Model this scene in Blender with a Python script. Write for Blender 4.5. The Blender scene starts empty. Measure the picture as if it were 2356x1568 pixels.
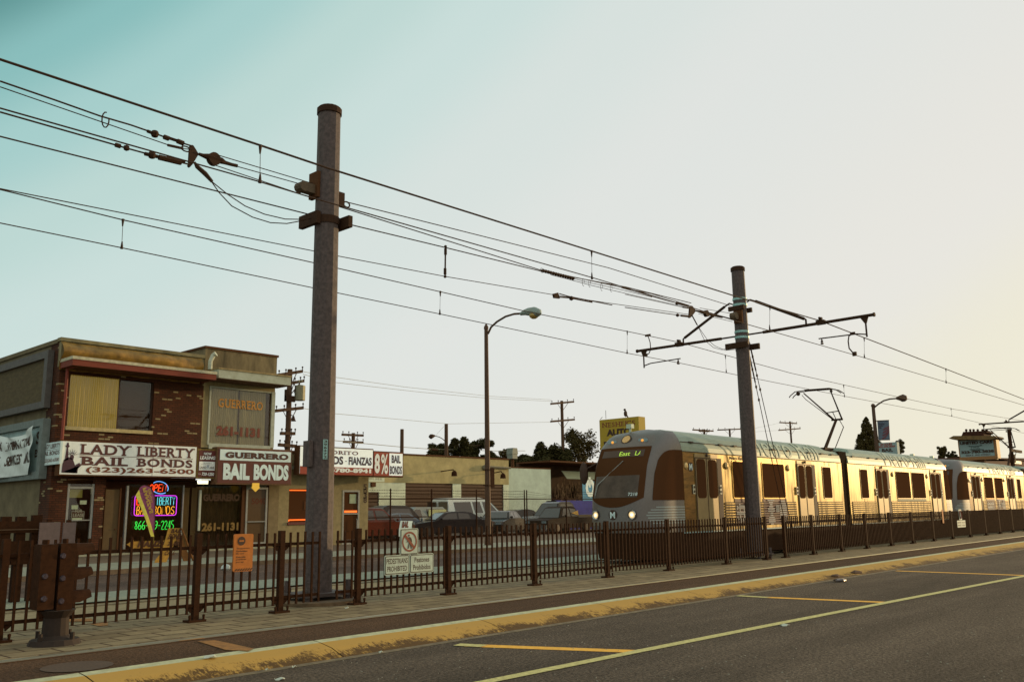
import bpy, math, random
from mathutils import Vector, noise
random.seed(7)
PI = math.pi
scene = bpy.context.scene
# ---------------------------------------------------------------- camera
F = 2065.0; YAW, PITCH, ROLL = (math.radians(a) for a in (47.9, 10.75, -.86)); CZ = 1.65
fw = Vector((math.sin(YAW)*math.cos(PITCH), math.cos(YAW)*math.cos(PITCH), math.sin(PITCH)))
rt0 = Vector((math.cos(YAW), -math.sin(YAW), 0)); up0 = rt0.cross(fw)
rt = math.cos(ROLL)*rt0 + math.sin(ROLL)*up0; up = -math.sin(ROLL)*rt0 + math.cos(ROLL)*up0
CAMP = Vector((0, 0, CZ))
cd = bpy.data.cameras.new('camera'); cam = bpy.data.objects.new('camera', cd); scene.collection.objects.link(cam)
from mathutils import Matrix
cam.matrix_world = Matrix(((rt.x, up.x, -fw.x, 0), (rt.y, up.y, -fw.y, 0), (rt.z, up.z, -fw.z, CZ), (0, 0, 0, 1)))
cd.sensor_width = 36; cd.lens = 36*F/2356; cd.clip_end = 5000; cd.clip_start = .1
scene.camera = cam
# ---------------------------------------------------------------- light
def S(r, g, b):
    f = lambda v: (v/255/12.92 if v/255 <= .04045 else ((v/255+.055)/1.055)**2.4)
    return (f(r), f(g), f(b), 1)
scene.view_settings.view_transform = 'Standard'; scene.view_settings.look = 'None'
scene.view_settings.exposure = 0; scene.view_settings.gamma = 1
SUN_EL, SUN_AZ = math.radians(6.5), math.radians(-13)      # azimuth measured from +X towards +Y
sund = Vector((math.cos(SUN_EL)*math.cos(SUN_AZ), math.cos(SUN_EL)*math.sin(SUN_AZ), math.sin(SUN_EL)))
w = bpy.data.worlds.new('World'); scene.world = w; w.use_nodes = True
nt = w.node_tree; nt.nodes.clear()
def N(t, **k):
    n = nt.nodes.new(t)
    for a, b in k.items(): setattr(n, a, b)
    return n
L = nt.links.new
out = N('ShaderNodeOutputWorld'); bg = N('ShaderNodeBackground'); L(bg.outputs[0], out.inputs[0])
bg.inputs[1].default_value = .1
sky = N('ShaderNodeTexSky', sky_type='NISHITA', sun_disc=False)
sky.sun_elevation = SUN_EL; sky.sun_rotation = PI/2 - SUN_AZ
tc = N('ShaderNodeTexCoord'); nrm = N('ShaderNodeVectorMath', operation='NORMALIZE'); L(tc.outputs['Generated'], nrm.inputs[0])
def ramp(fac, stops):
    r = N('ShaderNodeValToRGB'); r.color_ramp.interpolation = 'EASE'
    while len(r.color_ramp.elements) < len(stops): r.color_ramp.elements.new(.5)
    for e, (p, c) in zip(r.color_ramp.elements, stops): e.position = p; e.color = c
    L(fac, r.inputs[0]); return r.outputs[0]
def dot(d):
    n = N('ShaderNodeVectorMath', operation='DOT_PRODUCT'); L(nrm.outputs[0], n.inputs[0]); n.inputs[1].default_value = d
    return n.outputs['Value']
# the deep teal part of the sky lies high and away from the sun
def ray(x, y): return fw*F + rt*(x-1178) - up*(y-784)
teal = ramp(dot((-.249, .546, .800)), [(0, S(230, 226, 208)), (.12, S(227, 225, 218)), (.37, S(221, 224, 220)), (.49, S(213, 222, 218)), (.58, S(200, 219, 215)), (.645, S(187, 213, 208)), (.70, S(164, 203, 200)), (.745, S(136, 187, 185)), (.785, S(92, 146, 144)), (.86, S(206, 198, 178))])
gd = Vector((math.cos(math.radians(-20)), math.sin(math.radians(-20)), .05)).normalized()     # the golden sky low down around the sun
gf = ramp(dot(gd), [(0, (0, 0, 0, 1)), (.89, (0, 0, 0, 1)), (.945, (.35, .35, .35, 1)), (.98, (.9, .9, .9, 1)), (1, (1, 1, 1, 1))])
add = N('ShaderNodeMix', data_type='RGBA'); L(gf, add.inputs[0]); L(teal, add.inputs[6]); add.inputs[7].default_value = (1.12, .84, .30, 1)
sc10 = N('ShaderNodeVectorMath', operation='SCALE'); sc10.inputs['Scale'].default_value = 10.9; L(add.outputs[2], sc10.inputs[0])
mix = N('ShaderNodeMix', data_type='RGBA'); mix.inputs[0].default_value = .93
L(sky.outputs[0], mix.inputs[6]); L(sc10.outputs[0], mix.inputs[7]); L(mix.outputs[2], bg.inputs[0])
sl = bpy.data.lights.new('sun', 'SUN'); sl.energy = 2.4; sl.angle = math.radians(.8); sl.color = (1, .70, .36)
so = bpy.data.objects.new('sun', sl); scene.collection.objects.link(so)
so.rotation_euler = sund.to_track_quat('Z', 'Y').to_euler(); so.location = (0, 0, 30)
scene.cycles.use_denoising = True
# ---------------------------------------------------------------- pixel helpers (give real positions at a stated depth)
def G(x, y, z=0):
    d = ray(x, y); return CAMP + d*((z-CZ)/d.z)
def PY(x, y, Y): d = ray(x, y); return CAMP + d*(Y/d.y)
def PX(x, y, X): d = ray(x, y); return CAMP + d*(X/d.x)
def Z(x0, y0, wd, zw):
    k = wd/zw
    return lambda x, y: ((x0+x*k)/1.7385, (y0+y*k)/1.7385)
# ---------------------------------------------------------------- materials
MC = {}
def mat(name, col, rough=.8, metal=0, var=.12, scale=8, bump=0, emis=None, es=1, stretch=None, col2=None, spec=None, coat=0):
    if name in MC: return MC[name]
    m = bpy.data.materials.new(name); m.use_nodes = True; t = m.node_tree; b = t.nodes['Principled BSDF']
    b.inputs['Base Color'].default_value = col; b.inputs['Roughness'].default_value = rough; b.inputs['Metallic'].default_value = metal
    if spec is not None: b.inputs['Specular IOR Level'].default_value = spec
    if coat: b.inputs['Coat Weight'].default_value = coat; b.inputs['Coat Roughness'].default_value = .08
    if emis:
        b.inputs['Emission Color'].default_value = emis; b.inputs['Emission Strength'].default_value = es
    if var:
        g = t.nodes.new('ShaderNodeNewGeometry'); v = t.nodes.new('ShaderNodeVectorMath'); v.operation = 'MULTIPLY'
        v.inputs[1].default_value = stretch or (1, 1, 1); t.links.new(g.outputs['Position'], v.inputs[0])
        n = t.nodes.new('ShaderNodeTexNoise'); n.inputs['Scale'].default_value = scale; n.inputs['Detail'].default_value = 6; n.inputs['Roughness'].default_value = .65
        t.links.new(v.outputs[0], n.inputs['Vector'])
        r = t.nodes.new('ShaderNodeValToRGB'); r.color_ramp.elements[0].position = .3; r.color_ramp.elements[1].position = .7
        c2 = col2 or tuple(min(1, c*(1+var*2.2)) for c in col[:3])+(1,)
        r.color_ramp.elements[0].color = tuple(c*(1-var*1.6) for c in col[:3])+(1,) if not col2 else col
        r.color_ramp.elements[1].color = c2
        t.links.new(n.outputs[0], r.inputs[0]); t.links.new(r.outputs[0], b.inputs['Base Color'])
        if bump:
            bm = t.nodes.new('ShaderNodeBump'); bm.inputs['Strength'].default_value = bump; bm.inputs['Distance'].default_value = .02
            t.links.new(n.outputs[0], bm.inputs['Height']); t.links.new(bm.outputs[0], b.inputs['Normal'])
    MC[name] = m; return m
def emi(name, col, s): return mat(name, col, .5, var=0, emis=col, es=s)
def glassy(name, col, rough=.12, spec=.35): return mat(name, col, rough, var=0, spec=spec)
DARK = S(84, 57, 36)
M = dict(
 steel_dark=mat('dark_painted_steel', S(58, 35, 20), .8, var=.16, scale=14, spec=.08),
 hardware=mat('weathered_hardware', S(62, 41, 26), .8, var=.15, scale=40, spec=.2),
 wire=mat('wire_metal', S(66, 46, 30), .65, var=0, spec=.2),
 galv=mat('galvanised_steel', S(82, 70, 67), .7, .1, var=.25, scale=14, bump=.15),
 galv_light=mat('bright_galvanised', S(150, 190, 185), .5, .2, var=.1),
 asphalt=mat('asphalt', S(96, 87, 78), .95, var=.16, scale=2.2, spec=.2),
 dark=mat('dark_void', S(92, 62, 40), .9, var=.05, spec=.1),
 glass=glassy('dark_glass', S(70, 46, 30), .2, .3),
 alu=mat('aluminium_frame', S(150, 152, 146), .45, .3, var=.1),
 white=mat('white_paint', S(205, 214, 208), .6, var=.05, scale=3),
 sign_white=mat('sign_white', S(236, 242, 236), .5, var=.05, scale=3),
 sign_blue_white=mat('sign_pale_blue', S(212, 232, 230), .5, var=.06, scale=3),
 maroon=mat('maroon_print', S(98, 36, 30), .6, var=0),
 purple=mat('dark_purple_print', S(72, 32, 48), .6, var=0),
 redp=mat('red_sign_print', S(150, 52, 30), .6, var=.05),
 navy=mat('navy_print', S(52, 36, 56), .6, var=0),
 black=mat('black_print', S(66, 43, 28), .7, var=0),
 tyre=mat('tyre_rubber', S(56, 40, 28), .9, var=.1),
 rim=mat('wheel_rim', S(78, 66, 56), .5, .2, var=.1),
 chrome=mat('chrome', S(200, 205, 205), .2, .9, var=0),
 wood=mat('weathered_wood_pole', S(82, 58, 38), .9, var=.2, scale=6, stretch=(6, 6, .6)),
 leaf=mat('dark_leaves', S(62, 58, 28), .8, var=.35, scale=5, spec=.2),
 leaf2=mat('olive_leaves', S(76, 66, 32), .8, var=.35, scale=5, spec=.2),
 bark=mat('tree_bark', S(78, 56, 36), .9, var=.2),
)
# ---------------------------------------------------------------- objects
C = scene.collection
def setp(o, label=None, cat=None, group=None, kind=None):
    for k, v in (('label', label), ('category', cat), ('group', group), ('kind', kind)):
        if v: o[k] = v
    return o
def thing(name, label, cat, loc=(0, 0, 0), group=None, rotz=0):
    o = bpy.data.objects.new(name, None); C.objects.link(o); o.empty_display_size = .2
    o.location = loc; o.rotation_euler = (0, 0, rotz); return setp(o, label, cat, group)
def wloc(p):
    v = Vector((0, 0, 0))
    while p is not None: v += Vector(p.location); p = p.parent
    return v
class MB:
    def __init__(s): s.v = []; s.f = []; s.mi = []; s.cm = 0
    def add(s, vs, fs):
        n = len(s.v); s.v += [tuple(a) for a in vs]; s.f += [tuple(i+n for i in f) for f in fs]; s.mi += [s.cm]*len(fs); return s
    def mt(s, i): s.cm = i; return s
    def box(s, x0, x1, y0, y1, z0, z1):
        return s.add([(x0,y0,z0),(x1,y0,z0),(x1,y1,z0),(x0,y1,z0),(x0,y0,z1),(x1,y0,z1),(x1,y1,z1),(x0,y1,z1)],
            [(0,3,2,1),(4,5,6,7),(0,1,5,4),(1,2,6,5),(2,3,7,6),(3,0,4,7)])
    def quad(s, a, b, c, d): return s.add([a, b, c, d], [(0,1,2,3)])
    def poly(s, pts): return s.add(pts, [tuple(range(len(pts)))])
    def slab(s, pts, n):                       # polygon given thickness vector n
        n = Vector(n); k = len(pts); a = [Vector(p) for p in pts]; b = [p+n for p in a]
        return s.add(a+b, [tuple(range(k))[::-1], tuple(range(k, 2*k))]+[(i, (i+1) % k, k+(i+1) % k, k+i) for i in range(k)])
    def tube(s, pts, r, n=6, caps=True):
        pts = [Vector(p) for p in pts]; rs = r if isinstance(r, (list, tuple)) else [r]*len(pts)
        base = len(s.v); ds = [(b_-a_).normalized() for a_, b_ in zip(pts, pts[1:])]
        ref = min((Vector((0, 0, 1)), Vector((1, 0, 0)), Vector((0, 1, 0))), key=lambda a_: max(abs(a_.dot(d_)) for d_ in ds) if max(abs(a_.dot(d_)) for d_ in ds) > .93 else 0)
        for i, p in enumerate(pts):
            d = (pts[min(i+1, len(pts)-1)]-pts[max(i-1, 0)])
            d = d.normalized() if d.length > 1e-6 else ds[min(i, len(ds)-1)]
            u = d.cross(ref).normalized(); q = u.cross(d).normalized()
            s.v += [tuple(p+(u*math.cos(2*PI*j/n)+q*math.sin(2*PI*j/n))*rs[i]) for j in range(n)]
        fs = [(base+i*n+j, base+i*n+(j+1) % n, base+(i+1)*n+(j+1) % n, base+(i+1)*n+j) for i in range(len(pts)-1) for j in range(n)]
        if caps: fs += [tuple(base+j for j in range(n))[::-1], tuple(base+(len(pts)-1)*n+j for j in range(n))]
        s.f += fs; s.mi += [s.cm]*len(fs); return s
    def ball(s, c, r, n=8, sq=(1, 1, 1)):
        c = Vector(c); vs = [c+Vector((0, 0, -r*sq[2]))]; m = n//2
        for i in range(1, m):
            a = -PI/2+PI*i/m
            vs += [c+Vector((math.cos(a)*math.cos(2*PI*j/n)*r*sq[0], math.cos(a)*math.sin(2*PI*j/n)*r*sq[1], math.sin(a)*r*sq[2])) for j in range(n)]
        vs.append(c+Vector((0, 0, r*sq[2]))); t = len(vs)-1
        fs = [(0, 1+(j+1) % n, 1+j) for j in range(n)]+[(t, t-n+j, t-n+(j+1) % n) for j in range(n)]
        fs += [(1+i*n+j, 1+i*n+(j+1) % n, 1+(i+1)*n+(j+1) % n, 1+(i+1)*n+j) for i in range(m-2) for j in range(n)]
        return s.add(vs, fs)
    def cyl(s, a, b, r, n=12, r2=None): return s.tube([a, b], [r, r if r2 is None else r2], n)
    def disc(s, c, nrm, r, n=20, rx=None, t=.01):
        c = Vector(c); nrm = Vector(nrm).normalized(); u = nrm.cross(Vector((0, 0, 1))).normalized(); q = u.cross(nrm)
        return s.slab([c+u*math.cos(2*PI*j/n)*(rx or r)+q*math.sin(2*PI*j/n)*r for j in range(n)], nrm*t)
    def build(s, name, mats, parent=None, local=False, smooth=False, label=None, cat=None, group=None, kind=None, orig=True):
        me = bpy.data.meshes.new(name); off = Vector((0, 0, 0))
        if parent is not None and not local: off = wloc(parent)
        elif parent is None and orig and s.v and not kind:
            xs, ys, zs = zip(*s.v); off = Vector(((min(xs)+max(xs))/2, (min(ys)+max(ys))/2, min(zs)))
        me.from_pydata([tuple(Vector(v)-off) for v in s.v], [], s.f)
        if not isinstance(mats, (list, tuple)): mats = [mats]
        for m in mats: me.materials.append(m)
        me.polygons.foreach_set('material_index', s.mi)
        if smooth: me.polygons.foreach_set('use_smooth', [True]*len(me.polygons))
        me.update(); o = bpy.data.objects.new(name, me); C.objects.link(o)
        if parent is not None: o.parent = parent
        else: o.location = off
        return setp(o, label, cat, group, kind)
def dup(o, loc=None, parent=None, label=None, group=None):
    r = o.copy(); C.objects.link(r); r.parent = parent
    if loc is not None: r.location = loc
    if label: r['label'] = label
    if group: r['group'] = group
    for ch in list(o.children): dup(ch, parent=r)
    return r
# ---------------------------------------------------------------- lettering
TXC = {}
SER = {'L': [(.22, 0), (.22, 1)], 'I': [(.5, 0), (.5, 1)], 'N': [(.12, 0), (.12, 1), (.88, 1)], 'T': [(.5, 0)], 'Y': [(.5, 0), (.1, 1), (.9, 1)], 'A': [(.08, 0), (.92, 0)],
 'B': [(.1, 0), (.1, 1)], 'D': [(.1, 0), (.1, 1)], 'E': [(.1, 0), (.1, 1)], 'R': [(.12, 0), (.12, 1), (.92, 0)], 'H': [(.12, 0), (.12, 1), (.88, 0), (.88, 1)], 'U': [(.12, 1), (.88, 1)],
 'K': [(.12, 0), (.12, 1), (.9, 0), (.9, 1)], '1': [(.6, 0)]}
def text_raw(s, bold, serif):
    k = (s, bold, serif)
    if k in TXC: return TXC[k]
    def one(ss):
        c = bpy.data.curves.new('t', 'FONT'); c.body = ss; c.offset = bold; c.resolution_u = 3; c.space_character = 1.12 if serif else 1.0
        o = bpy.data.objects.new('t', c); me = bpy.data.meshes.new_from_object(o)
        v = [(a.co.x, a.co.y) for a in me.vertices]; f = [tuple(p.vertices) for p in me.polygons]
        bpy.data.objects.remove(o); bpy.data.curves.remove(c); bpy.data.meshes.remove(me); return v, f
    v, f = one(s)
    if serif:
        # find each letter's span: measure prefixes
        H = .72
        for i, ch in enumerate(s):
            if ch not in SER: continue
            a, _ = one(s[:i+1]); 
            v1, _ = one(ch)
            if not a: continue
            x1 = max(p[0] for p in a); wch = max(p[0] for p in v1)-min(p[0] for p in v1); x0 = x1-wch
            yt = max(p[1] for p in v1); yb = min(p[1] for p in v1); th = .09
            for fx, fy in SER[ch]:
                xx = x0+wch*fx; hw = .16 if ch not in 'NAHUKY' else .13; yy = yb if fy == 0 else yt-th; n = len(v)
                v = v+[(xx-hw, yy, 1), (xx+hw, yy, 1), (xx+hw, yy+th, 1), (xx-hw, yy+th, 1)]; f = f+[(n, n+1, n+2, n+3)]
    TXC[k] = (v, f); return v, f
def letters(mb, s, org, ux, uz, wd, ht, bold=0.0, serif=False, shear=0.0, nrm=None, lift=.002, mirror=False):
    """lay the string into a wd x ht box whose lower left corner is org; ux, uz unit vectors"""
    v, f = text_raw(s, bold, serif)
    if not v: return mb
    xs = [a[0] for a in v]; ys = [a[1] for a in v]; x0, x1, y0, y1 = min(xs), max(xs), min(ys), max(ys)
    ux = Vector(ux); uz = Vector(uz); nrm = Vector(nrm) if nrm else ux.cross(uz)
    o = Vector(org)+nrm*lift; pts = []
    for q_ in v:
        a, b = q_[:2]; u = (a-x0)/(x1-x0); t = (b-y0)/(y1-y0)
        if mirror: u = 1-u
        pts.append(o+ux*(u*wd+shear*t*ht)+uz*(t*ht)+(nrm*.004 if len(q_) > 2 else nrm*0))
    return mb.add(pts, f)
UX, UZ = Vector((1, 0, 0)), Vector((0, 0, 1))
def arc(c, u, q, r0, r1, a0, a1, n): return [Vector(c)+Vector(u)*math.cos(a0+(a1-a0)*i/n)*r0+Vector(q)*math.sin(a0+(a1-a0)*i/n)*r1 for i in range(n+1)]
# ================================================================ SETTING: ground, roads, tracks
def dr(X): return .012*max(0, X-12)
XS = [-60, -20, 0, 6, 10, 14, 18, 24, 32, 42, 55, 75, 110, 180, 400]
def strip(name, y0, y1, z0, z1, m, xs=XS, kind='structure', thick=0):
    b = MB()
    for a, c in zip(xs, xs[1:]):
        b.quad((a, y0(a), z0), (c, y0(c), z0), (c, y1(c), z1), (a, y1(a), z1))
    return b.build(name, m, kind=kind)
k = lambda y, f=1: (lambda X: y+f*dr(X))
def brickmat(name, c1, c2, mort, scale, bw, bh, ms=.02, plane='xy', bump=.3, off=.5, rough=.9, noisy=.35, freq=2, white=None):
    m = bpy.data.materials.new(name); m.use_nodes = True; t = m.node_tree; b = t.nodes['Principled BSDF']
    g = t.nodes.new('ShaderNodeNewGeometry'); sp = t.nodes.new('ShaderNodeSeparateXYZ'); cb = t.nodes.new('ShaderNodeCombineXYZ')
    t.links.new(g.outputs['Position'], sp.inputs[0])
    ax = {'xy': (0, 1), 'xz': (0, 2), 'yz': (1, 2)}[plane]
    t.links.new(sp.outputs[ax[0]], cb.inputs[0]); t.links.new(sp.outputs[ax[1]], cb.inputs[1])
    br = t.nodes.new('ShaderNodeTexBrick'); t.links.new(cb.outputs[0], br.inputs['Vector'])
    br.offset = off; br.inputs['Scale'].default_value = scale; br.inputs['Brick Width'].default_value = bw; br.inputs['Row Height'].default_value = bh
    br.inputs['Mortar Size'].default_value = ms; br.inputs['Color1'].default_value = c1; br.inputs['Color2'].default_value = c2; br.inputs['Mortar'].default_value = mort
    br.inputs['Bias'].default_value = -.2
    n = t.nodes.new('ShaderNodeTexNoise'); n.inputs['Scale'].default_value = freq; n.inputs['Detail'].default_value = 8; n.inputs['Roughness'].default_value = .7
    t.links.new(g.outputs['Position'], n.inputs['Vector'])
    mr = t.nodes.new('ShaderNodeMapRange'); mr.inputs[1].default_value = .25; mr.inputs[2].default_value = .75; mr.inputs[3].default_value = 1-noisy; mr.inputs[4].default_value = 1+noisy
    t.links.new(n.outputs[0], mr.inputs[0])
    mx = t.nodes.new('ShaderNodeVectorMath'); mx.operation = 'SCALE'; t.links.new(br.outputs['Color'], mx.inputs[0]); t.links.new(mr.outputs[0], mx.inputs['Scale'])
    src = mx.outputs[0]
    if white:      # a few odd pale bricks: a second lookup of the same brick cells
        b2 = t.nodes.new('ShaderNodeTexBrick'); t.links.new(cb.outputs[0], b2.inputs['Vector']); b2.offset = off
        for q in ('Scale', 'Brick Width', 'Row Height', 'Mortar Size'): b2.inputs[q].default_value = br.inputs[q].default_value
        b2.inputs['Color1'].default_value = (0, 0, 0, 1); b2.inputs['Color2'].default_value = (1, 1, 1, 1); b2.inputs['Mortar'].default_value = (0, 0, 0, 1); b2.inputs['Bias'].default_value = 0
        gt = t.nodes.new('ShaderNodeMath'); gt.operation = 'GREATER_THAN'; gt.inputs[1].default_value = .95; t.links.new(b2.outputs['Color'], gt.inputs[0])
        mm = t.nodes.new('ShaderNodeMix'); mm.data_type = 'RGBA'; t.links.new(gt.outputs[0], mm.inputs[0]); t.links.new(src, mm.inputs[6]); mm.inputs[7].default_value = white
        src = mm.outputs[2]
    t.links.new(src, b.inputs['Base Color']); b.inputs['Roughness'].default_value = rough; b.inputs['Specular IOR Level'].default_value = .25
    bm = t.nodes.new('ShaderNodeBump'); bm.inputs['Strength'].default_value = bump; bm.inputs['Distance'].default_value = .01
    t.links.new(br.outputs['Fac'], bm.inputs['Height']); bm.invert = True; t.links.new(bm.outputs[0], b.inputs['Normal'])
    return m
def asphalt_mat(name, col, spot=.5):
    m = bpy.data.materials.new(name); m.use_nodes = True; t = m.node_tree; b = t.nodes['Principled BSDF']
    g = t.nodes.new('ShaderNodeNewGeometry')
    def nz(sc, det, st=(1, 1, 1)):
        v = t.nodes.new('ShaderNodeVectorMath'); v.operation = 'MULTIPLY'; v.inputs[1].default_value = st; t.links.new(g.outputs['Position'], v.inputs[0])
        n = t.nodes.new('ShaderNodeTexNoise'); n.inputs['Scale'].default_value = sc; n.inputs['Detail'].default_value = det; n.inputs['Roughness'].default_value = .7
        t.links.new(v.outputs[0], n.inputs['Vector']); return n.outputs[0]
    def mrng(s, a, b2): 
        r = t.nodes.new('ShaderNodeMapRange'); r.inputs[1].default_value = .3; r.inputs[2].default_value = .7; r.inputs[3].default_value = a; r.inputs[4].default_value = b2
        t.links.new(s, r.inputs[0]); return r.outputs[0]
    a1 = mrng(nz(.5, 5, (.22, 1, 1)), .66, 1.34); a2 = mrng(nz(26, 3), .22, 2.1); a3 = mrng(nz(4, 6), .88, 1.12)
    tl = mrng(nz(.8, 3, (.015, 1, 1)), .82, 1.18); pt = t.nodes.new('ShaderNodeMath'); pt.operation = 'MULTIPLY'; t.links.new(a3, pt.inputs[0]); t.links.new(tl, pt.inputs[1]); a3 = pt.outputs[0]
    p1 = t.nodes.new('ShaderNodeMath'); p1.operation = 'MULTIPLY'; t.links.new(a1, p1.inputs[0]); t.links.new(a2, p1.inputs[1])
    p2 = t.nodes.new('ShaderNodeMath'); p2.operation = 'MULTIPLY'; t.links.new(p1.outputs[0], p2.inputs[0]); t.links.new(a3, p2.inputs[1])
    s = t.nodes.new('ShaderNodeVectorMath'); s.operation = 'SCALE'; s.inputs[0].default_value = col[:3]; t.links.new(p2.outputs[0], s.inputs['Scale'])
    t.links.new(s.outputs[0], b.inputs['Base Color']); b.inputs['Roughness'].default_value = .95; b.inputs['Specular IOR Level'].default_value = .15
    bm = t.nodes.new('ShaderNodeBump'); bm.inputs['Strength'].default_value = .5; bm.inputs['Distance'].default_value = .01; t.links.new(a2, bm.inputs['Height']); t.links.new(bm.outputs[0], b.inputs['Normal'])
    return m
ASPH = asphalt_mat('road_asphalt', S(80, 70, 60)); ASPH2 = asphalt_mat('side_street_asphalt', S(86, 72, 64)); SLAB = asphalt_mat('track_slab_concrete', S(74, 54, 38))
PAVE = brickmat('paving_slabs', S(140, 124, 94), S(118, 103, 77), S(66, 46, 30), 1, .62, .42, .018, 'xy', .4, .5, freq=3, noisy=.4)
CONC = mat('pale_concrete', S(134, 140, 122), .9, var=.12, scale=5); CONC2 = mat('brown_concrete', S(96, 82, 66), .92, var=.16, scale=4)
FARSLAB = mat('far_track_concrete', S(130, 118, 88), .92, var=.16, scale=6)
GRIME = None
def kerbmat():
    m = bpy.data.materials.new('yellow_kerb_paint'); m.use_nodes = True; t = m.node_tree; b = t.nodes['Principled BSDF']
    g = t.nodes.new('ShaderNodeNewGeometry'); sp = t.nodes.new('ShaderNodeSeparateXYZ'); t.links.new(g.outputs['Position'], sp.inputs[0])
    def nz(sc, st):
        v = t.nodes.new('ShaderNodeVectorMath'); v.operation = 'MULTIPLY'; v.inputs[1].default_value = st; t.links.new(g.outputs['Position'], v.inputs[0])
        n = t.nodes.new('ShaderNodeTexNoise'); n.inputs['Scale'].default_value = sc; n.inputs['Detail'].default_value = 7; n.inputs['Roughness'].default_value = .75
        t.links.new(v.outputs[0], n.inputs['Vector']); return n.outputs[0]
    # scuffs: height above the road plus streaky noise
    h = t.nodes.new('ShaderNodeMapRange'); h.inputs[1].default_value = -.16; h.inputs[2].default_value = .02; h.inputs[3].default_value = .20; h.inputs[4].default_value = -.30
    t.links.new(sp.outputs[2], h.inputs[0])
    ad = t.nodes.new('ShaderNodeMath'); ad.operation = 'ADD'; t.links.new(h.outputs[0], ad.inputs[0]); t.links.new(nz(2.2, (.7, 1, 1)), ad.inputs[1])
    ad2 = t.nodes.new('ShaderNodeMath'); ad2.operation = 'MULTIPLY_ADD'; t.links.new(nz(11, (3, 1, .35)), ad2.inputs[0]); ad2.inputs[1].default_value = .8; t.links.new(ad.outputs[0], ad2.inputs[2])
    r = t.nodes.new('ShaderNodeValToRGB'); e = r.color_ramp.elements; e[0].position = .88; e[1].position = 1.0; e[0].color = (0, 0, 0, 1); e[1].color = (1, 1, 1, 1)
    t.links.new(ad2.outputs[0], r.inputs[0])
    mx = t.nodes.new('ShaderNodeMix'); mx.data_type = 'RGBA'; t.links.new(r.outputs[0], mx.inputs[0]); mx.inputs[6].default_value = S(184, 145, 74); mx.inputs[7].default_value = S(92, 68, 38)
    t.links.new(mx.outputs[2], b.inputs['Base Color']); b.inputs['Roughness'].default_value = .85; b.inputs['Specular IOR Level'].default_value = .2
    return m
KERB = kerbmat()
YEL = mat('fresh_yellow_marking', S(240, 172, 52), .8, var=.12, scale=12); YEL2 = mat('worn_yellow_marking', S(190, 180, 116), .85, var=.2, scale=14)
b = MB(); b.quad((-1500, -1500, -.35), (2500, -1500, -.35), (2500, 2500, -.35), (-1500, 2500, -.35)); b.build('ground', mat('far_ground', S(98, 82, 62), .95, var=.2, scale=.05), kind='structure')
strip('road', lambda X: -60, k(9.7, .2), -.15, -.15, ASPH)
strip('gutter', k(9.56, .2), k(9.72, .2), -.146, -.146, mat('gutter_concrete', S(108, 94, 70), .9, var=.3, scale=7))
# kerb in cast lengths with joints
b = MB(); x = -20.0; jn = []
while x < 150:
    ln = 3.05; a, c = x+.008, x+ln-.008; y0, y1, y2 = 9.7, 10.22, 10.38
    for m_, (ya, za, yb, zb) in ((0, (y0, -.15, y0+.28, -.055)), (0, (y0+.28, -.055, y1, -.01)), (1, (y1, -.01, y2, .004))):
        b.mt(m_); b.quad((a, ya+.2*dr(a)+(dr(a)*.8 if ya > 9.8 else 0), za), (c, ya+.2*dr(c)+(dr(c)*.8 if ya > 9.8 else 0), za), (c, yb+dr(c), zb), (a, yb+dr(a), zb))
    jn.append(x); x += ln
b.mt(2)
for x in jn: b.quad((x-.012, 9.7+.2*dr(x), -.15), (x+.012, 9.7+.2*dr(x), -.15), (x+.012, 10.38+dr(x), -.012), (x-.012, 10.38+dr(x), -.012))
b.build('kerb', [KERB, mat('kerb_top_concrete', S(178, 178, 142), .9, var=.15, scale=7), M['dark']], kind='structure')
strip('track_slab', k(10.38), k(11.8), .0, .0, SLAB)
strip('paving', k(11.8), k(14.95), .0, .0, PAVE)
strip('far_track_bed', k(14.95), k(18.42), -.004, -.004, FARSLAB)
for n_, (ya, yb) in enumerate(((14.92, 15.0), (16.1, 16.18), (17.84, 17.92), (18.34, 18.42), (11.76, 11.84))):
    strip('rail_groove', k(ya), k(yb), .004, .004, M['dark'])
RAIL = mat('polished_rail', S(190, 196, 184), .3, .9, var=0)
for ya in (11.86, 16.05, 17.8):
    b = MB()
    for a, c in zip(XS, XS[1:]):
        y = ya; b.slab([(a, y+dr(a), -.02), (c, y+dr(c), -.02), (c, y+dr(c), .022), (a, y+dr(a), .022)], (0, .05, 0))
    b.build('rail', RAIL if ya < 12 else mat('dull_rail', S(120, 116, 100), .45, .6, var=.1), kind='structure')
strip('far_kerb', k(18.42), k(20.3), .03, .06, CONC); strip('far_kerb_face', k(20.3), k(20.34), .06, -.15, CONC)
strip('side_street', k(20.34), lambda X: 30.3, -.15, -.15, ASPH2)
b = MB()   # faint white lane line on the far street
b.quad((-10, 22.4, -.146), (60, 22.6, -.146), (60, 22.66, -.146), (-10, 22.46, -.146)); b.build('lane_marking', mat('faint_white_marking', S(140, 138, 124), .9, var=.2), kind='structure')
SWX = [-60, 8, 11.5, 14.2, 17, 60, 110, 180, 400]
def sy(X): return 28.6 if X < 9 else (28.6+(X-9)*.24 if X < 14.8 else 30.0)
SWX = [-60, 9, 12, 14.8, 22, 60, 110, 400]
strip('sidewalk_kerb', sy, sy, -.15, 0.0, CONC2, SWX); strip('sidewalk', sy, lambda X: 32.6, 0.0, .08, mat('sidewalk_concrete', S(134, 138, 122), .9, var=.12, scale=3), SWX)
strip('sidewalk_inner', lambda X: 32.6, lambda X: 36.05, .08, .2, CONC2, SWX)
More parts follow.
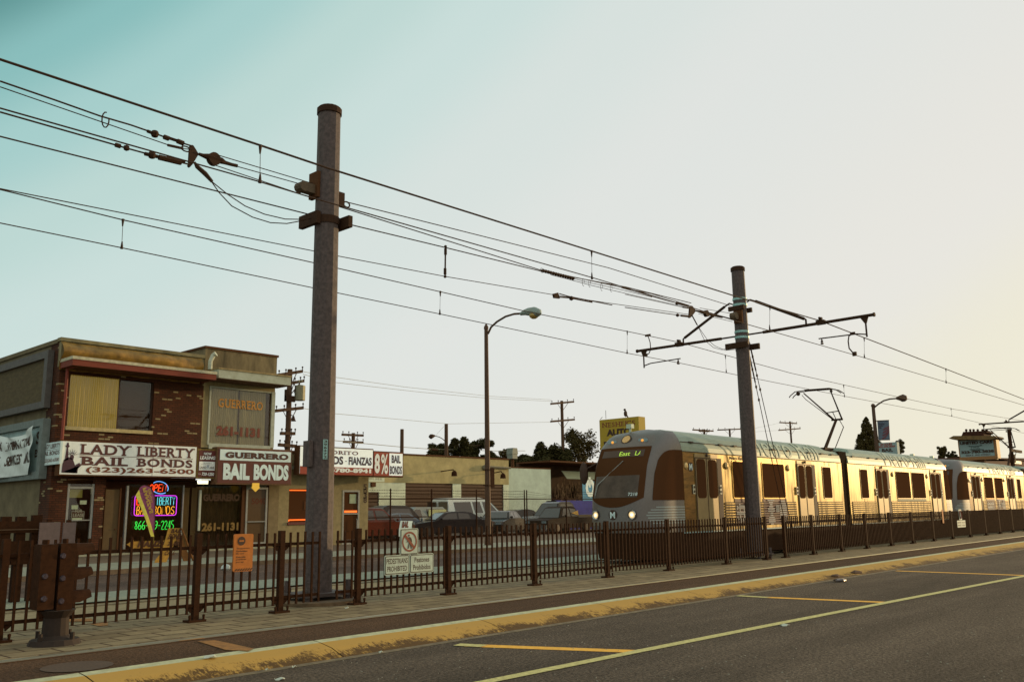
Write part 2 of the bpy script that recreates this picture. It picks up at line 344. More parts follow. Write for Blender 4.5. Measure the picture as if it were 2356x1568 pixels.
strip('parking_lot', lambda X: 36.05, lambda X: 300, .2, .2, mat('lot_asphalt', S(84, 66, 50), .95, var=.15, scale=1), [25, 60, 110, 400])
def marking(name, pts, m, z=-.146, wd=.1):
    b = MB(); P = [G(*p, z) for p in pts]
    for a, c in zip(P, P[1:]):
        n = (c-a).cross(UZ).normalized()*wd/2; b.quad(a-n, c-n, c+n, a+n)
    return b.build(name, m, kind='structure')
b = MB(); ln = [G(x, y, -.142) for x, y in ((1040, 1582), (1460, 1498), (1800, 1431), (2356, 1324))]
d0 = (ln[-1]-ln[0]).normalized(); ln = [ln[0]-d0*6]+ln+[ln[-1]+d0*40]
for a, c in zip(ln, ln[1:]):
    n = (c-a).cross(UZ).normalized()*.085; b.quad(a-n, c-n, c+n, a+n)
b.build('edge_line', YEL2, kind='structure')
for p0, p1, fz in (((1075, 1483), (1462, 1497), .1), ((1722, 1371), (2052, 1385), .14), ((2062, 1312), (2400, 1324), 0)):
    marking('diagonal_marking', [p0, p1], YEL, wd=.24)
    A, B_ = Vector(p0), Vector(p1); q = A+(B_-A)*fz
    if fz: marking('diagonal_marking', [(A.x-24, A.y-2), tuple(q)], YEL2, z=-.141, wd=.21)
b = MB()
for P in ([(675, 1484), (778, 1478), (775, 1494), (690, 1489)], [(790, 1492), (1000, 1541), (930, 1543), (750, 1503)]):
    pass
kk = Z(0, 2500, 1300, 2356)
b.poly([G(*kk(*p), .008) for p in ((1240, 100), (1450, 80), (1490, 92), (1300, 112))]); b.poly([G(*kk(*p), .008) for p in ((1430, 112), (1560, 104), (1840, 165), (1800, 182), (1640, 176))])
kk = Z(0, 2000, 1250, 2356); b.poly([G(*kk(*p), .008) for p in ((505, 892), (690, 888), (700, 908), (515, 912))]); b.poly([G(*kk(*p), .008) for p in ((680, 930), (810, 916), (815, 940), (745, 946))])
b.build('warning_paint', mat('faded_orange_paint', S(142, 96, 42), .9, var=.25, scale=10), kind='structure')
kk = Z(0, 2500, 1300, 2356); c = G(*kk(560, 295), .006)
b = MB(); b.poly([c+Vector((math.cos(a)*.38, math.sin(a)*.38, .002)) for a in [2*PI*i/24 for i in range(24)]]); b.build('manhole_cover', mat('manhole_iron', S(74, 54, 38), .8, var=.2, scale=30), label='round dark manhole cover set in the track slab by the kerb', cat='manhole cover')

# ================================================================ PICKET FENCE
SD = M['steel_dark']
def fY(X): return 13.78+(.02*max(0, X-18))
PT = PY(770.8, 1220, 13.78).z; RT = PY(765, 1246, 13.78).z; RB = PY(778, 1361, 13.78).z
def fence_run(posts, label, xa=None, xb=None, grp=None, gate=None):
    root = thing('picket_fence', label, 'fence', (posts[0], fY(posts[0]), 0), group='steel picket fences along the tracks')
    for X in posts:
        y = fY(X); b = MB(); b.box(X-.047, X+.047, y-.047, y+.047, 0, PT+.03)
        p = b.build('post', SD, root)
        b = MB(); b.box(X-.15, X+.15, y-.1, y+.1, .001, .035)
        for sx in (-.12, .12):
            b.cyl((X+sx, y-.06, .03), (X+sx, y-.06, .09), .018, 6); b.ball((X+sx, y-.06, .09), .028, 6)
        b.build('base_plate', SD, p)
        b = MB()
        for zz in (RT, RB):
            for sx in (-.1, .1): b.add([(X+sx*1.9, y, zz-.02), (X+sx*.55, y, zz-.02), (X+sx*.8, y-.02, zz-.11), (X+sx*.8, y+.02, zz-.11)], [(0,1,2),(0,1,3),(1,2,3),(0,2,3)])
        b.build('bracket', SD, p)
    ends = ([xa] if xa is not None else [])+list(posts)+([xb] if xb is not None else [])
    for a, c in zip(ends, ends[1:]):
        a0 = a+(.047 if a in posts else 0); c0 = c-(.047 if c in posts else 0); ya, yc = fY(a), fY(c); b = MB()
        for zz in (RT, RB):
            b.slab([(a0, ya-.02, zz-.025), (c0, yc-.02, zz-.025), (c0, yc-.02, zz+.025), (a0, ya-.02, zz+.025)], (0, .04, 0))
        n = max(1, round((c-a)/.158)-1); st = (c-a)/(n+1)
        for i in range(n if (a in posts and c in posts) else n+1):
            X = a+st*(i+1) if a in posts else c-st*(i+1)
            X += random.uniform(-.004, .004); y = fY(X); b.box(X-.016, X+.016, y-.052, y-.021, .13+random.uniform(-.004, .004), PT+random.uniform(-.006, .006))
        b.build('picket_panel', SD, root)
    return root
fence_run([1.6, 4.72, 7.6, 9.17], 'dark steel picket fence running left from the thick near pole', xb=9.95)
fence_run([10.85, 13.19, 15.9, 18.7, 21.6, 24.9, 27.6], 'dark steel picket fence between the two concrete footed poles carrying the pedestrian signs', xa=10.35)
fence_run([29.0, 31.3, 33.9, 36.5, 39.3, 42.1, 45.1, 48.1, 51.2, 54.3, 57.3, 60.3, 63.3, 66.3, 69.3, 72.3, 75.3, 78.3, 81.3], 'long dark steel picket fence in front of the train beyond the second pole')

# ================================================================ OVERHEAD POLES
def tpole(b, X, Y, r0, r1, z0, z1, n=12):
    st = [z0+(z1-z0)*i/6 for i in range(7)]; b.tube([(X, Y, z) for z in st], [r0+(r1-r0)*i/6 for i in range(7)], n)
def pole_root(label, X, Y, grp='catenary poles between the tracks'):
    return thing('catenary_pole', label, 'pole', (X, Y, 0), group=grp)
HW = M['hardware']
# near pole
X1, Y1 = 10.62, 14.7
root = pole_root('thick tapered grey catenary pole standing in the fence gap with number plate', X1, Y1)
b = MB(); tpole(b, X1, Y1, .272, .235, .16, 10.02); b.build('pole', M['galv'], root)
b = MB(); b.tube([(X1, Y1, 9.93), (X1, Y1, 10.05), (X1, Y1, 10.09)], [.262, .262, .22], 16); b.build('cap', HW, root)
b = MB(); b.box(X1-.55, X1+.55, Y1-.45, Y1+.45, .14, .2); b.build('base_plate', M['galv'], root)
for sx in (-.45, .45):
    for sy_ in (-.36, .36):
        b = MB(); b.cyl((X1+sx, Y1+sy_, .0), (X1+sx, Y1+sy_, .42), .05, 8); b.cyl((X1+sx, Y1+sy_, .2), (X1+sx, Y1+sy_, .30), .085, 6); b.cyl((X1+sx, Y1+sy_, .05), (X1+sx, Y1+sy_, .14), .085, 6); b.build('anchor_bolt', M['galv'], root)
b = MB(); b.tube([(X1, Y1, 0.0), (X1, Y1, .06), (X1, Y1, .075)], [.82, .82, .78], 28); b.build('footing', mat('footing_concrete', S(104, 84, 62), .95, var=.2, scale=8), root)
b = MB(); b.box(X1-.29, X1-.2, Y1-.06, Y1+.25, 8.04, 8.6); b.build('mounting_bracket', M['dark'], root)
b = MB(); b.box(X1-.56, X1-.29, Y1+.02, Y1+.2, 8.12, 8.31); b.cyl((X1-.56, Y1-.0, 8.21), (X1-.56, Y1+.22, 8.21), .11, 10); b.build('roller_arm', mat('pulley_casting', S(92, 76, 56), .7, var=.15), root)
b = MB(); b.box(X1-.34, X1-.24, Y1-.12, Y1+.5, 7.46, 7.72); b.build('channel_clamp', HW, root)
b = MB(); b.box(X1+.24, X1+.34, Y1-.42, Y1+.4, 7.44, 7.68); b.build('channel_clamp', HW, root)
b = MB(); b.tube([(X1, Y1, 7.5), (X1, Y1, 7.66)], .262, 14); b.build('band_clamp', HW, root)
b = MB(); b.box(X1+.2, X1+.34, Y1-.14, Y1-.05, 7.95, 8.25); b.tube(arc((X1+.42, Y1-.1, 8.03), (1, 0, 0), (0, 0, 1), .08, .06, 0, 2*PI, 10), .016, 6, False); b.build('guy_eye', HW, root)
nrm1 = Vector((-.55, -.83, 0)).normalized(); tux = Vector((.83, -.55, 0)); pc = Vector((X1, Y1, 0))+nrm1*.262
b = MB(); c0 = Vector((X1-.17, Y1-.225, 0)); d = Vector((.93, -.36, 0)).normalized(); nn = Vector((-.36, -.93, 0)).normalized(); nn = Vector((-1, 0, 0)); d = Vector((0, -1, 0)); c0 = Vector((X1, Y1, 0))+nn*.262
b = MB(); b.slab([c0-d*.10+UZ*2.56, c0+d*.10+UZ*2.56, c0+d*.10+UZ*3.06, c0-d*.10+UZ*3.06], nn*.09); b.build('junction_box', M['galv'], root)
n2 = Vector((-.33, -.944, 0)).normalized(); d2 = Vector((.944, -.33, 0)).normalized(); c1 = Vector((X1, Y1, 0))+n2*.272
b = MB(); b.slab([c1-d2*.045+UZ*2.70, c1+d2*.045+UZ*2.70, c1+d2*.045+UZ*3.08, c1-d2*.045+UZ*3.08], n2*.008); pl = b.build('number_plate', M['galv_light'], root)
b = MB()
for i, ch in enumerate('396+72'): letters(b, ch, c1-d2*.032+UZ*(3.02-i*.060)+n2*.01, d2, UZ, .064, .046, bold=.02, nrm=n2)
b.build('lettering', M['black'], pl)
# second pole with the two cantilevers
W_ = Z(2500, 1000, 1100, 2356); X2, Y2 = 28.3, 14.72
def at2(x, y): return PX(*W_(x, y), X2)
root = pole_root('tapered grey catenary pole with cantilever arms on both sides in front of the train', X2, Y2)
b = MB(); tpole(b, X2, Y2, .262, .222, .14, 10.0); b.build('pole', M['galv'], root)
b = MB(); b.tube([(X2, Y2, 9.9), (X2, Y2, 10.02), (X2, Y2, 10.06)], [.25, .25, .2], 16); b.build('cap', HW, root)
b = MB(); b.box(X2-.5, X2+.5, Y2-.42, Y2+.42, .12, .17)
for sx in (-.4, .4):
    for sy_ in (-.33, .33): b.cyl((X2+sx, Y2+sy_, 0), (X2+sx, Y2+sy_, .34), .05, 8)
b.build('base_plate', M['galv'], root)
for zz in (8.87, 8.66, 7.70, 7.50):
    b = MB(); b.tube([(X2, Y2, zz-.04), (X2, Y2, zz+.04)], .248, 14); b.build('band_clamp', M['galv_light'], root)
for bx in ((X2-.32, X2-.23, Y2-.3, Y2+.3, 8.44, 8.6), (X2+.23, X2+.32, Y2-.3, Y2+.3, 8.42, 8.58), (X2-.32, X2-.23, Y2-.35, Y2+.5, 7.1, 7.3), (X2+.23, X2+.32, Y2-.5, Y2+.4, 7.08, 7.28)):
    b = MB(); b.box(*bx); b.build('channel_clamp', HW, root)
b = MB(); b.box(X2-.29, X2-.2, Y2-.2, Y2+.12, 7.98, 8.5); b.build('mounting_bracket', M['dark'], root)
b = MB(); b.box(X2-.55, X2-.15, Y2-.08, Y2+.06, 8.1, 8.3); b.cyl((X2-.5, Y2-.12, 8.2), (X2-.5, Y2+.1, 8.2), .13, 10); b.build('roller_arm', mat('pulley_casting', DARK), root)
def cant(side, root, X, Y, dx=0):
    # side=-1: arm towards the road, +1: arm over the far track; y offsets taken from the pole centre
    s = side; a = MB(); e = 4.45; y = lambda o: Y+s*o
    tip = {1: 4.4, -1: 4.6}[s]
    t = thing_arm = None
    a.tube([(X, y(.25), 7.58), (X, y(.9), 7.58)], .03, 8); a.tube([(X, y(.8), 7.58), (X, y(tip), 7.60)], .052, 8); a.tube([(X, y(tip-.02), 7.6), (X, y(tip+.03), 7.6)], .07, 8)
    arm = a.build('cantilever_arm', HW, root)
    a = MB(); a.tube([(X, y(.28), 8.74), (X, y(.4), 8.80), (X, y(.62), 8.7)], .03, 6); a.tube([(X, y(.6), 8.71), (X, y(2.3), 7.82)], .052, 8); a.tube([(X, y(2.28), 7.84), (X, y(2.36), 7.78), (X, y(2.36), 7.6)], .035, 6); a.build('strut', HW, root)
    a = MB(); o = 2.55 if s == 1 else 2.86
    a.box(X-.08, X+.08, min(y(o-.14), y(o+.14)), max(y(o-.14), y(o+.14)), 7.54, 7.68); a.box(X-.05, X+.05, min(y(o-.05), y(o+.05)), max(y(o-.05), y(o+.05)), 7.66, 7.78); a.cyl((X-.1, y(o), 7.75), (X+.1, y(o), 7.75), .04, 6); a.build('wire_saddle', HW, arm)
    a = MB(); o = tip-.28; a.slab([(X-.02, y(o-.16), 7.56), (X-.02, y(o+.1), 7.56), (X-.02, y(o+.03), 7.36), (X-.02, y(o-.03), 7.36)], (.04, 0, 0)); a.tube([(X, y(o), 7.4), (X, y(o), 6.92)], .03, 6); a.build('drop_pipe', HW, arm)
    a = MB(); cl = {1: 2.62, -1: 2.85}[s]; a.tube([(X, y(o), 7.0), (X, y(o-.3), 7.06), (X, y(cl-.1), 7.08)], .022, 6); a.tube([(X, y(cl), 7.09), (X, y(cl), 6.9)], .02, 6); a.ball((X, y(cl), 6.98), .045, 6); a.box(X-.05, X+.05, min(y(cl-.03), y(cl+.03)), max(y(cl-.03), y(cl+.03)), 6.88, 6.93); a.build('steady_arm', HW, arm)
    return arm
cant(1, root, X2, Y2); cant(-1, root, X2, Y2)
b = MB(); P = [at2(200, 742), at2(215, 790), at2(220, 850), at2(205, 885), at2(180, 895)]
b.box(X2-.02, X2+.02, P[0].y-.1, P[0].y+.14, P[0].z+.02, P[0].z+.1); b.tube([(X2, P[0].y+.05, P[0].z+.04)]+P, .02, 6); b.box(X2-.04, X2+.04, P[-1].y-.05, P[-1].y+.08, P[-1].z-.06, P[-1].z+.04); b.build('jumper_cable', HW, root)
b = MB(); P = [at2(1945, 718), at2(1918, 735), at2(1912, 780), at2(1920, 840), at2(1958, 885)]
b.box(X2-.02, X2+.02, P[0].y-.1, P[0].y+.06, P[0].z-.03, P[0].z+.06); b.tube(P, .022, 6); b.box(X2-.04, X2+.04, P[-1].y-.09, P[-1].y+.03, P[-1].z-.08, P[-1].z+.05); b.build('jumper_cable', HW, root)
# third pole, mostly out of frame: its far-track arm reaches into the picture
X3 = 74; root = pole_root('distant catenary pole at the picture edge whose arm reaches over the far track', X3, 15.0)
b = MB(); tpole(b, X3, 15.0, .262, .222, 0, 10.0); b.build('pole', M['galv'], root); cant(1, root, X3, 15.0); cant(-1, root, X3, 15.0)

# guy wires of the second pole
b = MB()
for (p0, p1, p2) in (((1052, 575), (1150, 830), None), ((1062, 700), (1170, 955), None)):
    pass
g_end = [Vector((31.9, 14.95, 0.2)), Vector((31.4, 14.95, .2))]
for i, (ztop, ge) in enumerate(((8.2, g_end[0]), (7.65, g_end[1]))):
    b = MB(); a = Vector((X2+.24, Y2, ztop)); b.tube([a, ge], .014, 5)
    for tt in (.16, .24, .30): 
        q = a.lerp(ge, tt); b.ball(q, .05, 6, (.8, .8, 1.4))
    b.tube([a.lerp(ge, .10), a.lerp(ge, .22)], .028, 6); b.tube([a.lerp(ge, .88), a.lerp(ge, 1)], .03, 6)
    b.build('guy_wire', M['wire'], label='%s dark guy wire slanting from the second pole to the ground' % ('upper' if i == 0 else 'lower'), cat='guy wire', group='guy wires of the second pole')

# ================================================================ WIRES
def wirepts(pts, Y, ext=(0, 0)):
    P = [PY(x, y, Y if not callable(Y) else Y(i)) for i, (x, y) in enumerate(pts)]
    if ext[0]: P = [P[0]+(P[0]-P[1]).normalized()*ext[0]]+P
    if ext[1]: P = P+[P[-1]+(P[-1]-P[-2]).normalized()*ext[1]]
    return P
def wire(name, label, pts, Y, r, ext=(0, 0), hang=None, mesh=False):
    P = wirepts(pts, Y, ext); b = MB(); b.tube(P, r, 5); return b.build(name, M['wire'], label=label, cat='overhead wire', group='overhead wires above the tracks'), P
def hangers(root, lst, Y):
    for (x0, y0, x1, y1) in lst:
        a, c = PY(x0, y0, Y), PY(x1, y1, Y); b = MB(); b.tube([a, c], .006, 4)
        b.tube([a+UZ*.02, a-UZ*.13], [.03, .012], 6); b.tube([c-UZ*.02, c+UZ*.13], [.03, .012], 6)
        b.build('dropper', M['wire'], root)
o, _ = wire('messenger_wire', 'thick topmost messenger wire crossing the sky over the near track', [(0, 137), (600, 335), (755, 387), (1360, 577), (1688, 680), (1885, 737), (2175, 848), (2356, 918)], 11.9, .019, (10, 60)); o.name = 'messenger_wire'
hangers(o, [(599, 336, 598, 418), (1361, 578, 1362, 640), (1771, 704, 1771, 757), (1988, 777, 1989, 822), (2176, 848, 2177, 880)], 11.9)
o, _ = wire('contact_wire', 'near track contact wire hanging under the topmost messenger wire', [(0, 249), (600, 419), (725, 457), (1368, 640), (1720, 746), (1892, 795), (1990, 823), (2350, 930)], 11.9, .012, (10, 60))
o, _ = wire('messenger_wire', 'far track messenger wire passing behind both poles above its contact wire', [(0, 436), (283, 506), (720, 604), (1013, 671), (1218, 718), (1443, 762), (1562, 787), (1820, 858), (2190, 940), (2356, 968)], 17.2, .013, (10, 60))
hangers(o, [(283, 506, 280, 570), (1013, 671, 1012, 722), (1443, 762, 1443, 812), (1669, 818, 1671, 856), (1941, 886, 1943, 912), (2188, 939, 2190, 957)], 17.2)
o, _ = wire('contact_wire', 'lowest contact wire above the train roof on the far track', [(0, 513), (280, 570), (720, 662), (1012, 722), (1443, 812), (1560, 834), (1690, 861), (1943, 911), (2190, 957), (2356, 996)], 17.2, .0115, (10, 60))
wire('feeder_wire', 'thin feeder wire between the tracks passing behind the near pole at mid height', [(0, 314), (718, 495), (790, 513), (1027, 570), (1250, 625), (1440, 660), (1590, 697)], 14.9, .014, (10, 0))
wire('feeder_wire', 'thin wire just above the far messenger wire ending at the second anchor plate', [(0, 434), (720, 577), (773, 588), (1025, 636), (1280, 679), (1400, 697), (1584, 723)], 14.9, .010, (10, 0))
wire('anchor_wire', 'wire from the guy eye of the near pole to the second pole', [(790, 463), (1400, 616), (1680, 703)], 14.7, .012)
wire('anchor_wire', 'wire leaving the near pole below the guy eye towards the second anchor plate', [(776, 474), (1240, 620), (1500, 676), (1588, 703)], 14.7, .013)
kq = Z(2050, 1000, 750, 2356)
b = MB(); b.tube([PY(*kq(*p), 14.9) for p in ((480, 310), (620, 345), (1000, 445), (1600, 585), (2210, 722))], .009, 5); b.tube([PY(*kq(*p), 14.9) for p in ((700, 340), (900, 395), (1250, 470), (1750, 590))], .009, 5)
for x, y in ((890, 405), (1120, 465), (1240, 480), (970, 420)):
    c = PY(*kq(x, y), 14.9); b.tube(arc(c, (1, 0, 0), UZ, .05, .11, 0, 5.2, 9), .007, 4, False)
b.build('tie_wire', M['wire'], label='pair of thin tie wires with small hooks under the spiral grips', cat='overhead wire', group='overhead wires above the tracks')
# spiral grips and section insulators on the wires
b = MB(); P0, P1 = PY(*kq(370, 255), 14.9), PY(*kq(760, 355), 14.9)
for i in range(26):
    q = P0.lerp(P1, i/25); b.ball(q, .055 if (i % 2) else .03, 6)
b.tube(arc(P0, (1, 0, 0), UZ, .05, .07, 0, 2*PI, 8), .012, 4, False); b.tube([P0, P1], .03, 6)
b.build('cable_grip', HW, label='dark spiral cable grip with small bolts on the feeder wire', cat='cable grip')
b = MB(); P0 = PY(*kq(560, 575), 14.9)
b.slab([PY(*kq(*p), 14.9) for p in ((520, 545), (575, 532), (598, 606), (530, 598))], (0, .06, 0)); b.tube([PY(*kq(*p), 14.9) for p in ((590, 548), (700, 580), (1250, 690))], .016, 5); b.tube([PY(*kq(*p), 14.9) for p in ((590, 590), (720, 600), (880, 632), (1000, 655))], .02, 5); b.ball(PY(*kq(740, 605), 14.9), .07, 6)
b.build('wire_clamp_plate', HW, label='small square anchor plate with double wire beside the street lamp head', cat='wire clamp')
# dropper between the two feeder wires
b = MB(); a, c = PY(1025, 567, 14.9), PY(1024, 636, 14.9); b.tube([a, c], .02, 6); b.ball(a, .04, 6); b.ball(c, .04, 6); b.tube([a-UZ*.05, a-UZ*.2], .035, 6); b.tube([c+UZ*.05, c+UZ*.2], .035, 6)
b.build('insulated_dropper', HW, label='short thick insulated dropper between two wires right of the near pole', cat='dropper')
# anchor yokes
def yoke(T, Yp, label, thick=.05, sc_=1):
    root = thing('anchor_yoke', label, 'wire anchor', PY(*T(1440, 480), Yp), group='anchor yokes of the tensioned wires')
    q = lambda x, y: PY(*T(x, y), Yp)
    b = MB(); b.slab([q(*p) for p in ((1395, 600), (1410, 350), (1415, 325), (1445, 310), (1470, 325), (1550, 455), (1450, 620), (1410, 662), (1385, 640))], (0, thick, 0)); b.build('yoke_plate', HW, root)
    b = MB(); b.tube([q(1550, 455), q(1620, 480), q(1700, 500), q(1900, 560), q(1960, 590), q(2060, 620), q(2150, 640)], [.03*sc_, .04*sc_, .065*sc_, .065*sc_, .04*sc_, .035*sc_, .035*sc_], 8); c = q(1785, 535); b.cyl(c-Vector((0, .05, 0)), c+Vector((0, .06, 0)), .125*sc_, 16); b.build('tension_wheel', HW, root)
    return root, q
T1 = Z(400, 500, 600, 2352)
root, q = yoke(T1, 14.9, 'triangular anchor plate with round tension wheel left of the near pole')
for pts, r in (([(-1568, -686), (-700, -388), (0, -140), (480, 0), (740, 90), (880, 140), (1000, 185), (1260, 275), (1440, 330)], .016), ([(-1568, -597), (1060, 310), (1320, 375), (1440, 385)], .010), ([(-1568, -202), (0, 245), (400, 360), (820, 475), (1400, 620)], .016)):
    b = MB(); b.tube([q(*p) for p in pts], r, 5); b.build('tension_wire', M['wire'], root)
b = MB()
b.ball(q(860, 140), .075, 8); b.tube([q(740, 95), q(860, 140)], .03, 6); b.tube([q(1000, 185), q(1080, 215)], .045, 6); b.tube([q(1210, 250), q(1310, 290)], .045, 6)
for dy in (-14, 14): b.tube([q(1050, 195+dy), q(1290, 275+dy)], .014, 5)
b.tube([q(1060, 315), q(1300, 368)], .025, 6); b.tube(arc(q(1345, 375), (1, 0, 0), UZ, .09, .05, 0, 2*PI, 10), .014, 5, False)
b.tube([q(240, 310), q(320, 335)], .04, 6); b.ball(q(415, 360), .06, 6); b.ball(q(815, 472), .075, 8); b.tube([q(700, 450), q(900, 495)], .035, 6); b.tube([q(920, 505), q(1270, 590)], .05, 6); b.tube([q(1050, 510), q(1330, 575)], .03, 6)
b.build('turnbuckle', HW, root)
b = MB(); b.tube([q(*p) for p in ((1480, 580), (1520, 650), (1650, 765), (1760, 890))], [.02, .04, .045, .03], 6)
QQ = Z(0, 200, 1400, 2356); qq = lambda x, y: PY(*QQ(x, y), 14.8)
b.tube([qq(*p) for p in ((1420, 880), (1475, 960), (1560, 1050), (1700, 1125), (1820, 1162), (1930, 1168), (2000, 1155), (2060, 1140))], .011, 5); b.tube([qq(*p) for p in ((1425, 885), (1530, 970), (1650, 1050), (1780, 1105), (1920, 1138), (2040, 1140), (2110, 1128))], .011, 5)
b.build('slack_cable', M['wire'], root)
for pts in ([(1465, 707), (2125, 905)], [(1600, 785), (2085, 920)], [(1430, 770), (2025, 970)]):
    b = MB(); b.tube([qq(*p) for p in pts], .010, 5); b.build('pulley_wire', M['wire'], root)
b = MB(); c = qq(710, 470); b.tube(arc(c, (1, 0, 0), UZ, .06, .14, 1.4, 6.6, 10), .012, 5, False); b.build('hook', HW, root)
kw = Z(2500, 1000, 1100, 2356)
def T2(x, y):  # same yoke, seen smaller
    return kw(558+(x-1410)*.37, 478+(y-320)*.30)
root, q2 = yoke(T2, 14.85, 'small anchor plate with tension wheel just left of the second pole', sc_=.9)
q = lambda x, y: PY(*kw(x, y), 14.85)
for pts, r in (([(-30, 322), (380, 438), (470, 460), (558, 485)], .014), ([(0, 347), (230, 402)], .010), ([(0, 378), (500, 490), (555, 498)], .010), ([(0, 490), (370, 545), (450, 556), (556, 568)], .014), ([(640, 495), (950, 550)], .009), ([(700, 530), (920, 590)], .014), ([(630, 545), (920, 612)], .009)):
    b = MB(); b.tube([q(*p) for p in pts], r, 5); b.build('tension_wire', M['wire'], root)
b = MB(); b.tube([q(440, 452), q(540, 478)], .035, 6); b.ball(q(445, 455), .06, 6); b.ball(q(450, 557), .06, 6); b.tube([q(480, 560), q(550, 568)], .035, 6); b.tube([q(495, 488), q(550, 496)], .025, 6); b.build('turnbuckle', HW, root)
b = MB(); b.tube([q(*p) for p in ((575, 560), (590, 590), (625, 650), (700, 760), (770, 820), (860, 858), (950, 850))], .009, 5); b.tube([q(*p) for p in ((575, 560), (620, 640), (680, 770), (760, 835), (830, 853), (885, 835), (915, 805))], .009, 5); b.tube([q(575, 560), q(618, 640)], .022, 6); b.build('slack_cable', M['wire'], root)
# ================================================================ LIGHT RAIL TRAIN
TC, TH, YS = 16.7, 1.35, 15.35
STEEL = bpy.data.materials.new('brushed_stainless'); STEEL.use_nodes = True
def _st():
    t = STEEL.node_tree; b = t.nodes['Principled BSDF']; g = t.nodes.new('ShaderNodeNewGeometry')
    v = t.nodes.new('ShaderNodeVectorMath'); v.operation = 'MULTIPLY'; v.inputs[1].default_value = (3.2, 1, .35); t.links.new(g.outputs['Position'], v.inputs[0])
    n = t.nodes.new('ShaderNodeTexNoise'); n.inputs['Scale'].default_value = 1.6; n.inputs['Detail'].default_value = 7; n.inputs['Roughness'].default_value = .65; t.links.new(v.outputs[0], n.inputs['Vector'])
    mr = t.nodes.new('ShaderNodeMapRange'); mr.inputs[1].default_value = .3; mr.inputs[2].default_value = .7; mr.inputs[3].default_value = .2; mr.inputs[4].default_value = .5; t.links.new(n.outputs[0], mr.inputs[0]); t.links.new(mr.outputs[0], b.inputs['Roughness'])
    r = t.nodes.new('ShaderNodeValToRGB'); r.color_ramp.elements[0].position = .3; r.color_ramp.elements[1].position = .72; r.color_ramp.elements[0].color = S(104, 84, 42); r.color_ramp.elements[1].color = S(172, 150, 86)
    t.links.new(n.outputs[0], r.inputs[0]); t.links.new(r.outputs[0], b.inputs['Base Color']); b.inputs['Metallic'].default_value = .82
    bm = t.nodes.new('ShaderNodeBump'); bm.inputs['Strength'].default_value = .12; bm.inputs['Distance'].default_value = .02; t.links.new(n.outputs[0], bm.inputs['Height']); t.links.new(bm.outputs[0], b.inputs['Normal'])
_st()
NOSE = mat('grey_painted_nose', S(112, 106, 102), .45, .25, var=.06, scale=20)
FAIR = mat('pale_green_roof_fairing', S(138, 154, 138), .5, .1, var=.09, scale=2.2, stretch=(1, 2, 3))
FAIR2 = mat('faded_roof_lettering', S(180, 192, 172), .6, 0, var=.03)
DOORM = mat('door_leaf_steel', S(146, 128, 92), .5, .45, var=.06, scale=3)
TGL = glassy('train_window_glass', S(84, 56, 36), .6, 0)
SKIRT = mat('dark_underframe', S(58, 38, 24), .9, var=.12, scale=5, spec=.1)
LIP = mat('gold_window_frame', S(196, 158, 86), .35, .8, var=0)
def xt(z):
    zs = [0, .35, 1.2, 2.0, 3.0, 3.6, 4.0, 4.12, 4.24]; xs = [23.4, 23.25, 23.0, 23.05, 23.35, 23.72, 24.15, 24.45, 24.95]
    for a, b in zip(range(8), range(1, 9)):
        if z <= zs[b]: return xs[a]+(xs[b]-xs[a])*(z-zs[a])/(zs[b]-zs[a])
    return xs[-1]
def hw(z):
    return TH if z < 3.5 else (TH-.30*((z-3.5)/.6)**2 if z < 4.1 else TH-.30-.9*((z-4.1)/.14)**2)
def surf(s, z, out=0.0, p=3.2, mir=False):
    x0 = xt(z); s = max(-1, min(1, s)); x = 25.0-(25.0-x0)*(1-abs(s)**p)**(1/p); h = hw(z)
    if out:
        e = .004; a = surf(s-e if s > 0 else s+e, z, 0, p); b_ = surf(s, z+.01, 0, p); c_ = surf(s, z, 0, p)
        n = (a-c_).cross(b_-c_); n = n.normalized() if n.length > 1e-9 else Vector((-1, 0, 0))
        if n.dot(Vector((-1, (-1 if s < 0 else 1)*.6, 0))) < 0: n = -n
        return c_+n*out
    return Vector((x, TC+s*h, z))
def sdense(a, b, n):   # sample s so that the corner regions get more points
    f = lambda s: math.asin(max(-1, min(1, math.copysign(abs(s)**1.6, s)))); g = lambda t: math.copysign(abs(math.sin(t))**(1/1.6), math.sin(t))
    return [g(f(a)+(f(b)-f(a))*i/n) for i in range(n+1)]
def patch(b, s0, s1, zt, zb, out, n=18, m=6):
    S_ = sdense(s0, s1, n); vs = []; fs = []
    for s in S_:
        a, c = zb(s), zt(s)
        vs += [surf(s, a+(c-a)*j/m, out) for j in range(m+1)]
    for i in range(n):
        for j in range(m): fs.append((i*(m+1)+j, (i+1)*(m+1)+j, (i+1)*(m+1)+j+1, i*(m+1)+j+1))
    return b.add(vs, fs)
def rrect(x0, x1, z0, z1, r, n=4):
    P = []
    for cx, cz, a0 in ((x1-r, z1-r, 0), (x0+r, z1-r, PI/2), (x0+r, z0+r, PI), (x1-r, z0+r, 1.5*PI)):
        P += [(cx+r*math.cos(a0+PI/2*i/n), cz+r*math.sin(a0+PI/2*i/n)) for i in range(n+1)]
    return P
def plate(b, P, y, t): return b.slab([(x, y, z) for x, z in P], (0, -t, 0))
train = thing('light_rail_car', 'front two-section silver light rail car with lit headlights showing East LA', 'train', (37.95, TC, 0), group='coupled light rail cars')
MX = lambda v: Vector((2*37.95-v[0], v[1], v[2]))
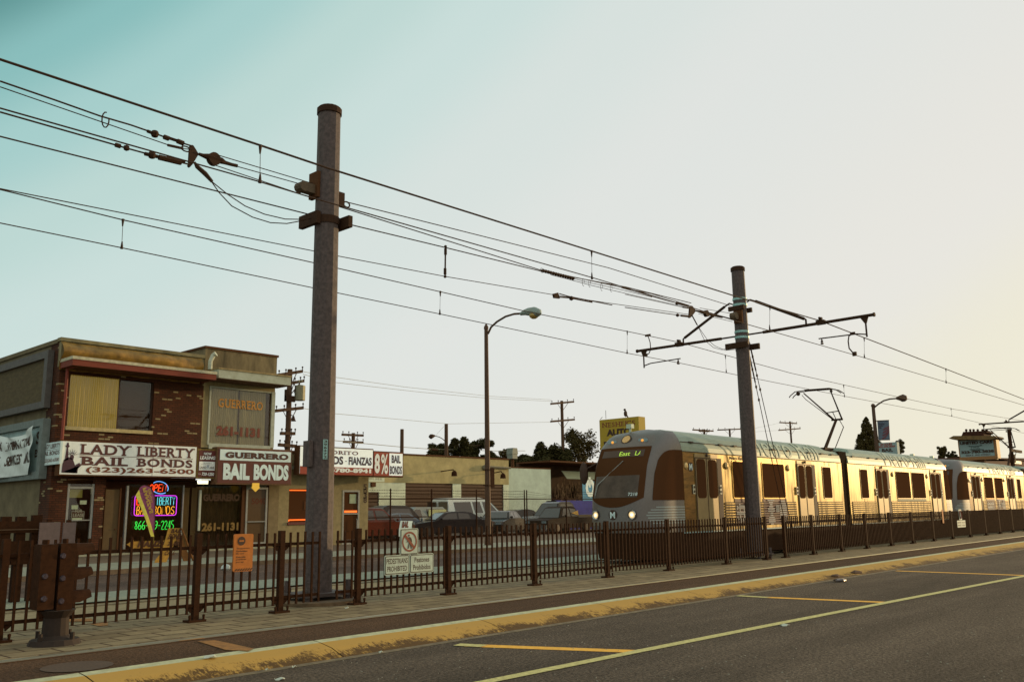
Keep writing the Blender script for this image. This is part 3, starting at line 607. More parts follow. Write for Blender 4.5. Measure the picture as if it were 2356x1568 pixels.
def nose_end(mirror):
    def fin(b): 
        if mirror: b.v = [tuple(MX(v)) for v in b.v]; b.f = [tuple(reversed(f)) for f in b.f]
        return b
    b = MB(); nn, mm = 40, 26; S_ = sdense(-1, 1, nn); zs = [.95+(4.24-.95)*((j/mm)) for j in range(mm+1)]
    vs = [surf(s, z) for s in S_ for z in zs]
    b.add(vs, [(i*(mm+1)+j, i*(mm+1)+j+1, (i+1)*(mm+1)+j+1, (i+1)*(mm+1)+j) for i in range(nn) for j in range(mm)])
    cab = fin(b).build('cab', NOSE, train, smooth=True)
    b = MB(); n0 = 24; S_ = sdense(-1, 1, n0); vs = [surf(s, z, -.02) for s in S_ for z in (.14, .5, .95)]
    b.add(vs, [(i*3+j, i*3+j+1, (i+1)*3+j+1, (i+1)*3+j) for i in range(n0) for j in range(2)]); fin(b).build('front_skirt', SKIRT, cab, smooth=True)
    b = MB(); patch(b, -.72, .74, lambda s: 3.60+.0*s, lambda s: 1.72+.30*(s/.73)**2, .012, 26, 10); ws = fin(b).build('windshield', TGL, cab, smooth=True)
    for sg in (-1, 1):
        b = MB(); ar = [(.845, 2.75), (.86, 3.1), (.885, 3.27), (.92, 3.40), (.96, 3.47), (1.0, 3.50)]
        def top(s):
            s = abs(s)
            for (a, za), (c, zc) in zip(ar, ar[1:]):
                if s <= c: return za+(zc-za)*(s-a)/(c-a)
            return 3.5
        S_ = [sg*(.845+.155*(i/16)**.7) for i in range(17)]; vs = []; m = 8
        for s in S_: vs += [surf(s, 1.93+(top(s)-1.93)*j/m, .012) for j in range(m+1)]
        b.add(vs, [(i*(m+1)+j, (i+1)*(m+1)+j, (i+1)*(m+1)+j+1, i*(m+1)+j+1) for i in range(16) for j in range(m)]); fin(b).build('cab_side_window', TGL, cab, smooth=True)
        b = MB()
        for i, z in enumerate((1.72, 1.64, 1.56, 1.48, 1.40, 1.32, 1.24)):
            s0 = (.885, .82, .78, .76, .78, .81, .83)[i]
            patch(b, sg*s0, sg*1.0, lambda s: z+.018, lambda s: z-.018, .008, 8, 1)
        fin(b).build('stripes', mat('pale_stripe', S(150, 160, 156), .5, var=0), cab)
        b = MB(); c = surf(sg*.5, 1.50, .02); nrm = Vector((-1, sg*-.0+sg*.18, .0)); b.disc(c, nrm, .15, 20, t=.02); r_ = fin(b).build('headlight', mat('lamp_bezel', S(72, 62, 54), .4, .5, var=0), cab)
        b = MB(); b.tube([c+nrm.normalized()*.02+q*.125 for q in [Vector((0, math.cos(2*PI*i/18), math.sin(2*PI*i/18))) for i in range(19)]], .016, 5, False); fin(b).build('lamp_ring', M['chrome'], r_)
        b = MB(); b.disc(c+nrm.normalized()*.022, nrm, .10, 18, t=.01); fin(b).build('lamp_lens', emi('headlight_glow', (1, .72, .36, 1), .6) if not mirror else M['galv'], r_)
        b = MB(); b.disc(c+nrm.normalized()*.034, nrm, .05, 12, t=.006); fin(b).build('lamp_bulb', emi('headlight_core', (1, .88, .66, 1), 1.3) if not mirror else M['galv'], r_)
        for ds in (0, .11):
            b = MB(); c = surf(sg*(.42+ds*1.3), 1.24, .012); b.disc(c, (-1, 0, 0), .07, 14, t=.015); fin(b).build('fog_lamp', mat('fog_lamp_glass', S(120, 108, 92), .3, .5, var=0), cab)
        b = MB(); c = surf(sg*.47, 3.80, .012); b.slab([c+Vector((0, y, z)) for y, z in rrect(-.17, .17, -.055, .055, .05)], (-.02, 0, .01)); mk = fin(b).build('marker_light', mat('marker_housing', S(140, 165, 170), .4, var=0), cab)
        b = MB(); b.ball(c+Vector((-.025, sg*-.02, 0)), .045, 8, (.5, 1.2, 1)); fin(b).build('marker_bulb', emi('amber_glow', (1, .42, .06, 1), .7), mk)
    b = MB(); c = surf(0, 1.50, .006); b.disc(c, (-1, 0, 0), .155, 22, t=.012); lg = fin(b).build('logo_disc', M['black'], cab)
    if not mirror:
        b = MB(); letters(b, 'M', c+Vector((-.015, .095, -.10)), (0, -1, 0), UZ, .19, .2, bold=.02, nrm=(-1, 0, 0), lift=.004); b.build('lettering', M['sign_blue_white'], lg)
    b = MB(); c = surf(0.05, 3.86, .01); n_ = Vector((-1, 0, .75)); b.disc(c, n_, .19, 22, t=.02); r_ = fin(b).build('top_headlight', mat('lamp_bezel', S(72, 62, 54), .4, .5, var=0), cab)
    b = MB(); b.disc(c+n_.normalized()*.022, n_, .145, 18, t=.01); fin(b).build('lamp_lens', mat('unlit_warm_lens', S(214, 178, 118), .15, .3, var=.2, scale=30), r_)
    b = MB(); b.tube([(24.55, 17.0, 4.16), (24.55, 17.0, 4.3)], .04, 8); b.box(24.48, 24.64, 16.9, 17.1, 4.28, 4.42); fin(b).build('roof_beacon', mat('beacon', S(190, 205, 180), .5, var=0), cab)
    b = MB(); q = surf(-.14, 3.14, .05); w_ = surf(.50, 2.42, .05); b.tube([q, q.lerp(w_, .5), w_], [.012, .018, .025], 5); b.tube([w_, surf(.55, 2.1, .03)], .02, 5); fin(b).build('wiper', M['alu'], cab)
    b = MB(); b.ball((23.75, 18.35, 2.85), .2, 10, (.6, .8, 1.9)); b.tube([(24.1, 18.0, 3.2), (23.75, 18.35, 2.95)], .03, 6); fin(b).build('mirror_housing', M['black'], cab)
    b = MB(); patch(b, -.60, .56, lambda s: 3.50, lambda s: 3.28, .02, 16, 1); ds = fin(b).build('destination_display', mat('display_panel', S(72, 52, 38), .5, var=0), ws)
    if not mirror:
        y = surf(.03, 3.4).y
        for txt, ya, wd_ in (('East', .03, .40), ('LA', -.40, .22)):
            b = MB(); c = surf(ya, 3.31, .035); u = (surf(ya-.3, 3.31, .035)-c).normalized(); zz = (surf(ya, 3.48, .035)-c).normalized(); letters(b, txt, c, u, zz, wd_, .155, bold=.0, nrm=(-1, 0, 0), lift=.004); b.build('lettering', emi('led_green', (.50, .78, .08, 1), .6), ds)
        b = MB(); c = surf(-.40, 2.06, .04); u = (surf(-.6, 2.06, .04)-c).normalized(); letters(b, '7218', c, u, UZ, .30, .10, bold=.02, shear=.2, nrm=(-1, 0, 0), lift=.003); b.build('lettering', M['sign_blue_white'], ws)
    b = MB(); patch(b, -.60, .62, lambda s: 2.70, lambda s: 2.02, .017, 22, 3); fin(b).build('screen_reflection', mat('painted_street_reflection', S(84, 72, 62), .3, var=.18, scale=3, spec=.2), ws, smooth=True)  # lighter grey patch: reflection on the lower windscreen painted as colour
    return cab
nose_end(False); nose_end(True)
def body(x0, x1):
    b = MB(); pr = [(-TH, .95), (-TH, 3.47)]
    b.slab([(x0, TC-TH, .95), (x0, TC-TH, 3.47), (x0, TC+TH, 3.47), (x0, TC+TH, .95)], (x1-x0, 0, 0)); return b.build('body_shell', STEEL, train)
body(25.0, 37.55); body(38.2, 50.9)
def roof(xa, xb, xs):       # xs: roof height scale stations
    b = MB(); half = [(1.36, 3.46), (1.345, 3.62), (1.30, 3.77), (1.18, 3.95), (.98, 4.10), (.6, 4.20), (0, 4.23)]
    prof = [(TC-a, z) for a, z in half]+[(TC+a, z) for a, z in half[-2::-1]]; n = len(prof)
    for x, cap in xs: b.v += [(x, y, min(z, cap)) for y, z in prof]
    for i in range(len(xs)-1):
        for j in range(n-1): b.f.append((i*n+j, i*n+j+1, (i+1)*n+j+1, (i+1)*n+j))
    b.f += [tuple(range(n)), tuple(range((len(xs)-1)*n, len(xs)*n))[::-1]]; b.mi = [0]*len(b.f)
    r = b.build('roof_fairing', FAIR, train)
    b = MB(); b.box(xa, xb, TC-TH-.02, TC-TH+.02, 3.445, 3.475); b.slab([(xa, TC-1.318, 3.76), (xb, TC-1.318, 3.76), (xb, TC-1.308, 3.785), (xa, TC-1.308, 3.785)], (0, .03, 0)); x = xa+.5
    while x < xb-.2:
        b.box(x, x+.22, TC-1.36, TC-1.28, 3.755, 3.80); x += random.choice((1.0, 1.9, 1.2))
    b.build('seam', M['black'], r); return r
r1 = roof(25.0, 37.5, [(24.98, 4.3), (36.3, 4.3), (36.9, 3.92), (37.5, 3.92)]); r2 = roof(38.3, 50.9, [(38.3, 3.92), (38.9, 3.92), (39.25, 4.3), (50.92, 4.3)])
def roof_text(parent, s, xa, xb):
    v, f = text_raw(s, .0, False); xs_ = [a[0] for a in v]; ys_ = [a[1] for a in v]; X0, X1, Y0, Y1 = min(xs_), max(xs_), min(ys_), max(ys_)
    pr = [(1.37, 3.49), (1.355, 3.62), (1.31, 3.77), (1.19, 3.955), (.99, 4.11), (.8, 4.165)]; ln = [0]
    for a, c in zip(pr, pr[1:]): ln.append(ln[-1]+math.dist(a, c))
    # cut each letter face into small horizontal bands so it hugs the curve
    import bmesh
    bm = bmesh.new(); bv = [bm.verts.new(((a-X0)/(X1-X0)*(xb-xa), (c-Y0)/(Y1-Y0)*ln[-1]*.93, 0)) for a, c in v]
    for q in f:
        try: bm.faces.new([bv[i] for i in q])
        except ValueError: pass
    for t in ln[1:-1]+[ln[-1]*.2, ln[-1]*.6, ln[-1]*.8]: bmesh.ops.bisect_plane(bm, geom=bm.verts[:]+bm.edges[:]+bm.faces[:], plane_co=(0, t, 0), plane_no=(0, 1, 0))
    b = MB(); bm.verts.index_update()
    for q in bm.verts:
        t = q.co.y
        for i in range(len(pr)-1):
            if t <= ln[i+1] or i == len(pr)-2: break
        k_ = (t-ln[i])/(ln[i+1]-ln[i]); h = pr[i][0]+(pr[i+1][0]-pr[i][0])*k_; z = pr[i][1]+(pr[i+1][1]-pr[i][1])*k_
        b.v.append((xa+q.co.x, TC-h-.006, z+.004))
    b.f = [tuple(x.index for x in q.verts) for q in bm.faces]; b.mi = [0]*len(b.f); bm.free(); b.build('lettering', FAIR2, parent)
roof_text(r1, 'Metro Rail', 29.6, 35.4); roof_text(r2, 'Metro Rail', 42.6, 48.2)
b = MB(); b.box(25.0, 50.9, TC-1.30, TC+1.30, .14, .949); b.build('underframe', SKIRT, train)
b = MB(); b.box(24.9, 37.5, YS-.012, YS-.002, .90, .945); b.box(38.25, 51.0, YS-.012, YS-.002, .90, .945); b.build('floor_stripe', mat('reflective_stripe', S(150, 176, 174), .5, var=0), train)
for cx in (28.3, 37.9, 47.6):
    b = MB(); b.box(cx-1.5, cx+1.5, TC-1.05, TC+1.05, .3, .6); bg_ = b.build('bogie', SKIRT, train)
    for wx in (-.95, .95):
        for sy_ in (-.78, .78): b = MB(); b.cyl((cx+wx, TC+sy_-.07, .36), (cx+wx, TC+sy_+.07, .36), .36, 20); b.build('wheel', SKIRT, bg_)
b = MB()
for i in range(9):
    x = 37.52+i*.0875; b.box(x, x+.05, TC-1.30, TC+1.30, .6, 3.95); b.box(x+.05, x+.0875, TC-1.22, TC+1.22, .65, 3.85)
b.build('gangway_bellows', mat('bellows_rubber', S(50, 34, 22), .9, var=.1, spec=.05), train)
def window(x0, x1, z0=2.0, z1=3.25, fr=True):
    b = MB(); plate(b, rrect(x0-.03, x1+.03, z0-.03, z1+.03, .09), YS+.002, .018); f_ = b.build('window', LIP if x0 > 28 and x0 < 33 else mat('steel_window_frame', S(150, 132, 92), .4, .6, var=0), train)
    b = MB(); plate(b, rrect(x0+.01, x1-.01, z0+.01, z1-.01, .07), YS-.017, .006); b.build('pane', TGL, f_)
for x0, x1 in ((28.2, 29.96), (30.38, 32.13), (35.6, 36.38), (39.5, 40.31), (43.8, 45.62), (45.94, 47.76)): window(x0, x1)
def door(x0, x1):
    d = None; mid = (x0+x1)/2
    b = MB(); b.box(x0-.06, x1+.06, YS-.022, YS+.02, .97, 3.42); d = b.build('door', DOORM, train)
    b = MB(); b.box(x0-.06, x0-.02, YS-.03, YS-.022, .97, 3.3); b.box(x1+.02, x1+.3, YS-.03, YS-.0, .97, 3.3); b.box(mid-.012, mid+.012, YS-.032, YS-.022, .97, 3.28); b.box(x0-.05, x1+.05, YS-.032, YS-.022, 3.27, 3.30); b.build('door_seal', M['black'], d)
    for a, c in ((x0+.03, mid-.09), (mid+.09, x1-.03)):
        b = MB(); plate(b, rrect(a, c, 1.99, 3.25, .13), YS-.022, .012); b.build('door_window', TGL, d)
    b = MB(); b.ball((mid, YS-.05, 3.38), .06, 8, (.7, .6, 1)); b.build('door_lamp', M['black'], d)
    for xx in (x0-.2, x1+.17):
        b = MB(); b.box(xx-.06, xx+.06, YS-.04, YS-.02, 2.12, 2.42); q = b.build('button_panel', mat('button_plate', S(190, 186, 160), .5, var=0), d)
        b = MB(); b.disc((xx, YS-.041, 2.20), (0, -1, 0), .04, 10); b.disc((xx, YS-.041, 2.34), (0, -1, 0), .04, 10); b.build('button', M['black'], q)
for x0, x1 in ((25.78, 27.12), (33.32, 34.55), (41.38, 42.58), (48.75, 50.08)): door(x0, x1)
def ribs(x0, x1, m=None, ex=()):
    b = MB()
    for i in range(9):
        z = 1.805-i*.088; b.slab([(x0, YS, z-.032), (x0, YS-.03, z-.018), (x0, YS-.03, z+.018), (x0, YS, z+.032)], (x1-x0, 0, 0))
    for i in range(10): z = 1.849-i*.088; b.mt(1); b.box(x0, x1, YS-.004, YS+.002, z-.011, z+.011)
    return b.build('side_ribs', [m or STEEL, M['black']], train)
ADV = mat('purple_advert_print', S(78, 26, 36), .6, var=.12, scale=9)
for x0, x1 in ((27.55, 28.22), (29.98, 30.3), (32.2, 33.0), (34.92, 37.4), (38.4, 41.1), (42.95, 48.45)): ribs(x0, x1)
for i, (x0, x1) in enumerate(((28.23, 29.97), (30.31, 32.19))):
    ribs(x0, x1, ADV); b = MB(); b.box(x0, x1, YS-.012, YS, 1.86, 1.965); ad = b.build('advert_panel', ADV, train)
    b = MB(); WH = mat('advert_white_print', S(150, 156, 158), .6, var=0)
    def dots(cx, cz, rx, rz, f_):
        for a in range(14):
            for c in range(12):
                u, v_ = -1+2*a/13, -1+2*c/11
                if f_(u, v_): x, z = cx+u*rx, cz+v_*rz; b.box(x-rx/15, x+rx/15, YS-.038, YS-.031, z-.022, z+.018)
    if i == 0: dots(28.95, 1.48, .62, .3, lambda u, v: (math.sin(u*16)+math.cos(v*9)) > -.3)
    else:
        dots(30.85, 1.50, .34, .42, lambda u, v: abs(u) < .55+.3*math.sin(v*7)); dots(31.8, 1.52, .30, .44, lambda u, v: u*u+v*v < 1); dots(31.3, 1.62, .2, .1, lambda u, v: (u*7) % 1 > .3)
    b.build('advert_print', WH, ad)
b = MB(); b.box(43.8, 47.8, YS-.012, YS, 1.865, 1.965); b.build('green_panel', mat('green_advert', S(62, 84, 58), .6, var=.1), train)
b = MB(); letters(b, 'Metro Rail', Vector((28.05, YS-.003, 3.30)), UX, UZ, .92, .11, bold=.01); b.build('lettering', M['black'], train)
b = MB(); b.disc((25.47, YS-.002, 2.98), (0, -1, 0), .15, 20, t=.012); lg = b.build('logo_disc', M['black'], train)
b = MB(); letters(b, 'M', Vector((25.38, YS-.018, 2.88)), UX, UZ, .18, .2, bold=.02); b.build('lettering', M['sign_blue_white'], lg)
for x, z in ((25.2, 3.0), (27.8, 3.08), (32.5, 3.12), (43.4, 3.1), (48.2, 3.1)):
    b = MB(); b.ball((x, YS-.01, z), .10, 10, (1, .5, 1.25)); b.build('side_lamp', mat('side_lamp_glass', S(206, 176, 120), .3, .4, var=.1), train)
b = MB(); b.box(25.02, 25.66, YS-.006, YS+.002, .97, 3.43); b.build('front_side_panel', mat('brown_reflective_panel', S(98, 72, 38), .3, .7, var=.35, scale=2.5, stretch=(1, 1, 5)), train)
# pantograph
b = MB(); PXp = 38.9; base = Vector((38.9, 16.55, 4.2)); kn = PY(*Z(3000, 1500, 500, 2240)(1545, 795), 16.6); KP = Z(3000, 1500, 500, 2240)
b.box(38.2, 39.9, 16.0, 17.3, 3.93, 4.03); b.box(38.3, 39.3, 16.3, 16.9, 4.03, 4.2); pg = b.build('pantograph', HW, train)
b = MB(); b.tube([base, kn], [.075, .06], 8); b.build('lower_arm', HW, pg)
b = MB(); b.tube([base+Vector((.8, -.1, 0)), kn+Vector((.15, -.25, -.35)), kn+Vector((.1, -.1, 0))], .022, 6); b.build('push_rod', HW, pg)
hd = [PX(*KP(*p), 39.0) for p in ((860, 300), (1000, 278), (1250, 255), (1450, 245), (1520, 256))]
b = MB(); b.tube([kn+Vector((0, .22, 0)), kn-Vector((0, .3, 0))], .05, 6); l = PX(*KP(960, 320), 39.1); r_ = PX(*KP(1445, 285), 39.1); b.tube([kn+Vector((0, .1, 0)), l], [.04, .026], 6); b.tube([kn-Vector((0, .27, 0)), r_], [.04, .028], 6)
b.tube([(kn+Vector((0, .1, 0))).lerp(l, .26), (kn-Vector((0, .27, 0))).lerp(r_, .30)], .024, 6); b.tube([kn+Vector((0, 0, 0)), ((kn+Vector((0, .1, 0))).lerp(l, .24)).lerp((kn-Vector((0, .27, 0))).lerp(r_, .30), .5)], .02, 6); b.tube([kn+Vector((0, .12, -.02)), PX(*KP(995, 430), 39.2), PX(*KP(930, 355), 39.2)], .015, 6); b.build('upper_frame', HW, pg)
b = MB()
for dx in (-.18, .18):
    P = [h+Vector((dx, 0, 0)) for h in hd]; b.tube([P[0]+Vector((0, .36, -.24)), P[0]+Vector((0, .30, -.16)), P[0]+Vector((0, .06, 0))]+P+[P[-1]-Vector((0, .10, .02)), P[-1]-Vector((0, .34, .2))], .022, 6)
b.slab([hd[1]+Vector((-.18, 0, -.02)), hd[3]+Vector((-.18, 0, -.02)), hd[3]+Vector((.18, 0, -.02)), hd[1]+Vector((.18, 0, -.02))], (0, 0, .06)); b.ball(hd[0]-UZ*.08, .1, 8); b.ball(hd[3]-UZ*.1, .07, 8); b.build('collector_head', HW, pg)
car2 = dup(train, (67.95, TC, 0), label='second light rail car coupled behind the first and cut by the right picture edge')
def prune(o):
    for ch in list(o.children):
        if (ch.name.startswith('lettering') and o.name.startswith('destination')) or ch.name.startswith('advert_print'): bpy.data.objects.remove(ch); continue
        if ch.name.startswith(('lamp_lens', 'lamp_bulb')): ch.active_material = ch.active_material
        prune(ch)
# ================================================================ BRICK OFFICE BUILDING
K1 = Z(0, 1340, 700, 2356); K2 = Z(0, 1700, 700, 2195); K3 = Z(600, 1380, 650, 2356); K4 = Z(650, 1750, 650, 2038); K5 = Z(0, 2000, 700, 1829); K8 = Z(1300, 1650, 700, 2356); K9 = Z(1900, 1750, 600, 2091); KN = Z(450, 1900, 450, 1764)
FY = 36.0; BX = 13.7
BRICK = brickmat('dark_red_brick', S(90, 51, 32), S(66, 41, 27), S(56, 37, 25), 1, .24, .085, .012, 'xz', .5, .5, noisy=.3, freq=1.2, white=S(150, 134, 98))
BRICKS = brickmat('dark_red_brick_side', S(84, 48, 30), S(60, 38, 26), S(52, 34, 23), 1, .24, .085, .012, 'yz', .5, .5, noisy=.3, freq=1.2, white=S(140, 126, 92))
STUC = mat('stained_grey_stucco', S(120, 112, 82), .95, var=.25, scale=1.6, stretch=(1, 1, .5)); STUCS = mat('side_wall_stucco', S(108, 98, 72), .95, var=.18, scale=1.5)
def rc(pa, pb, Y):           # rectangle from two opposite corner pixels on the plane Y
    a, b = PY(*pa, Y), PY(*pb, Y); return min(a.x, b.x), max(a.x, b.x), min(a.z, b.z), max(a.z, b.z)
GZ = .2
bld = thing('brick_office_building', 'two storey dark brick office building with red canopy and big curtained upper window', 'building', (BX, FY, GZ))
topz = PY(*K1(835, 75), FY).z
BX1 = PY(*K3(790, 400), FY).x
wx0, wx1 = PY(*K1(940, 600), FY).x, PY(*K1(2080, 700), FY).x; wz0, wz1 = PY(*K1(905, 1225), FY).z, PY(*K1(1000, 560), FY).z+.1
sz0 = 3.25
b = MB()   # front wall, brick, with the window opening left open
b.box(BX, wx0, FY, FY+.25, sz0, topz-1.0); b.box(wx1, BX1, FY, FY+.25, sz0, topz-1.0); b.box(wx0, wx1, FY, FY+.25, sz0, wz0); b.box(wx0, wx1, FY, FY+.25, wz1, topz-1.0); b.build('front_wall', BRICK, bld)
b = MB(); b.box(BX, BX1, FY+.02, FY+.25, topz-1.0, topz); b.box(BX-.06, BX1, FY-.05, FY+.3, topz-.0, topz+.14); b.build('parapet', STUC, bld)
b = MB(); b.box(BX, BX+.2, FY+.25, FY+1.0, GZ, topz); b.build('side_wall_brick', BRICKS, bld); b = MB(); b.box(BX+.02, BX+.2, FY+1.0, FY+15, GZ, topz-.05); b.box(BX-.05, BX+.2, FY+.3, FY+15.1, topz-.05, topz+.12); b.box(BX+.2, BX1, FY+14.9, FY+15, GZ, topz); b.build('side_wall', STUCS, bld)
b = MB(); b.box(BX+.2, BX1, FY+.3, FY+14.9, topz-.5, topz-.4); b.build('roof', M['dark'], bld)
b = MB(); b.box(BX+.2, BX1, FY+2.5, FY+2.6, GZ, topz-.5); b.box(BX+.2, BX1, FY+.3, FY+2.5, sz0-.1, sz0); b.build('interior_wall', M['dark'], bld)
# crumpled gold tarp over the parapet
b = MB(); x0, x1 = PY(*K1(850, 150), FY-.3).x, PY(*K3(770, 300), FY-.3).x; zt, zb = topz-.05, topz-1.15; n, m = 60, 10; vs = []
for i in range(n+1):
    for j in range(m+1):
        t = j/m; x = x0+(x1-x0)*i/n; bul = math.sin(min(1, t*1.5)*PI)**.8*.34*(1+.5*noise.noise(Vector((x*.9, t*2, 1))))+.04*noise.noise(Vector((x*3, t*3, 0)))
        vs.append((x, FY-.06-max(bul, 0), zt-(zt-zb)*t+.03*noise.noise(Vector((x*1.5, 0, 3)))))
b.add(vs, [(i*(m+1)+j, i*(m+1)+j+1, (i+1)*(m+1)+j+1, (i+1)*(m+1)+j) for i in range(n) for j in range(m)])
b.build('roof_tarp', mat('gold_brown_tarp', S(132, 98, 36), .42, .3, var=.25, scale=3), bld, smooth=True)
# red canopy
CY = 34.8
x0, _, _, zt = rc(K1(985, 275), K1(985, 275), CY); x1 = PY(*K3(965, 400), CY).x; z0 = PY(*K1(985, 400), CY).z
b = MB(); b.box(x0, x1, CY, CY+.08, z0, zt-.12); b.box(x0, x0+.08, CY+.08, FY, z0, zt-.12); b.box(x1-.08, x1, CY+.08, FY, z0, zt-.12); cn = b.build('canopy_fascia', mat('faded_red_fascia', S(118, 52, 33), .8, var=.14, scale=6, stretch=(.3, 1, 3)), bld)
b = MB(); b.box(x0-.02, x1+.02, CY-.03, FY, zt-.12, zt); b.build('canopy_edge', mat('peeling_white_edge', S(186, 180, 150), .8, var=.14, scale=5), cn)
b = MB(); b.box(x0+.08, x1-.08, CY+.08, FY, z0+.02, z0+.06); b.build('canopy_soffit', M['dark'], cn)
b = MB(); xx = PY(*K1(915, 560), 35.6).x; b.tube([(xx, 35.7, z0+.1), (xx, 35.7, 4.5)], .06, 8); b.tube([(xx, 35.7, z0), (xx+.15, 35.2, z0+.05)], .05, 6); b.build('canopy_post', mat('red_painted_post', S(128, 54, 36), .7, var=.1), bld)
# the curtained window
wd = wx1-wx0
b = MB(); b.box(wx0-.05, wx1, FY-.1, FY+.02, wz0-.14, wz0); wf = b.build('window_sill', mat('cream_sill', S(184, 168, 118), .8, var=.12), bld)
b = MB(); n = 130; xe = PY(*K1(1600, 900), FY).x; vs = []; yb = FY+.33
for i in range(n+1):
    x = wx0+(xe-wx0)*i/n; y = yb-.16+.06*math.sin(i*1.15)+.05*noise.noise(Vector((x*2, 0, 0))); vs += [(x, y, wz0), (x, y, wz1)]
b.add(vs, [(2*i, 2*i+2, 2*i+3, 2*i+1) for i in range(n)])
CURT = mat('glowing_yellow_curtain', S(172, 152, 78), .9, var=.16, scale=5, stretch=(6, 6, .12), emis=S(172, 148, 70), es=.24); wn = b.build('curtain', CURT, bld)  # weak glow in the cloth stands in for light on the curtain
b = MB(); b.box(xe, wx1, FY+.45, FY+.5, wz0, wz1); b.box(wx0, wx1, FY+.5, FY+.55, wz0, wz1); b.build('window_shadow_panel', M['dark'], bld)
def clearglass(name, tint=(1, 1, 1, 1), rough=.02, mixf=.16):
    m = bpy.data.materials.new(name); m.use_nodes = True; t = m.node_tree; t.nodes.clear(); o = t.nodes.new('ShaderNodeOutputMaterial'); mx = t.nodes.new('ShaderNodeMixShader'); tr = t.nodes.new('ShaderNodeBsdfTransparent'); gl = t.nodes.new('ShaderNodeBsdfGlossy'); fr = t.nodes.new('ShaderNodeFresnel'); fr.inputs[0].default_value = 1.45
    tr.inputs[0].default_value = tint; gl.inputs['Roughness'].default_value = rough; t.links.new(fr.outputs[0], mx.inputs[0]); t.links.new(tr.outputs[0], mx.inputs[1]); t.links.new(gl.outputs[0], mx.inputs[2]); t.links.new(mx.outputs[0], o.inputs[0]); return m
CG = clearglass('window_pane_glass', (.95, .94, .90, 1))
b = MB(); b.box(wx0, wx1, FY+.14, FY+.15, wz0, wz1); b.build('window_pane', CG, bld)
for x in (wx0, xe, wx1-.06): b = MB(); b.box(x, x+.06, FY+.1, FY+.2, wz0, wz1); b.build('window_frame', M['black'], bld)
# ground floor shop front: piers, panes, doors
def fx(K, x, y, Y=FY): return PY(*K(x, y), Y).x
b = MB(); b.box(BX, BX+.2, FY, FY+.25, GZ, sz0); b.box(BX+.2, fx(K2, 840, 900), FY, FY+.25, GZ, sz0); b.box(fx(K2, 1185, 900), fx(K2, 1320, 900), FY, FY+.25, GZ, sz0); b.build('ground_floor_piers', BRICK, bld)
b = MB(); b.box(fx(K2, 840, 900), BX1+3.2, FY+1.9, FY+2.0, GZ, sz0); b.build('shop_back_wall', M['dark'], bld)
xa, xb = fx(K2, 845, 900), fx(K2, 1180, 900); zt, zb = PY(*K2(1000, 780), FY).z, PY(*K5(930, 515), FY).z
b = MB()
for x in (xa, xb-.08): b.box(x, x+.08, FY+.02, FY+.14, GZ+.05, sz0-.3)
b.box(xa+.08, xb-.08, FY+.02, FY+.14, zt-.04, zt+.04); b.box(xa+.08, xb-.08, FY+.02, FY+.14, zb-.0, zb+.22); b.box(xa+.08, xb-.08, FY+.02, FY+.14, 1.55, 1.59)
dr1 = b.build('shop_door', M['alu'], bld); b = MB(); b.box(xa+.08, xb-.08, FY+.07, FY+.09, GZ+.1, sz0-.3); b.build('door_pane', CG, dr1)
b = MB(); b.box(xa+.12, xb-.12, FY+.9, FY+1.0, sz0-.55, sz0-.48); b.build('fluorescent_lamp', emi('tube_glow', (1, .93, .6, 1), 3.2), bld)
b = MB(); x0, x1, z0, z1 = rc(K2(880, 800), K2(1030, 905), FY+.3); b.box(x0, x1, FY+.3, FY+.32, z0, z1); b.build('interior_panel', mat('lit_interior_panel', S(150, 142, 70), .8, var=.1, emis=S(120, 110, 50), es=.25), bld)
PAP = mat('paper_notice', S(158, 172, 142), .8, var=.1)
for q in ((1005, 940, 1085, 990), (898, 1000, 975, 1050), (905, 1160, 1030, 1183)):
    x0, x1, z0, z1 = rc(K2(q[0], q[1]), K2(q[2], q[3]), FY+.05); b = MB(); b.box(x0, x1, FY+.045, FY+.06, z0, z1); b.build('paper_notice', PAP, dr1)
x0, x1, z0, z1 = rc(K2(897, 1075), K2(1050, 1190), FY+.05); b = MB(); b.box(x0, x1, FY+.05, FY+.06, z0, z1); ls = b.build('lease_sign', M['black'], dr1)
b = MB(); W3 = mat('grey_white_print', S(140, 140, 122), .8, var=.1)
for a, c, d, e in ((x0, x1, z1-.015, z1), (x0, x0+.015, z0, z1), (x1-.015, x1, z0, z1)): b.box(a, c, FY+.04, FY+.05, d, e)
letters(b, 'FOR', Vector((x0+.13, FY+.045, z0+.30)), UX, UZ, .27, .12, bold=.015); letters(b, 'LEASE', Vector((x0+.06, FY+.045, z0+.14)), UX, UZ, .42, .12, bold=.015); b.build('lettering', W3, ls)
# panel door, tall pane with the neon signs, curtains
x0, x1 = fx(K2, 1325, 900), fx(K2, 1505, 900); b = MB(); b.box(x0, x1, FY+.05, FY+.12, GZ, 2.75); pd = b.build('panel_door', mat('brown_panel_door', S(92, 72, 40), .8, var=.1, scale=3), bld); b = MB(); b.box(x0-.05, x0, FY, FY+.15, GZ, 2.8); b.box(x1, x1+.05, FY, FY+.15, GZ, 2.8); b.ball((x1-.1, FY+.02, 1.2), .04, 6); b.build('door_frame', M['dark'], pd)
x0, x1 = fx(K2, 1600, 900), fx(K4, 250, 900); b = MB(); b.box(x0-.05, x0+.03, FY-.02, FY+.1, GZ, sz0-.35); b.box(x1, x1+.04, FY, FY+.1, GZ, sz0-.3); nf = b.build('neon_window_frame', M['alu'], bld)
b = MB(); b.box(x0+.03, x1, FY+.06, FY+.075, GZ+.4, sz0-.3); b.build('neon_window_pane', CG, nf)
TAN = mat('tan_curtain', S(124, 100, 60), .9, var=.12, scale=6, stretch=(5, 5, .2))
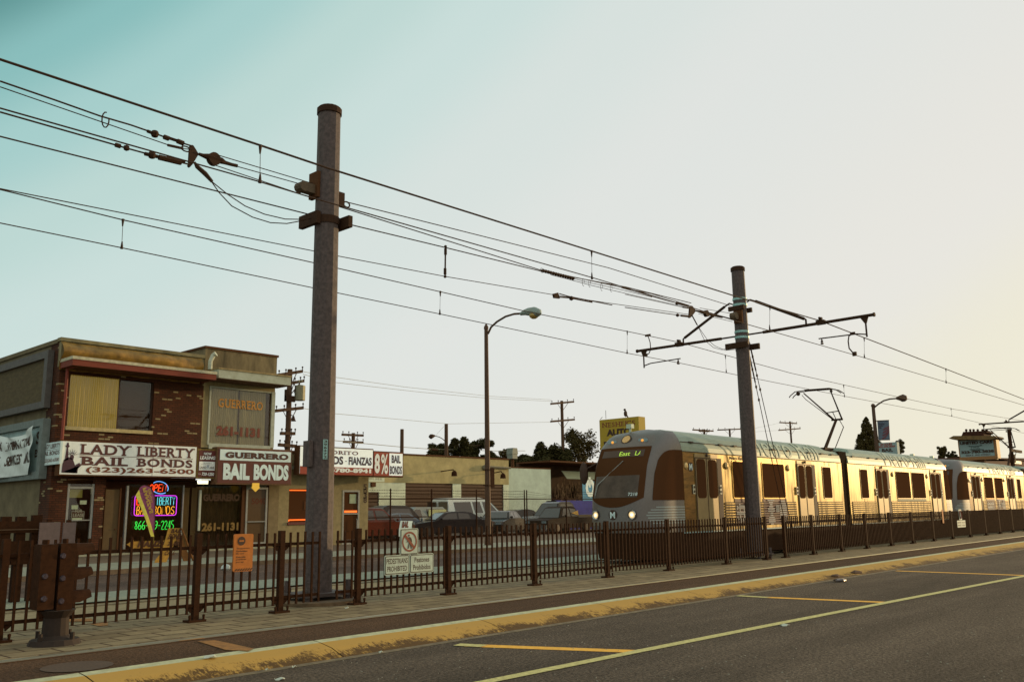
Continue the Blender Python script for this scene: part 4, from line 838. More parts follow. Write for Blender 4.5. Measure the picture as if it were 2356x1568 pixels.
for a, c in ((258, 350), (375, 445)):
    x0, x1 = fx(K4, a, 900), fx(K4, c, 900); b = MB(); n = 16; vs = []
    for i in range(n+1): x = x0+(x1-x0)*i/n; y = FY+.12+.03*math.sin(i*2.1); vs += [(x, y, GZ+.1), (x, y, sz0-.4)]
    b.add(vs, [(2*i, 2*i+2, 2*i+3, 2*i+1) for i in range(n)]); b.build('tan_curtain', TAN, bld)
x0 = fx(K4, 455, 900); b = MB(); b.box(x0, x0+.09, FY-.02, FY+.06, 1.05, 2.75); b.build('lit_door_edge', mat('lit_edge', S(180, 186, 168), .7, var=.05), bld)  # pale strip: light on the edge put into its colour
b = MB(); b.box(BX-.03, BX1+3.3, FY-.06, FY+0.0, GZ-.06, GZ+.07); b.build('base_trim', mat('pale_base_trim', S(150, 152, 130), .9, var=.15), bld)
# side wall boards
def side(K, x, y, X): return PX(*K(x, y), X)
bb = thing('billboard_frame', 'empty dark panelled billboard with grey frame high on the side wall', 'billboard', (BX-.2, 39, 6))
a = side(K1, 680, 175, BX-.2); c = side(K1, 612, 970, BX-.2); z1 = a.z-.05; z0 = c.z; y0 = a.y+.05; y1 = y0+6.4; f = .33
b = MB(); b.box(BX-.25, BX-.02, y0, y0+f, z0, z1); b.box(BX-.25, BX-.02, y1-f, y1, z0, z1); b.box(BX-.25, BX-.02, y0+f, y1-f, z1-f*.9, z1); b.box(BX-.25, BX-.02, y0+f, y1-f, z0, z0+f*.8); b.build('frame', mat('grey_board_frame', S(92, 88, 84), .7, .1, var=.12, scale=6), bb)
b = MB(); b.box(BX-.12, BX-.03, y0+f, y1-f, z0+.2, z1-.2); b.build('panel', mat('dark_board_panel', S(84, 72, 44), .85, var=.14, scale=3, stretch=(1, 1, 3)), bb)
lb = thing('billboard_frame', 'lower grey framed billboard behind the white cloth banner on the side wall', 'billboard', (BX-.2, 39, 3))
a = side(K2, 540, 20, BX-.25); c = side(K2, 492, 670, BX-.25); y0 = a.y-.1; y1 = y0+5.6; z0 = c.z; z1 = side(K1, 600, 1115, BX-.25).z
b = MB(); b.box(BX-.3, BX-.02, y0, y0+.3, z0, z1); b.box(BX-.3, BX-.02, y1-.3, y1, z0, z1); b.box(BX-.3, BX-.02, y0+.3, y1-.3, z0, z0+.28); b.box(BX-.3, BX-.02, y0+.3, y1-.3, z1-.28, z1); b.build('frame', mat('grey_board_frame2', S(112, 122, 118), .7, .1, var=.12, scale=6), lb)
b = MB(); b.box(BX-.14, BX-.03, y0+.3, y1-.3, z0+.28, z1-.28); lp = b.build('panel', mat('pale_blue_board', S(158, 180, 178), .7, var=.1, scale=3), lb)
b = MB(); letters(b, 'S', Vector((BX-.16, y0+.95, z1-.95)), (0, -1, 0), UZ, .45, .5, bold=.03, nrm=(-1, 0, 0)); letters(b, 'ES', Vector((BX-.16, y0+.95, z1-1.45)), (0, -1, 0), UZ, .4, .3, bold=.03, nrm=(-1, 0, 0)); b.build('lettering', M['black'], lp)
# draped cloth banner
bn = thing('cloth_banner', 'draped white cloth banner lettered in black hanging on the side wall', 'banner', (BX-.4, 39, 3))
TL, TR, BR_ = side(K2, 5, 65, BX-.4), side(K2, 432, 12, BX-.4), side(K2, 370, 620, BX-.4); yR = TR.y; wdt = (TL.y-yR)*1.12; zt = TR.z; zb = BR_.z; n, m = 40, 30; vs = []
def bpos(u, v):   # u from left (far) to right (near), v from bottom to top
    y = yR+wdt*(1-u)+.12*(1-v)*(u-.2); z = zb+(zt-zb)*v-.30*math.sin(PI*u)*v**3+.05*(u-.5)
    x = BX-.34-.10*abs(math.sin(PI*u*2.2+v*1.3))-.12*(1-v)*math.sin(u*7+v*3)*.5-.06*math.sin((u+v)*14)*(.3+v*.5)
    return Vector((x, y, z))
for i in range(n+1):
    for j in range(m+1): vs.append(bpos(i/n, j/m))
b = MB(); b.add(vs, [(i*(m+1)+j, (i+1)*(m+1)+j, (i+1)*(m+1)+j+1, i*(m+1)+j+1) for i in range(n) for j in range(m)]); b.build('cloth', mat('white_cloth', S(214, 224, 220), .9, var=.05, scale=4), bn, smooth=True)
def bantext(s, u0, u1, v0, v1, bold=.03):
    v, f = text_raw(s, bold, False); X_ = [q[0] for q in v]; Y_ = [q[1] for q in v]; a0, a1, b0, b1 = min(X_), max(X_), min(Y_), max(Y_)
    b = MB(); b.add([bpos(u0+(u1-u0)*(q[0]-a0)/(a1-a0), v0+(v1-v0)*(q[1]-b0)/(b1-b0))+Vector((-.012, 0, 0)) for q in v], f); b.build('lettering', M['black'], bn)
for w_, u0, u1 in (('GPX', .04, .21), ('INT', .27, .48), ('ERN', .495, .665), ('ATION', .68, .87), ('AL', .88, .97)): bantext(w_, u0, u1, .60, .84)
for w_, u0, u1 in (('PANEL', -.02, .24), ('SER', .32, .48), ('VIC', .49, .63), ('ES', .64, .75), ('INC.', .82, .99)): bantext(w_, max(.0, u0), u1, .24, .47)
# ---------------------------------------------------------------- sign helper
def signbox(name, label, pa, pb, Y, thick, face, edge, cat='sign', group=None, e=.05):
    x0, x1, z0, z1 = rc(pa, pb, Y); r = thing(name, label, cat, ((x0+x1)/2, Y, z0), group)
    b = MB(); b.box(x0-e, x1+e, Y+.02, Y+thick, z0-e, z1+e); b.build('cabinet', edge, r)
    b = MB(); b.box(x0, x1, Y, Y+.03, z0, z1); fc = b.build('face', face, r); return r, fc, x0, x1, z0, z1
LSY = 35.35
lad, fc, x0, x1, z0, z1 = signbox('sign', 'long white LADY LIBERTY BAIL BONDS sign with statue over the shop front', K2(778, 196), K4(412, 488), LSY, .35, M['sign_white'], M['dark'], 'shop sign')
W, H = x1-x0, z1-z0; MR = mat('brown_maroon_print', S(88, 44, 38), .6, var=0); BRN = mat('brown_number_print', S(118, 58, 28), .6, var=0)
def T(root, s, u0, u1, v0, v1, m, bold=.0, serif=False, shear=0, lift=.008, Y=None):
    b = MB(); letters(b, s, Vector((x0+W*u0, (LSY if Y is None else Y)-.002, z0+H*v0)), UX, UZ, W*(u1-u0), H*(v1-v0), bold=bold, serif=serif, shear=shear, lift=lift); return b.build('lettering', m, root)
T(fc, 'LADY', .125, .49, .62, .94, MR, .03, True); T(fc, 'LIBERTY', .53, .985, .62, .94, MR, .03, True)
T(fc, 'BAIL', .125, .47, .29, .56, MR, .035, True); T(fc, 'BONDS', .53, .97, .29, .56, MR, .035, True)
T(fc, '(323)263-6500', .175, .985, .035, .25, BRN, .03)
b = MB(); b.box(x0+W*.125, x0+W*.97, LSY-.008, LSY, z0+H*.585, z0+H*.598); b.box(x0+W*.655, x0+W*.657, LSY-.006, LSY, z0, z1); b.build('rule_line', MR, fc)
b = MB(); P = lambda u, v: (x0+W*u, LSY-.004, z0+H*v)     # crowned statue, arm raised with torch
for q in ([(.012, .06), (.10, .05), (.095, .22), (.105, .30), (.128, .36), (.133, .28), (.145, .30), (.12, .18), (.118, .05)], [(.012, .05), (.118, .04), (.10, .26), (.085, .42), (.07, .50), (.05, .52), (.022, .44), (.014, .30)], [(.026, .40), (.052, .44), (.044, .82), (.034, .82)], [(.028, .82), (.050, .82), (.054, .87), (.024, .87)], [(.032, .87), (.048, .87), (.046, .94), (.040, .975), (.033, .93)], [(.062, .46), (.084, .44), (.088, .54), (.080, .60), (.066, .60), (.060, .54)]):
    b.slab([P(*p) for p in q], (0, -.006, 0))
for i in range(7):
    a = math.radians(15+i*25); c = Vector(P(.075, .58)); d = Vector((math.cos(a), 0, math.sin(a))); n_ = Vector((-math.sin(a), 0, math.cos(a)))*.012
    b.slab([c+d*.06-n_, c+d*.24, c+d*.06+n_], (0, -.006, 0))
b.build('statue_picture', mat('dark_purple_picture', S(66, 36, 50), .6, var=.15, scale=20), fc)
# small sign on the side wall
sx = BX-.12; a = side(K2, 548, 215, sx); c = side(K2, 742, 480, sx); y1, y0 = a.y, c.y; zt = side(K2, 742, 200, sx).z; zb = side(K2, 735, 482, sx).z
ss = thing('sign', 'small white LADY LIBERTY BAIL BONDS sign on the side wall beside the long one', 'shop sign', (sx, (y0+y1)/2, zb))
b = MB(); b.box(sx, sx+.08, y0, y1, zb, zt); ff = b.build('face', M['sign_blue_white'], ss)
for s_, v0, v1, m_ in (('LADY LIBERTY', .73, .93, MR), ('BAIL BONDS', .42, .62, MR), ('(323)263-6500', .08, .28, BRN)):
    b = MB(); letters(b, s_, Vector((sx-.003, y1-.05, zb+(zt-zb)*v0)), (0, -1, 0), UZ, (y1-y0)-.1, (zt-zb)*(v1-v0), bold=.02, nrm=(-1, 0, 0)); b.build('lettering', m_, ff)
b = MB(); b.box(sx-.006, sx, y0+.05, y1-.05, zb+(zt-zb)*.665, zb+(zt-zb)*.68); b.build('rule_line', MR, ff)
# now leasing board
nl, fc, x0, x1, z0, z1 = signbox('sign', 'narrow dark red NOW LEASING board between the two big signs', K4(462, 155), K4(655, 492), LSY, .2, mat('dark_red_board', S(92, 32, 26), .6, var=.05), mat('ragged_gold_edge', S(118, 96, 44), .9, var=.3, scale=20), 'leasing sign', e=.07)
W, H = x1-x0, z1-z0
T(fc, 'NOW', .28, .74, .83, .93, M['sign_white'], .03); T(fc, 'LEASING', .06, .96, .66, .79, M['sign_white'], .03, shear=.15)
b = MB(); b.box(x0+W*.03, x0+W*.97, LSY-.01, LSY, z0+H*.25, z0+H*.58); pn = b.build('white_panel', M['sign_white'], fc)
T(pn, 'THIS PROPERTY', .22, .78, .51, .54, M['black'], 0, lift=.018); T(pn, 'IS MANAGED BY', .15, .85, .455, .485, M['black'], 0, lift=.018); T(pn, 'LAND', .05, .46, .32, .40, M['black'], .01, True, lift=.018); T(pn, 'ARK', .64, .94, .32, .40, M['black'], .01, True, lift=.018)
b = MB()
for i in range(4): b.box(x0+W*(.49+i*.035), x0+W*(.505+i*.035), LSY-.016, LSY-.011, z0+H*.33, z0+H*.42)
b.box(x0+W*.48, x0+W*.62, LSY-.016, LSY-.011, z0+H*.42, z0+H*.44); b.box(x0+W*.05, x0+W*.95, LSY-.016, LSY-.011, z0+H*.29, z0+H*.30); b.build('column_emblem', mat('blue_grey_print', S(120, 130, 150), .6, var=0), pn)
T(fc, '720-1250', .2, .93, .05, .17, M['sign_white'], .03, shear=.15); T(fc, '(323)', .0, .15, .09, .13, M['sign_white'], .0)
# Guerrero sign
GY = 35.2
gs, fc, x0, x1, z0, z1 = signbox('sign', 'GUERRERO BAIL BONDS sign with white top band and maroon lower panel', K4(705, 125), K4(1605, 578), GY, .45, mat('maroon_board', S(88, 34, 24), .6, var=.05), mat('rusty_sign_edge', S(108, 78, 50), .8, var=.25, scale=12), 'shop sign', e=.05)
W, H = x1-x0, z1-z0; b = MB(); b.box(x0+W*.02, x1-.03, GY-.012, GY, z0+H*.655, z1-.05); tp = b.build('white_band', M['sign_blue_white'], fc)
T(tp, 'GUERRERO', .085, .955, .72, .90, mat('dark_brown_print', S(70, 32, 20), .6, var=0), .065, True, lift=.02, Y=GY)
T(fc, 'BAIL', .07, .42, .10, .57, M['sign_blue_white'], .055, Y=GY); T(fc, 'BONDS', .475, .965, .10, .57, M['sign_blue_white'], .055, Y=GY)
b = MB(); cx = x0+W*.51
b.slab([(cx-.17, GY-.02, z0+.02), (cx+.17, GY-.02, z0+.02), (cx+.17, GY-.02, z0-.16), (cx+.22, GY-.02, z0-.17), (cx, GY-.02, z0-.36), (cx-.22, GY-.02, z0-.17), (cx-.17, GY-.02, z0-.16)], (0, .05, 0)); b.build('arrow_lamp', emi('yellow_arrow', S(190, 150, 50), .7), gs)
# ================================================================ GUERRERO BUILDING
gx0, gx1 = BX1, PY(*K3(1840, 300), FY).x; gz = PY(*K3(820, 42), FY).z
gb = thing('stucco_office_building', 'stained stucco office building with a big corner window lettered GUERRERO', 'building', (gx0, FY, GZ))
cz0, cz1 = PY(*K3(1000, 470), 34.9).z, PY(*K3(1000, 345), 34.9).z; uz0 = PY(*K3(800, 1480), FY).z
a0, a1, w0, w1 = fx(K3, 868, 1000), fx(K3, 1752, 1000), PY(*K3(830, 1415), FY).z, PY(*K3(880, 605), FY).z
STW = mat('cream_stucco', S(150, 136, 96), .95, var=.12, scale=3)
b = MB(); b.box(gx0, gx1, FY, FY+.25, cz1-.3, gz); b.box(gx0, gx0+.2, FY+.25, FY+11, topz-.3, gz); b.box(gx1-.2, gx1, FY+.25, FY+11, 4.2, gz); b.box(gx0+.2, gx1-.2, FY+10.8, FY+11, GZ, gz); b.build('parapet', mat('stained_parapet', S(112, 100, 72), .95, var=.32, scale=1.1, stretch=(1.5, 1, .45)), gb)
b = MB(); b.box(gx0-.05, gx1+.06, FY-.05, FY+.1, gz, gz+.1); b.box(gx0-.05, gx0+.1, FY+.1, FY+11, gz, gz+.1); b.build('coping', M['dark'], gb)
b = MB(); b.box(gx0, a0, FY, FY+.25, uz0, cz1-.3); b.box(a1, gx1-.05, FY, FY+.25, uz0, cz1-.3); b.box(a0, a1, FY, FY+.25, w1, cz1-.3); b.box(a0, a1, FY, FY+.25, uz0, w0); b.build('front_wall', STW, gb)
b = MB(); b.box(a0-.08, a0, FY-.05, FY, w0-.08, w1+.05); b.box(a1, a1+.18, FY-.05, FY, w0-.08, w1+.05); b.box(a0, a1, FY-.05, FY, w0-.24, w0); b.box(a0, a1, FY-.04, FY+.1, w1-.02, w1+.05); wf = b.build('window_frame', mat('white_frame', S(172, 178, 160), .8, var=.08), gb)
b = MB(); n = 150; vs = []
for i in range(n+1): x = a0+(a1-a0)*i/n; y = FY+.13+.03*math.sin(i*1.35); vs += [(x, y, w0), (x, y, w1)]
b.add(vs, [(2*i, 2*i+2, 2*i+3, 2*i+1) for i in range(n)]); b.build('vertical_blinds', mat('olive_vertical_blinds', S(206, 192, 146), .9, var=.12, scale=2, stretch=(4, 4, .3)), gb)
b = MB(); xm = fx(K3, 1300, 1000); b.box(xm-.03, xm+.03, FY+.065, FY+.2, w0, w1); b.build('window_mullion', M['dark'], gb); b = MB(); b.box(a1-.22, a1, FY+.065, FY+.26, w0, w1); b.build('window_mullion', M['dark'], gb); b = MB(); b.box(a0, a1, FY+.36, FY+.4, w0, w1); b.build('window_backing', M['dark'], gb)
b = MB(); b.box(a0, a1, FY+.05, FY+.06, w0, w1); pn = b.build('window_pane', CG, gb)
ww, wh = a1-a0, w1-w0
for s_, u0, u1, v0, v1, m_, bo, se in (('GUERRERO', .13, .865, .655, .815, mat('orange_window_letters', S(196, 136, 44), .6, var=.08), .02, True), ('261-1131', .12, .83, .145, .325, mat('brown_red_window_letters', S(112, 50, 28), .6, var=.05), .06, False)):
    b = MB(); letters(b, s_, Vector((a0+ww*u0, FY+.04, w0+wh*v0)), UX, UZ, ww*(u1-u0), wh*(v1-v0), bold=bo, serif=se); b.build('lettering', m_, pn)
b = MB(); q0, q1 = PY(*K3(1000, 345), 34.9).x, PY(*K3(2045, 460), 34.9).x; b.box(q0, q1, 34.9, FY, cz0, cz1); cp = b.build('canopy', mat('peeling_white_canopy', S(158, 162, 140), .85, var=.2, scale=4, col2=S(182, 190, 172)), gb)
b = MB(); b.box(q0-.02, q1+.02, 34.86, FY, cz1, cz1+.07); b.build('canopy_cap', mat('tan_cap', S(146, 128, 88), .9, var=.2, scale=4), cp)
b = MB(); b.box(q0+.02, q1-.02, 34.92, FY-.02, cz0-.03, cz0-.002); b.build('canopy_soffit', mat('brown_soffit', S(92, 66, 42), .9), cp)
b = MB(); c = PY(*K3(870, 350), 35.6); b.tube([c, c+UZ*.35, c+Vector((.12, 0, .62)), c+Vector((.2, -.1, .70))], [.10, .10, .11, .12], 8); b.build('vent_pipe', mat('white_vent_pipe', S(176, 180, 160), .7), gb)
# ground floor of the Guerrero building
g0, g1 = fx(K4, 480, 900), fx(K4, 1455, 900)
b = MB(); b.box(fx(K4, 1330, 900), g1, FY, FY+.25, GZ, 4.4); b.box(g0, fx(K4, 1330, 900), FY+.02, FY+.25, 3.3, 4.5); b.build('ground_floor_wall', mat('tan_stucco', S(128, 112, 80), .95, var=.12, scale=3), gb)
b = MB(); b.box(g0, fx(K4, 1020, 900), FY+.06, FY+.075, GZ+.1, 3.3); sp = b.build('shop_pane', CG, gb)
b = MB(); n = 40; vs = []; x0_, x1_ = g0, fx(K4, 1010, 900)
for i in range(n+1): x = x0_+(x1_-x0_)*i/n; y = FY+.5+.03*math.sin(i*1.5); vs += [(x, y, GZ), (x, y, 2.9)]
b.add(vs, [(2*i, 2*i+2, 2*i+3, 2*i+1) for i in range(n)]); b.build('brown_blinds', mat('brown_blinds', S(86, 64, 38), .9, var=.12, scale=3), gb)
for s_, v0, ht, m_ in (('GUERRERO', 2.28, .32, mat('faint_brown_letters', S(70, 46, 26), .8, var=0)), ('261-1131', 1.02, .36, mat('dull_yellow_letters', S(126, 98, 44), .8, var=.1))):
    b = MB(); letters(b, s_, Vector((fx(K4, 505, 1000), FY+.05, v0)), UX, UZ, fx(K4, 965, 1000)-fx(K4, 505, 1000), ht, bold=.05); b.build('lettering', m_, sp)
b = MB(); b.box(fx(K4, 500, 550), fx(K4, 625, 550), FY+.35, FY+.42, PY(*K4(560, 558), FY+.3).z, PY(*K4(560, 535), FY+.3).z); b.box(fx(K4, 500, 550), fx(K4, 625, 550), FY+.35, FY+.4, PY(*K4(560, 576), FY+.3).z, PY(*K4(560, 566), FY+.3).z); b.build('ceiling_lamp', emi('tube_glow', (1, .93, .6, 1), 3.2), gb)
d0, d1 = fx(K4, 1045, 900), fx(K4, 1315, 900); zt = PY(*K4(1180, 620), FY).z
b = MB(); b.box(d0, d0+.09, FY, FY+.12, GZ, zt); b.box(d1-.09, d1, FY, FY+.12, GZ, zt); b.box(d0+.09, d1-.09, FY, FY+.12, zt-.09, zt); b.box(d0+.09, d1-.09, FY, FY+.12, GZ, GZ+.28); b.box(d0+.1, d1-.1, FY-.04, FY-.0, 1.36, 1.40); gd = b.build('glass_door', M['alu'], gb)
b = MB(); b.box(d0+.09, d1-.09, FY+.05, FY+.065, GZ+.28, zt-.09); b.build('door_pane', mat('bronze_pane', S(90, 68, 42), .3, var=.06, spec=.5), gd)
b = MB(); letters(b, '5040', Vector((d0+.3, FY+.045, zt-.75)), UX, UZ, .75, .28, bold=.03); b.build('lettering', mat('brown_number', S(100, 52, 28), .8, var=0), gd)
b = MB(); b.box(d0-.2, d0, FY+.02, FY+.2, GZ, 3.3); b.box(d1, fx(K4, 1330, 900)+.01, FY+.02, FY+.1, GZ, 3.3); b.build('door_jamb', M['dark'], gb)
# ================================================================ SMALL TAN SHOP with the long sign
s0, s1 = g1, fx(K8, 582, 1200); sz = PY(*K4(1700, 195), FY).z
sh = thing('tan_shop_building', 'low tan stucco shop with orange neon window and glass door', 'building', (s0, FY, GZ))
TS = mat('tan_shop_stucco', S(146, 132, 94), .95, var=.12, scale=4); v0, v1 = fx(K4, 1585, 800), fx(K4, 2010, 800); y0_, y1_ = PY(*K4(1700, 1055), FY).z, PY(*K4(1700, 640), FY).z
e0, e1 = fx(K8, 232, 1300), fx(K8, 462, 1300); ez = PY(*K8(340, 1040), FY).z
b = MB(); b.box(s0, v0, FY, FY+.25, GZ, sz); b.box(v0, v1, FY, FY+.25, GZ, y0_); b.box(v0, v1, FY, FY+.25, y1_, sz); b.box(v1, e0, FY, FY+.25, GZ, sz); b.box(e0, e1, FY, FY+.25, ez, sz); b.box(e1, s1, FY, FY+.25, GZ, sz); b.box(s1-.2, s1, FY+.25, FY+12, GZ, sz); b.build('front_wall', TS, sh)
b = MB(); b.box(s0, s1+.04, FY-.05, FY+12, sz, sz+.12); b.build('roof', M['dark'], sh); b = MB(); b.box(s0, s1+.02, FY-.04, FY-.001, sz-.75, sz-.6); b.build('fascia_strip', mat('pale_strip', S(160, 164, 144), .8, var=.1), sh)
b = MB(); b.box(v0, v1, FY+.1, FY+.12, y0_, y1_); sw = b.build('window_pane', TGL, sh); b = MB(); b.box(v0-.06, v1, FY-.06, FY+.03, y0_-.12, y0_); b.build('window_sill', M['maroon'], sh)
b = MB(); NO = emi('orange_neon', (1, .16, .02, 1), 1.1); b.tube([(v0+.05, FY+.04, y1_-.06), (v1, FY+.04, y1_-.06)], .03, 6); b.tube([(v0+.05, FY+.04, y0_+.04), (v0+.05, FY+.04, y0_+.1), (v1, FY+.04, y0_+.1)], .03, 6); b.build('neon_tube', NO, sh)
b = MB(); b.box(v0+.9, v1, FY+.08, FY+.1, y0_+.55, y0_+.95); b.build('window_poster', M['dark'], sw)
b = MB(); b.box(e0, e0+.09, FY-.02, FY+.12, GZ, ez); b.box(e1-.09, e1, FY-.02, FY+.12, GZ, ez); b.box(e0+.09, e1-.09, FY-.02, FY+.12, ez-.09, ez); b.box(e0+.09, e1-.09, FY-.02, FY+.12, GZ, GZ+.22); zz = PY(*K8(340, 1358), FY).z; b.box(e0+.09, e1-.09, FY-.02, FY+.05, zz-.03, zz+.03); b.tube([(e1-.2, FY-.05, zz-.25), (e1-.2, FY-.09, zz-.3), (e1-.2, FY-.09, zz-.75), (e1-.2, FY-.05, zz-.8)], .02, 6); sd = b.build('glass_door', M['alu'], sh)
b = MB(); b.box(e0+.09, e1-.09, FY+.04, FY+.05, GZ+.22, ez-.09); b.build('door_pane', TGL, sd); b = MB(); b.box(e0+.14, e1-.14, FY+.0, FY+.03, zz+.06, zz+.16); b.build('orange_push_bar', NO, sd); b = MB(); b.box(e0+.45, e0+.85, FY+.02, FY+.035, zz+.5, zz+.95); b.build('paper_notice', PAP, sd)
b = MB()
for i, ch in enumerate('5038'): q = PY(*K8(540, 1000+i*58), FY-.01); letters(b, ch, Vector((q.x-.1, FY-.005, q.z-.14)), UX, UZ, .22, .3, bold=.03)
b.build('house_number', M['black'], sh)
OY = 35.1
os_, fc, x0, x1, z0, z1 = signbox('sign', 'wide white and red sign reading BONDS - FIANZAS and 780-8941 partly behind the pole', K8(-330, 450), K8(640, 840), OY, .4, mat('backlit_white_sign', S(232, 238, 232), .5, var=.04, scale=3, emis=S(226, 236, 228), es=.3), M['dark'], 'shop sign')
zt_, zb_ = PY(*K8(360, 500), OY).z, PY(*K8(360, 838), OY).z; z0, z1 = zb_, zt_; W, H = x1-x0, z1-z0
b = MB(); b.box(x0, x1, OY-.012, OY, z0, z0+H*.30); rb = b.build('red_band', M['redp'], fc)
X = lambda px: (PY(*K8(px, 650), OY).x-x0)/W
T(fc, 'ORITO', X(80), X(445), .80, .95, M['maroon'], .02, True, Y=OY); T(fc, 'BONDS', X(-150), X(245), .40, .73, M['navy'], .04, Y=OY); T(fc, '-', X(272), X(290), .52, .56, M['navy'], .05, Y=OY); T(fc, 'FIANZAS', X(318), X(628), .40, .73, M['navy'], .04, Y=OY)
T(rb, '(323)780-8941', X(-170), X(620), .05, .265, M['sign_white'], .055, lift=.018, Y=OY)
os2, fc, x0, x1, z0, z1 = signbox('sign', 'red 8% sign panel joined to a white BAIL BONDS panel at the shop corner', K8(660, 525), K8(1045, 855), OY, .4, M['redp'], M['dark'], 'shop sign')
W, H = x1-x0, z1-z0; T(fc, '8', .02, .20, .10, .93, M['sign_white'], .04, Y=OY); T(fc, '%', .24, .48, .08, .93, M['sign_white'], .02, Y=OY)
b = MB(); b.box(x0+W*.525, x1-.02, OY-.012, OY, z0+.03, z1-.03); wp = b.build('white_panel', MC['backlit_white_sign'], fc); T(wp, 'BAIL', .60, .92, .56, .90, M['navy'], .04, lift=.02, Y=OY); T(wp, 'BONDS', .545, .965, .08, .44, M['navy'], .04, lift=.02, Y=OY)

# ================================================================ NEON, FLAG, SANDWICH BOARDS
NY = FY-.06
def strokes(s):
    D = {'O': [[(.5, 0), (.1, .15), (0, .5), (.1, .85), (.5, 1), (.9, .85), (1, .5), (.9, .15), (.5, 0)]], 'P': [[(0, 0), (0, 1), (.7, 1), (1, .78), (.7, .5), (0, .5)]], 'E': [[(1, 0), (0, 0), (0, 1), (1, 1)], [(0, .5), (.75, .5)]], 'N': [[(0, 0), (0, 1), (1, 0), (1, 1)]],
     'L': [[(0, 1), (0, 0), (1, 0)]], 'I': [[(.5, 0), (.5, 1)]], 'B': [[(0, 0), (0, 1), (.7, 1), (.95, .78), (.7, .53), (0, .53)], [(.7, .53), (1, .27), (.7, 0), (0, 0)]], 'R': [[(0, 0), (0, 1), (.7, 1), (1, .76), (.7, .5), (0, .5)], [(.6, .5), (1, 0)]], 'T': [[(0, 1), (1, 1)], [(.5, 1), (.5, 0)]], 'Y': [[(0, 1), (.5, .5), (1, 1)], [(.5, .5), (.5, 0)]],
     'A': [[(0, 0), (.5, 1), (1, 0)], [(.2, .38), (.8, .38)]], 'D': [[(0, 0), (0, 1), (.6, 1), (1, .7), (1, .3), (.6, 0), (0, 0)]], 'S': [[(1, .85), (.6, 1), (.1, .85), (.15, .6), (.85, .4), (.95, .15), (.5, 0), (0, .15)]],
     '8': [[(.5, .53), (.1, .75), (.5, 1), (.9, .75), (.5, .53), (0, .25), (.5, 0), (1, .25), (.5, .53)]], '6': [[(.85, 1), (.2, .7), (0, .3), (.3, 0), (.8, .05), (1, .3), (.75, .52), (.1, .4)]], '2': [[(0, .8), (.3, 1), (.8, .95), (.95, .7), (0, 0), (1, 0)]], '4': [[(.75, 0), (.75, 1), (0, .3), (1, .3)]], '5': [[(.9, 1), (.15, 1), (.1, .58), (.7, .58), (1, .3), (.7, 0), (0, .05)]], '-': [[(.1, .45), (.9, .45)]], '3': [[(0, .9), (.6, 1), (.9, .75), (.4, .53), (1, .3), (.6, 0), (0, .1)]], '9': [[(.15, 0), (.8, .3), (1, .7), (.7, 1), (.2, .95), (0, .7), (.25, .48), (.9, .6)]]}
    return D.get(s, [])
def neon(root, s, pa, pb, m, r=.011, name='neon_letters', gap=.35, sh=0):
    x0, x1, z0, z1 = rc(pa, pb, NY); n = len(s); cw = (x1-x0)/(n+gap*(n-1)); b = MB()
    for i, ch in enumerate(s):
        ox = x0+i*cw*(1+gap)
        for st in strokes(ch):
            if ch in 'OS86253BPRD9': 
                cl_ = st[0] == st[-1]; ns_ = [st[0]]
                for p_, q_ in zip(st, st[1:]): ns_ += [(p_[0]*.75+q_[0]*.25, p_[1]*.75+q_[1]*.25), (p_[0]*.25+q_[0]*.75, p_[1]*.25+q_[1]*.75)]
                ns_.append(st[-1]); st = ns_
                if cl_: st = st[1:-1]+[st[1]]
            b.tube([(ox+u*cw+sh*v*(z1-z0), NY, z0+v*(z1-z0)) for u, v in st], r, 5)
    return b.build(name, m, root)
RED, BLU, MAG, CYA, YLW, GRN = emi('neon_red', (1, .07, .01, 1), 1.1), emi('neon_blue', (.16, .45, 1, 1), 1.1), emi('neon_magenta', (.75, .05, .95, 1), 1.0), emi('neon_cyan', (.12, .70, .78, 1), .9), emi('neon_amber', (1, .42, .02, 1), 1.1), emi('neon_green', (.03, .85, .08, 1), .75)
c = PY(*KN(740, 190), NY); ns = thing('neon_sign', 'red and blue neon OPEN sign in an oval in the dark shop window', 'neon sign', c)
neon(ns, 'OPEN', KN(585, 140), KN(830, 250), RED, .02, sh=.12); b = MB(); u = abs(PY(*KN(870, 190), NY).x-c.x); v = abs(PY(*KN(740, 95), NY).z-c.z); b.tube(arc(c+Vector((.02, .02, 0)), (1, 0, -.12), UZ, u*1.0, v, -.4, 2.5, 16), .016, 5); b.tube(arc(c+Vector((.02, .02, 0)), (1, 0, -.12), UZ, u, v, 3.9, 5.5, 10), .016, 5); b.build('neon_oval', BLU, ns)
c = PY(*KN(680, 470), NY); ns = thing('neon_sign', 'magenta framed neon LIBERTY BAIL BONDS sign partly behind the feather flag', 'neon sign', c)
b = MB(); x0, x1, z0, z1 = rc(KN(355, 315), KN(995, 622), NY); b.tube([(x, NY, z) for x, z in rrect(x0, x1, z0, z1, .1)]+[(x1, NY, z1-.1)], .015, 6, False); b.build('neon_frame', MAG, ns)
neon(ns, 'L', KN(385, 365), KN(440, 460), RED, .026); neon(ns, 'IBERTY', KN(690, 340), KN(975, 460), CYA, .011, gap=.3); neon(ns, 'BAIL', KN(385, 485), KN(590, 610), YLW, .011, gap=.3); neon(ns, 'BONDS', KN(640, 485), KN(965, 605), YLW, .011, gap=.3)
c = PY(*KN(650, 780), NY); ns = thing('neon_sign', 'green neon telephone number 866 and 2245 below the framed neon sign', 'neon sign', c); neon(ns, '866-', KN(352, 715), KN(560, 845), GRN, .012, gap=.28); neon(ns, '9-2245', KN(665, 712), KN(955, 840), GRN, .012, gap=.28)
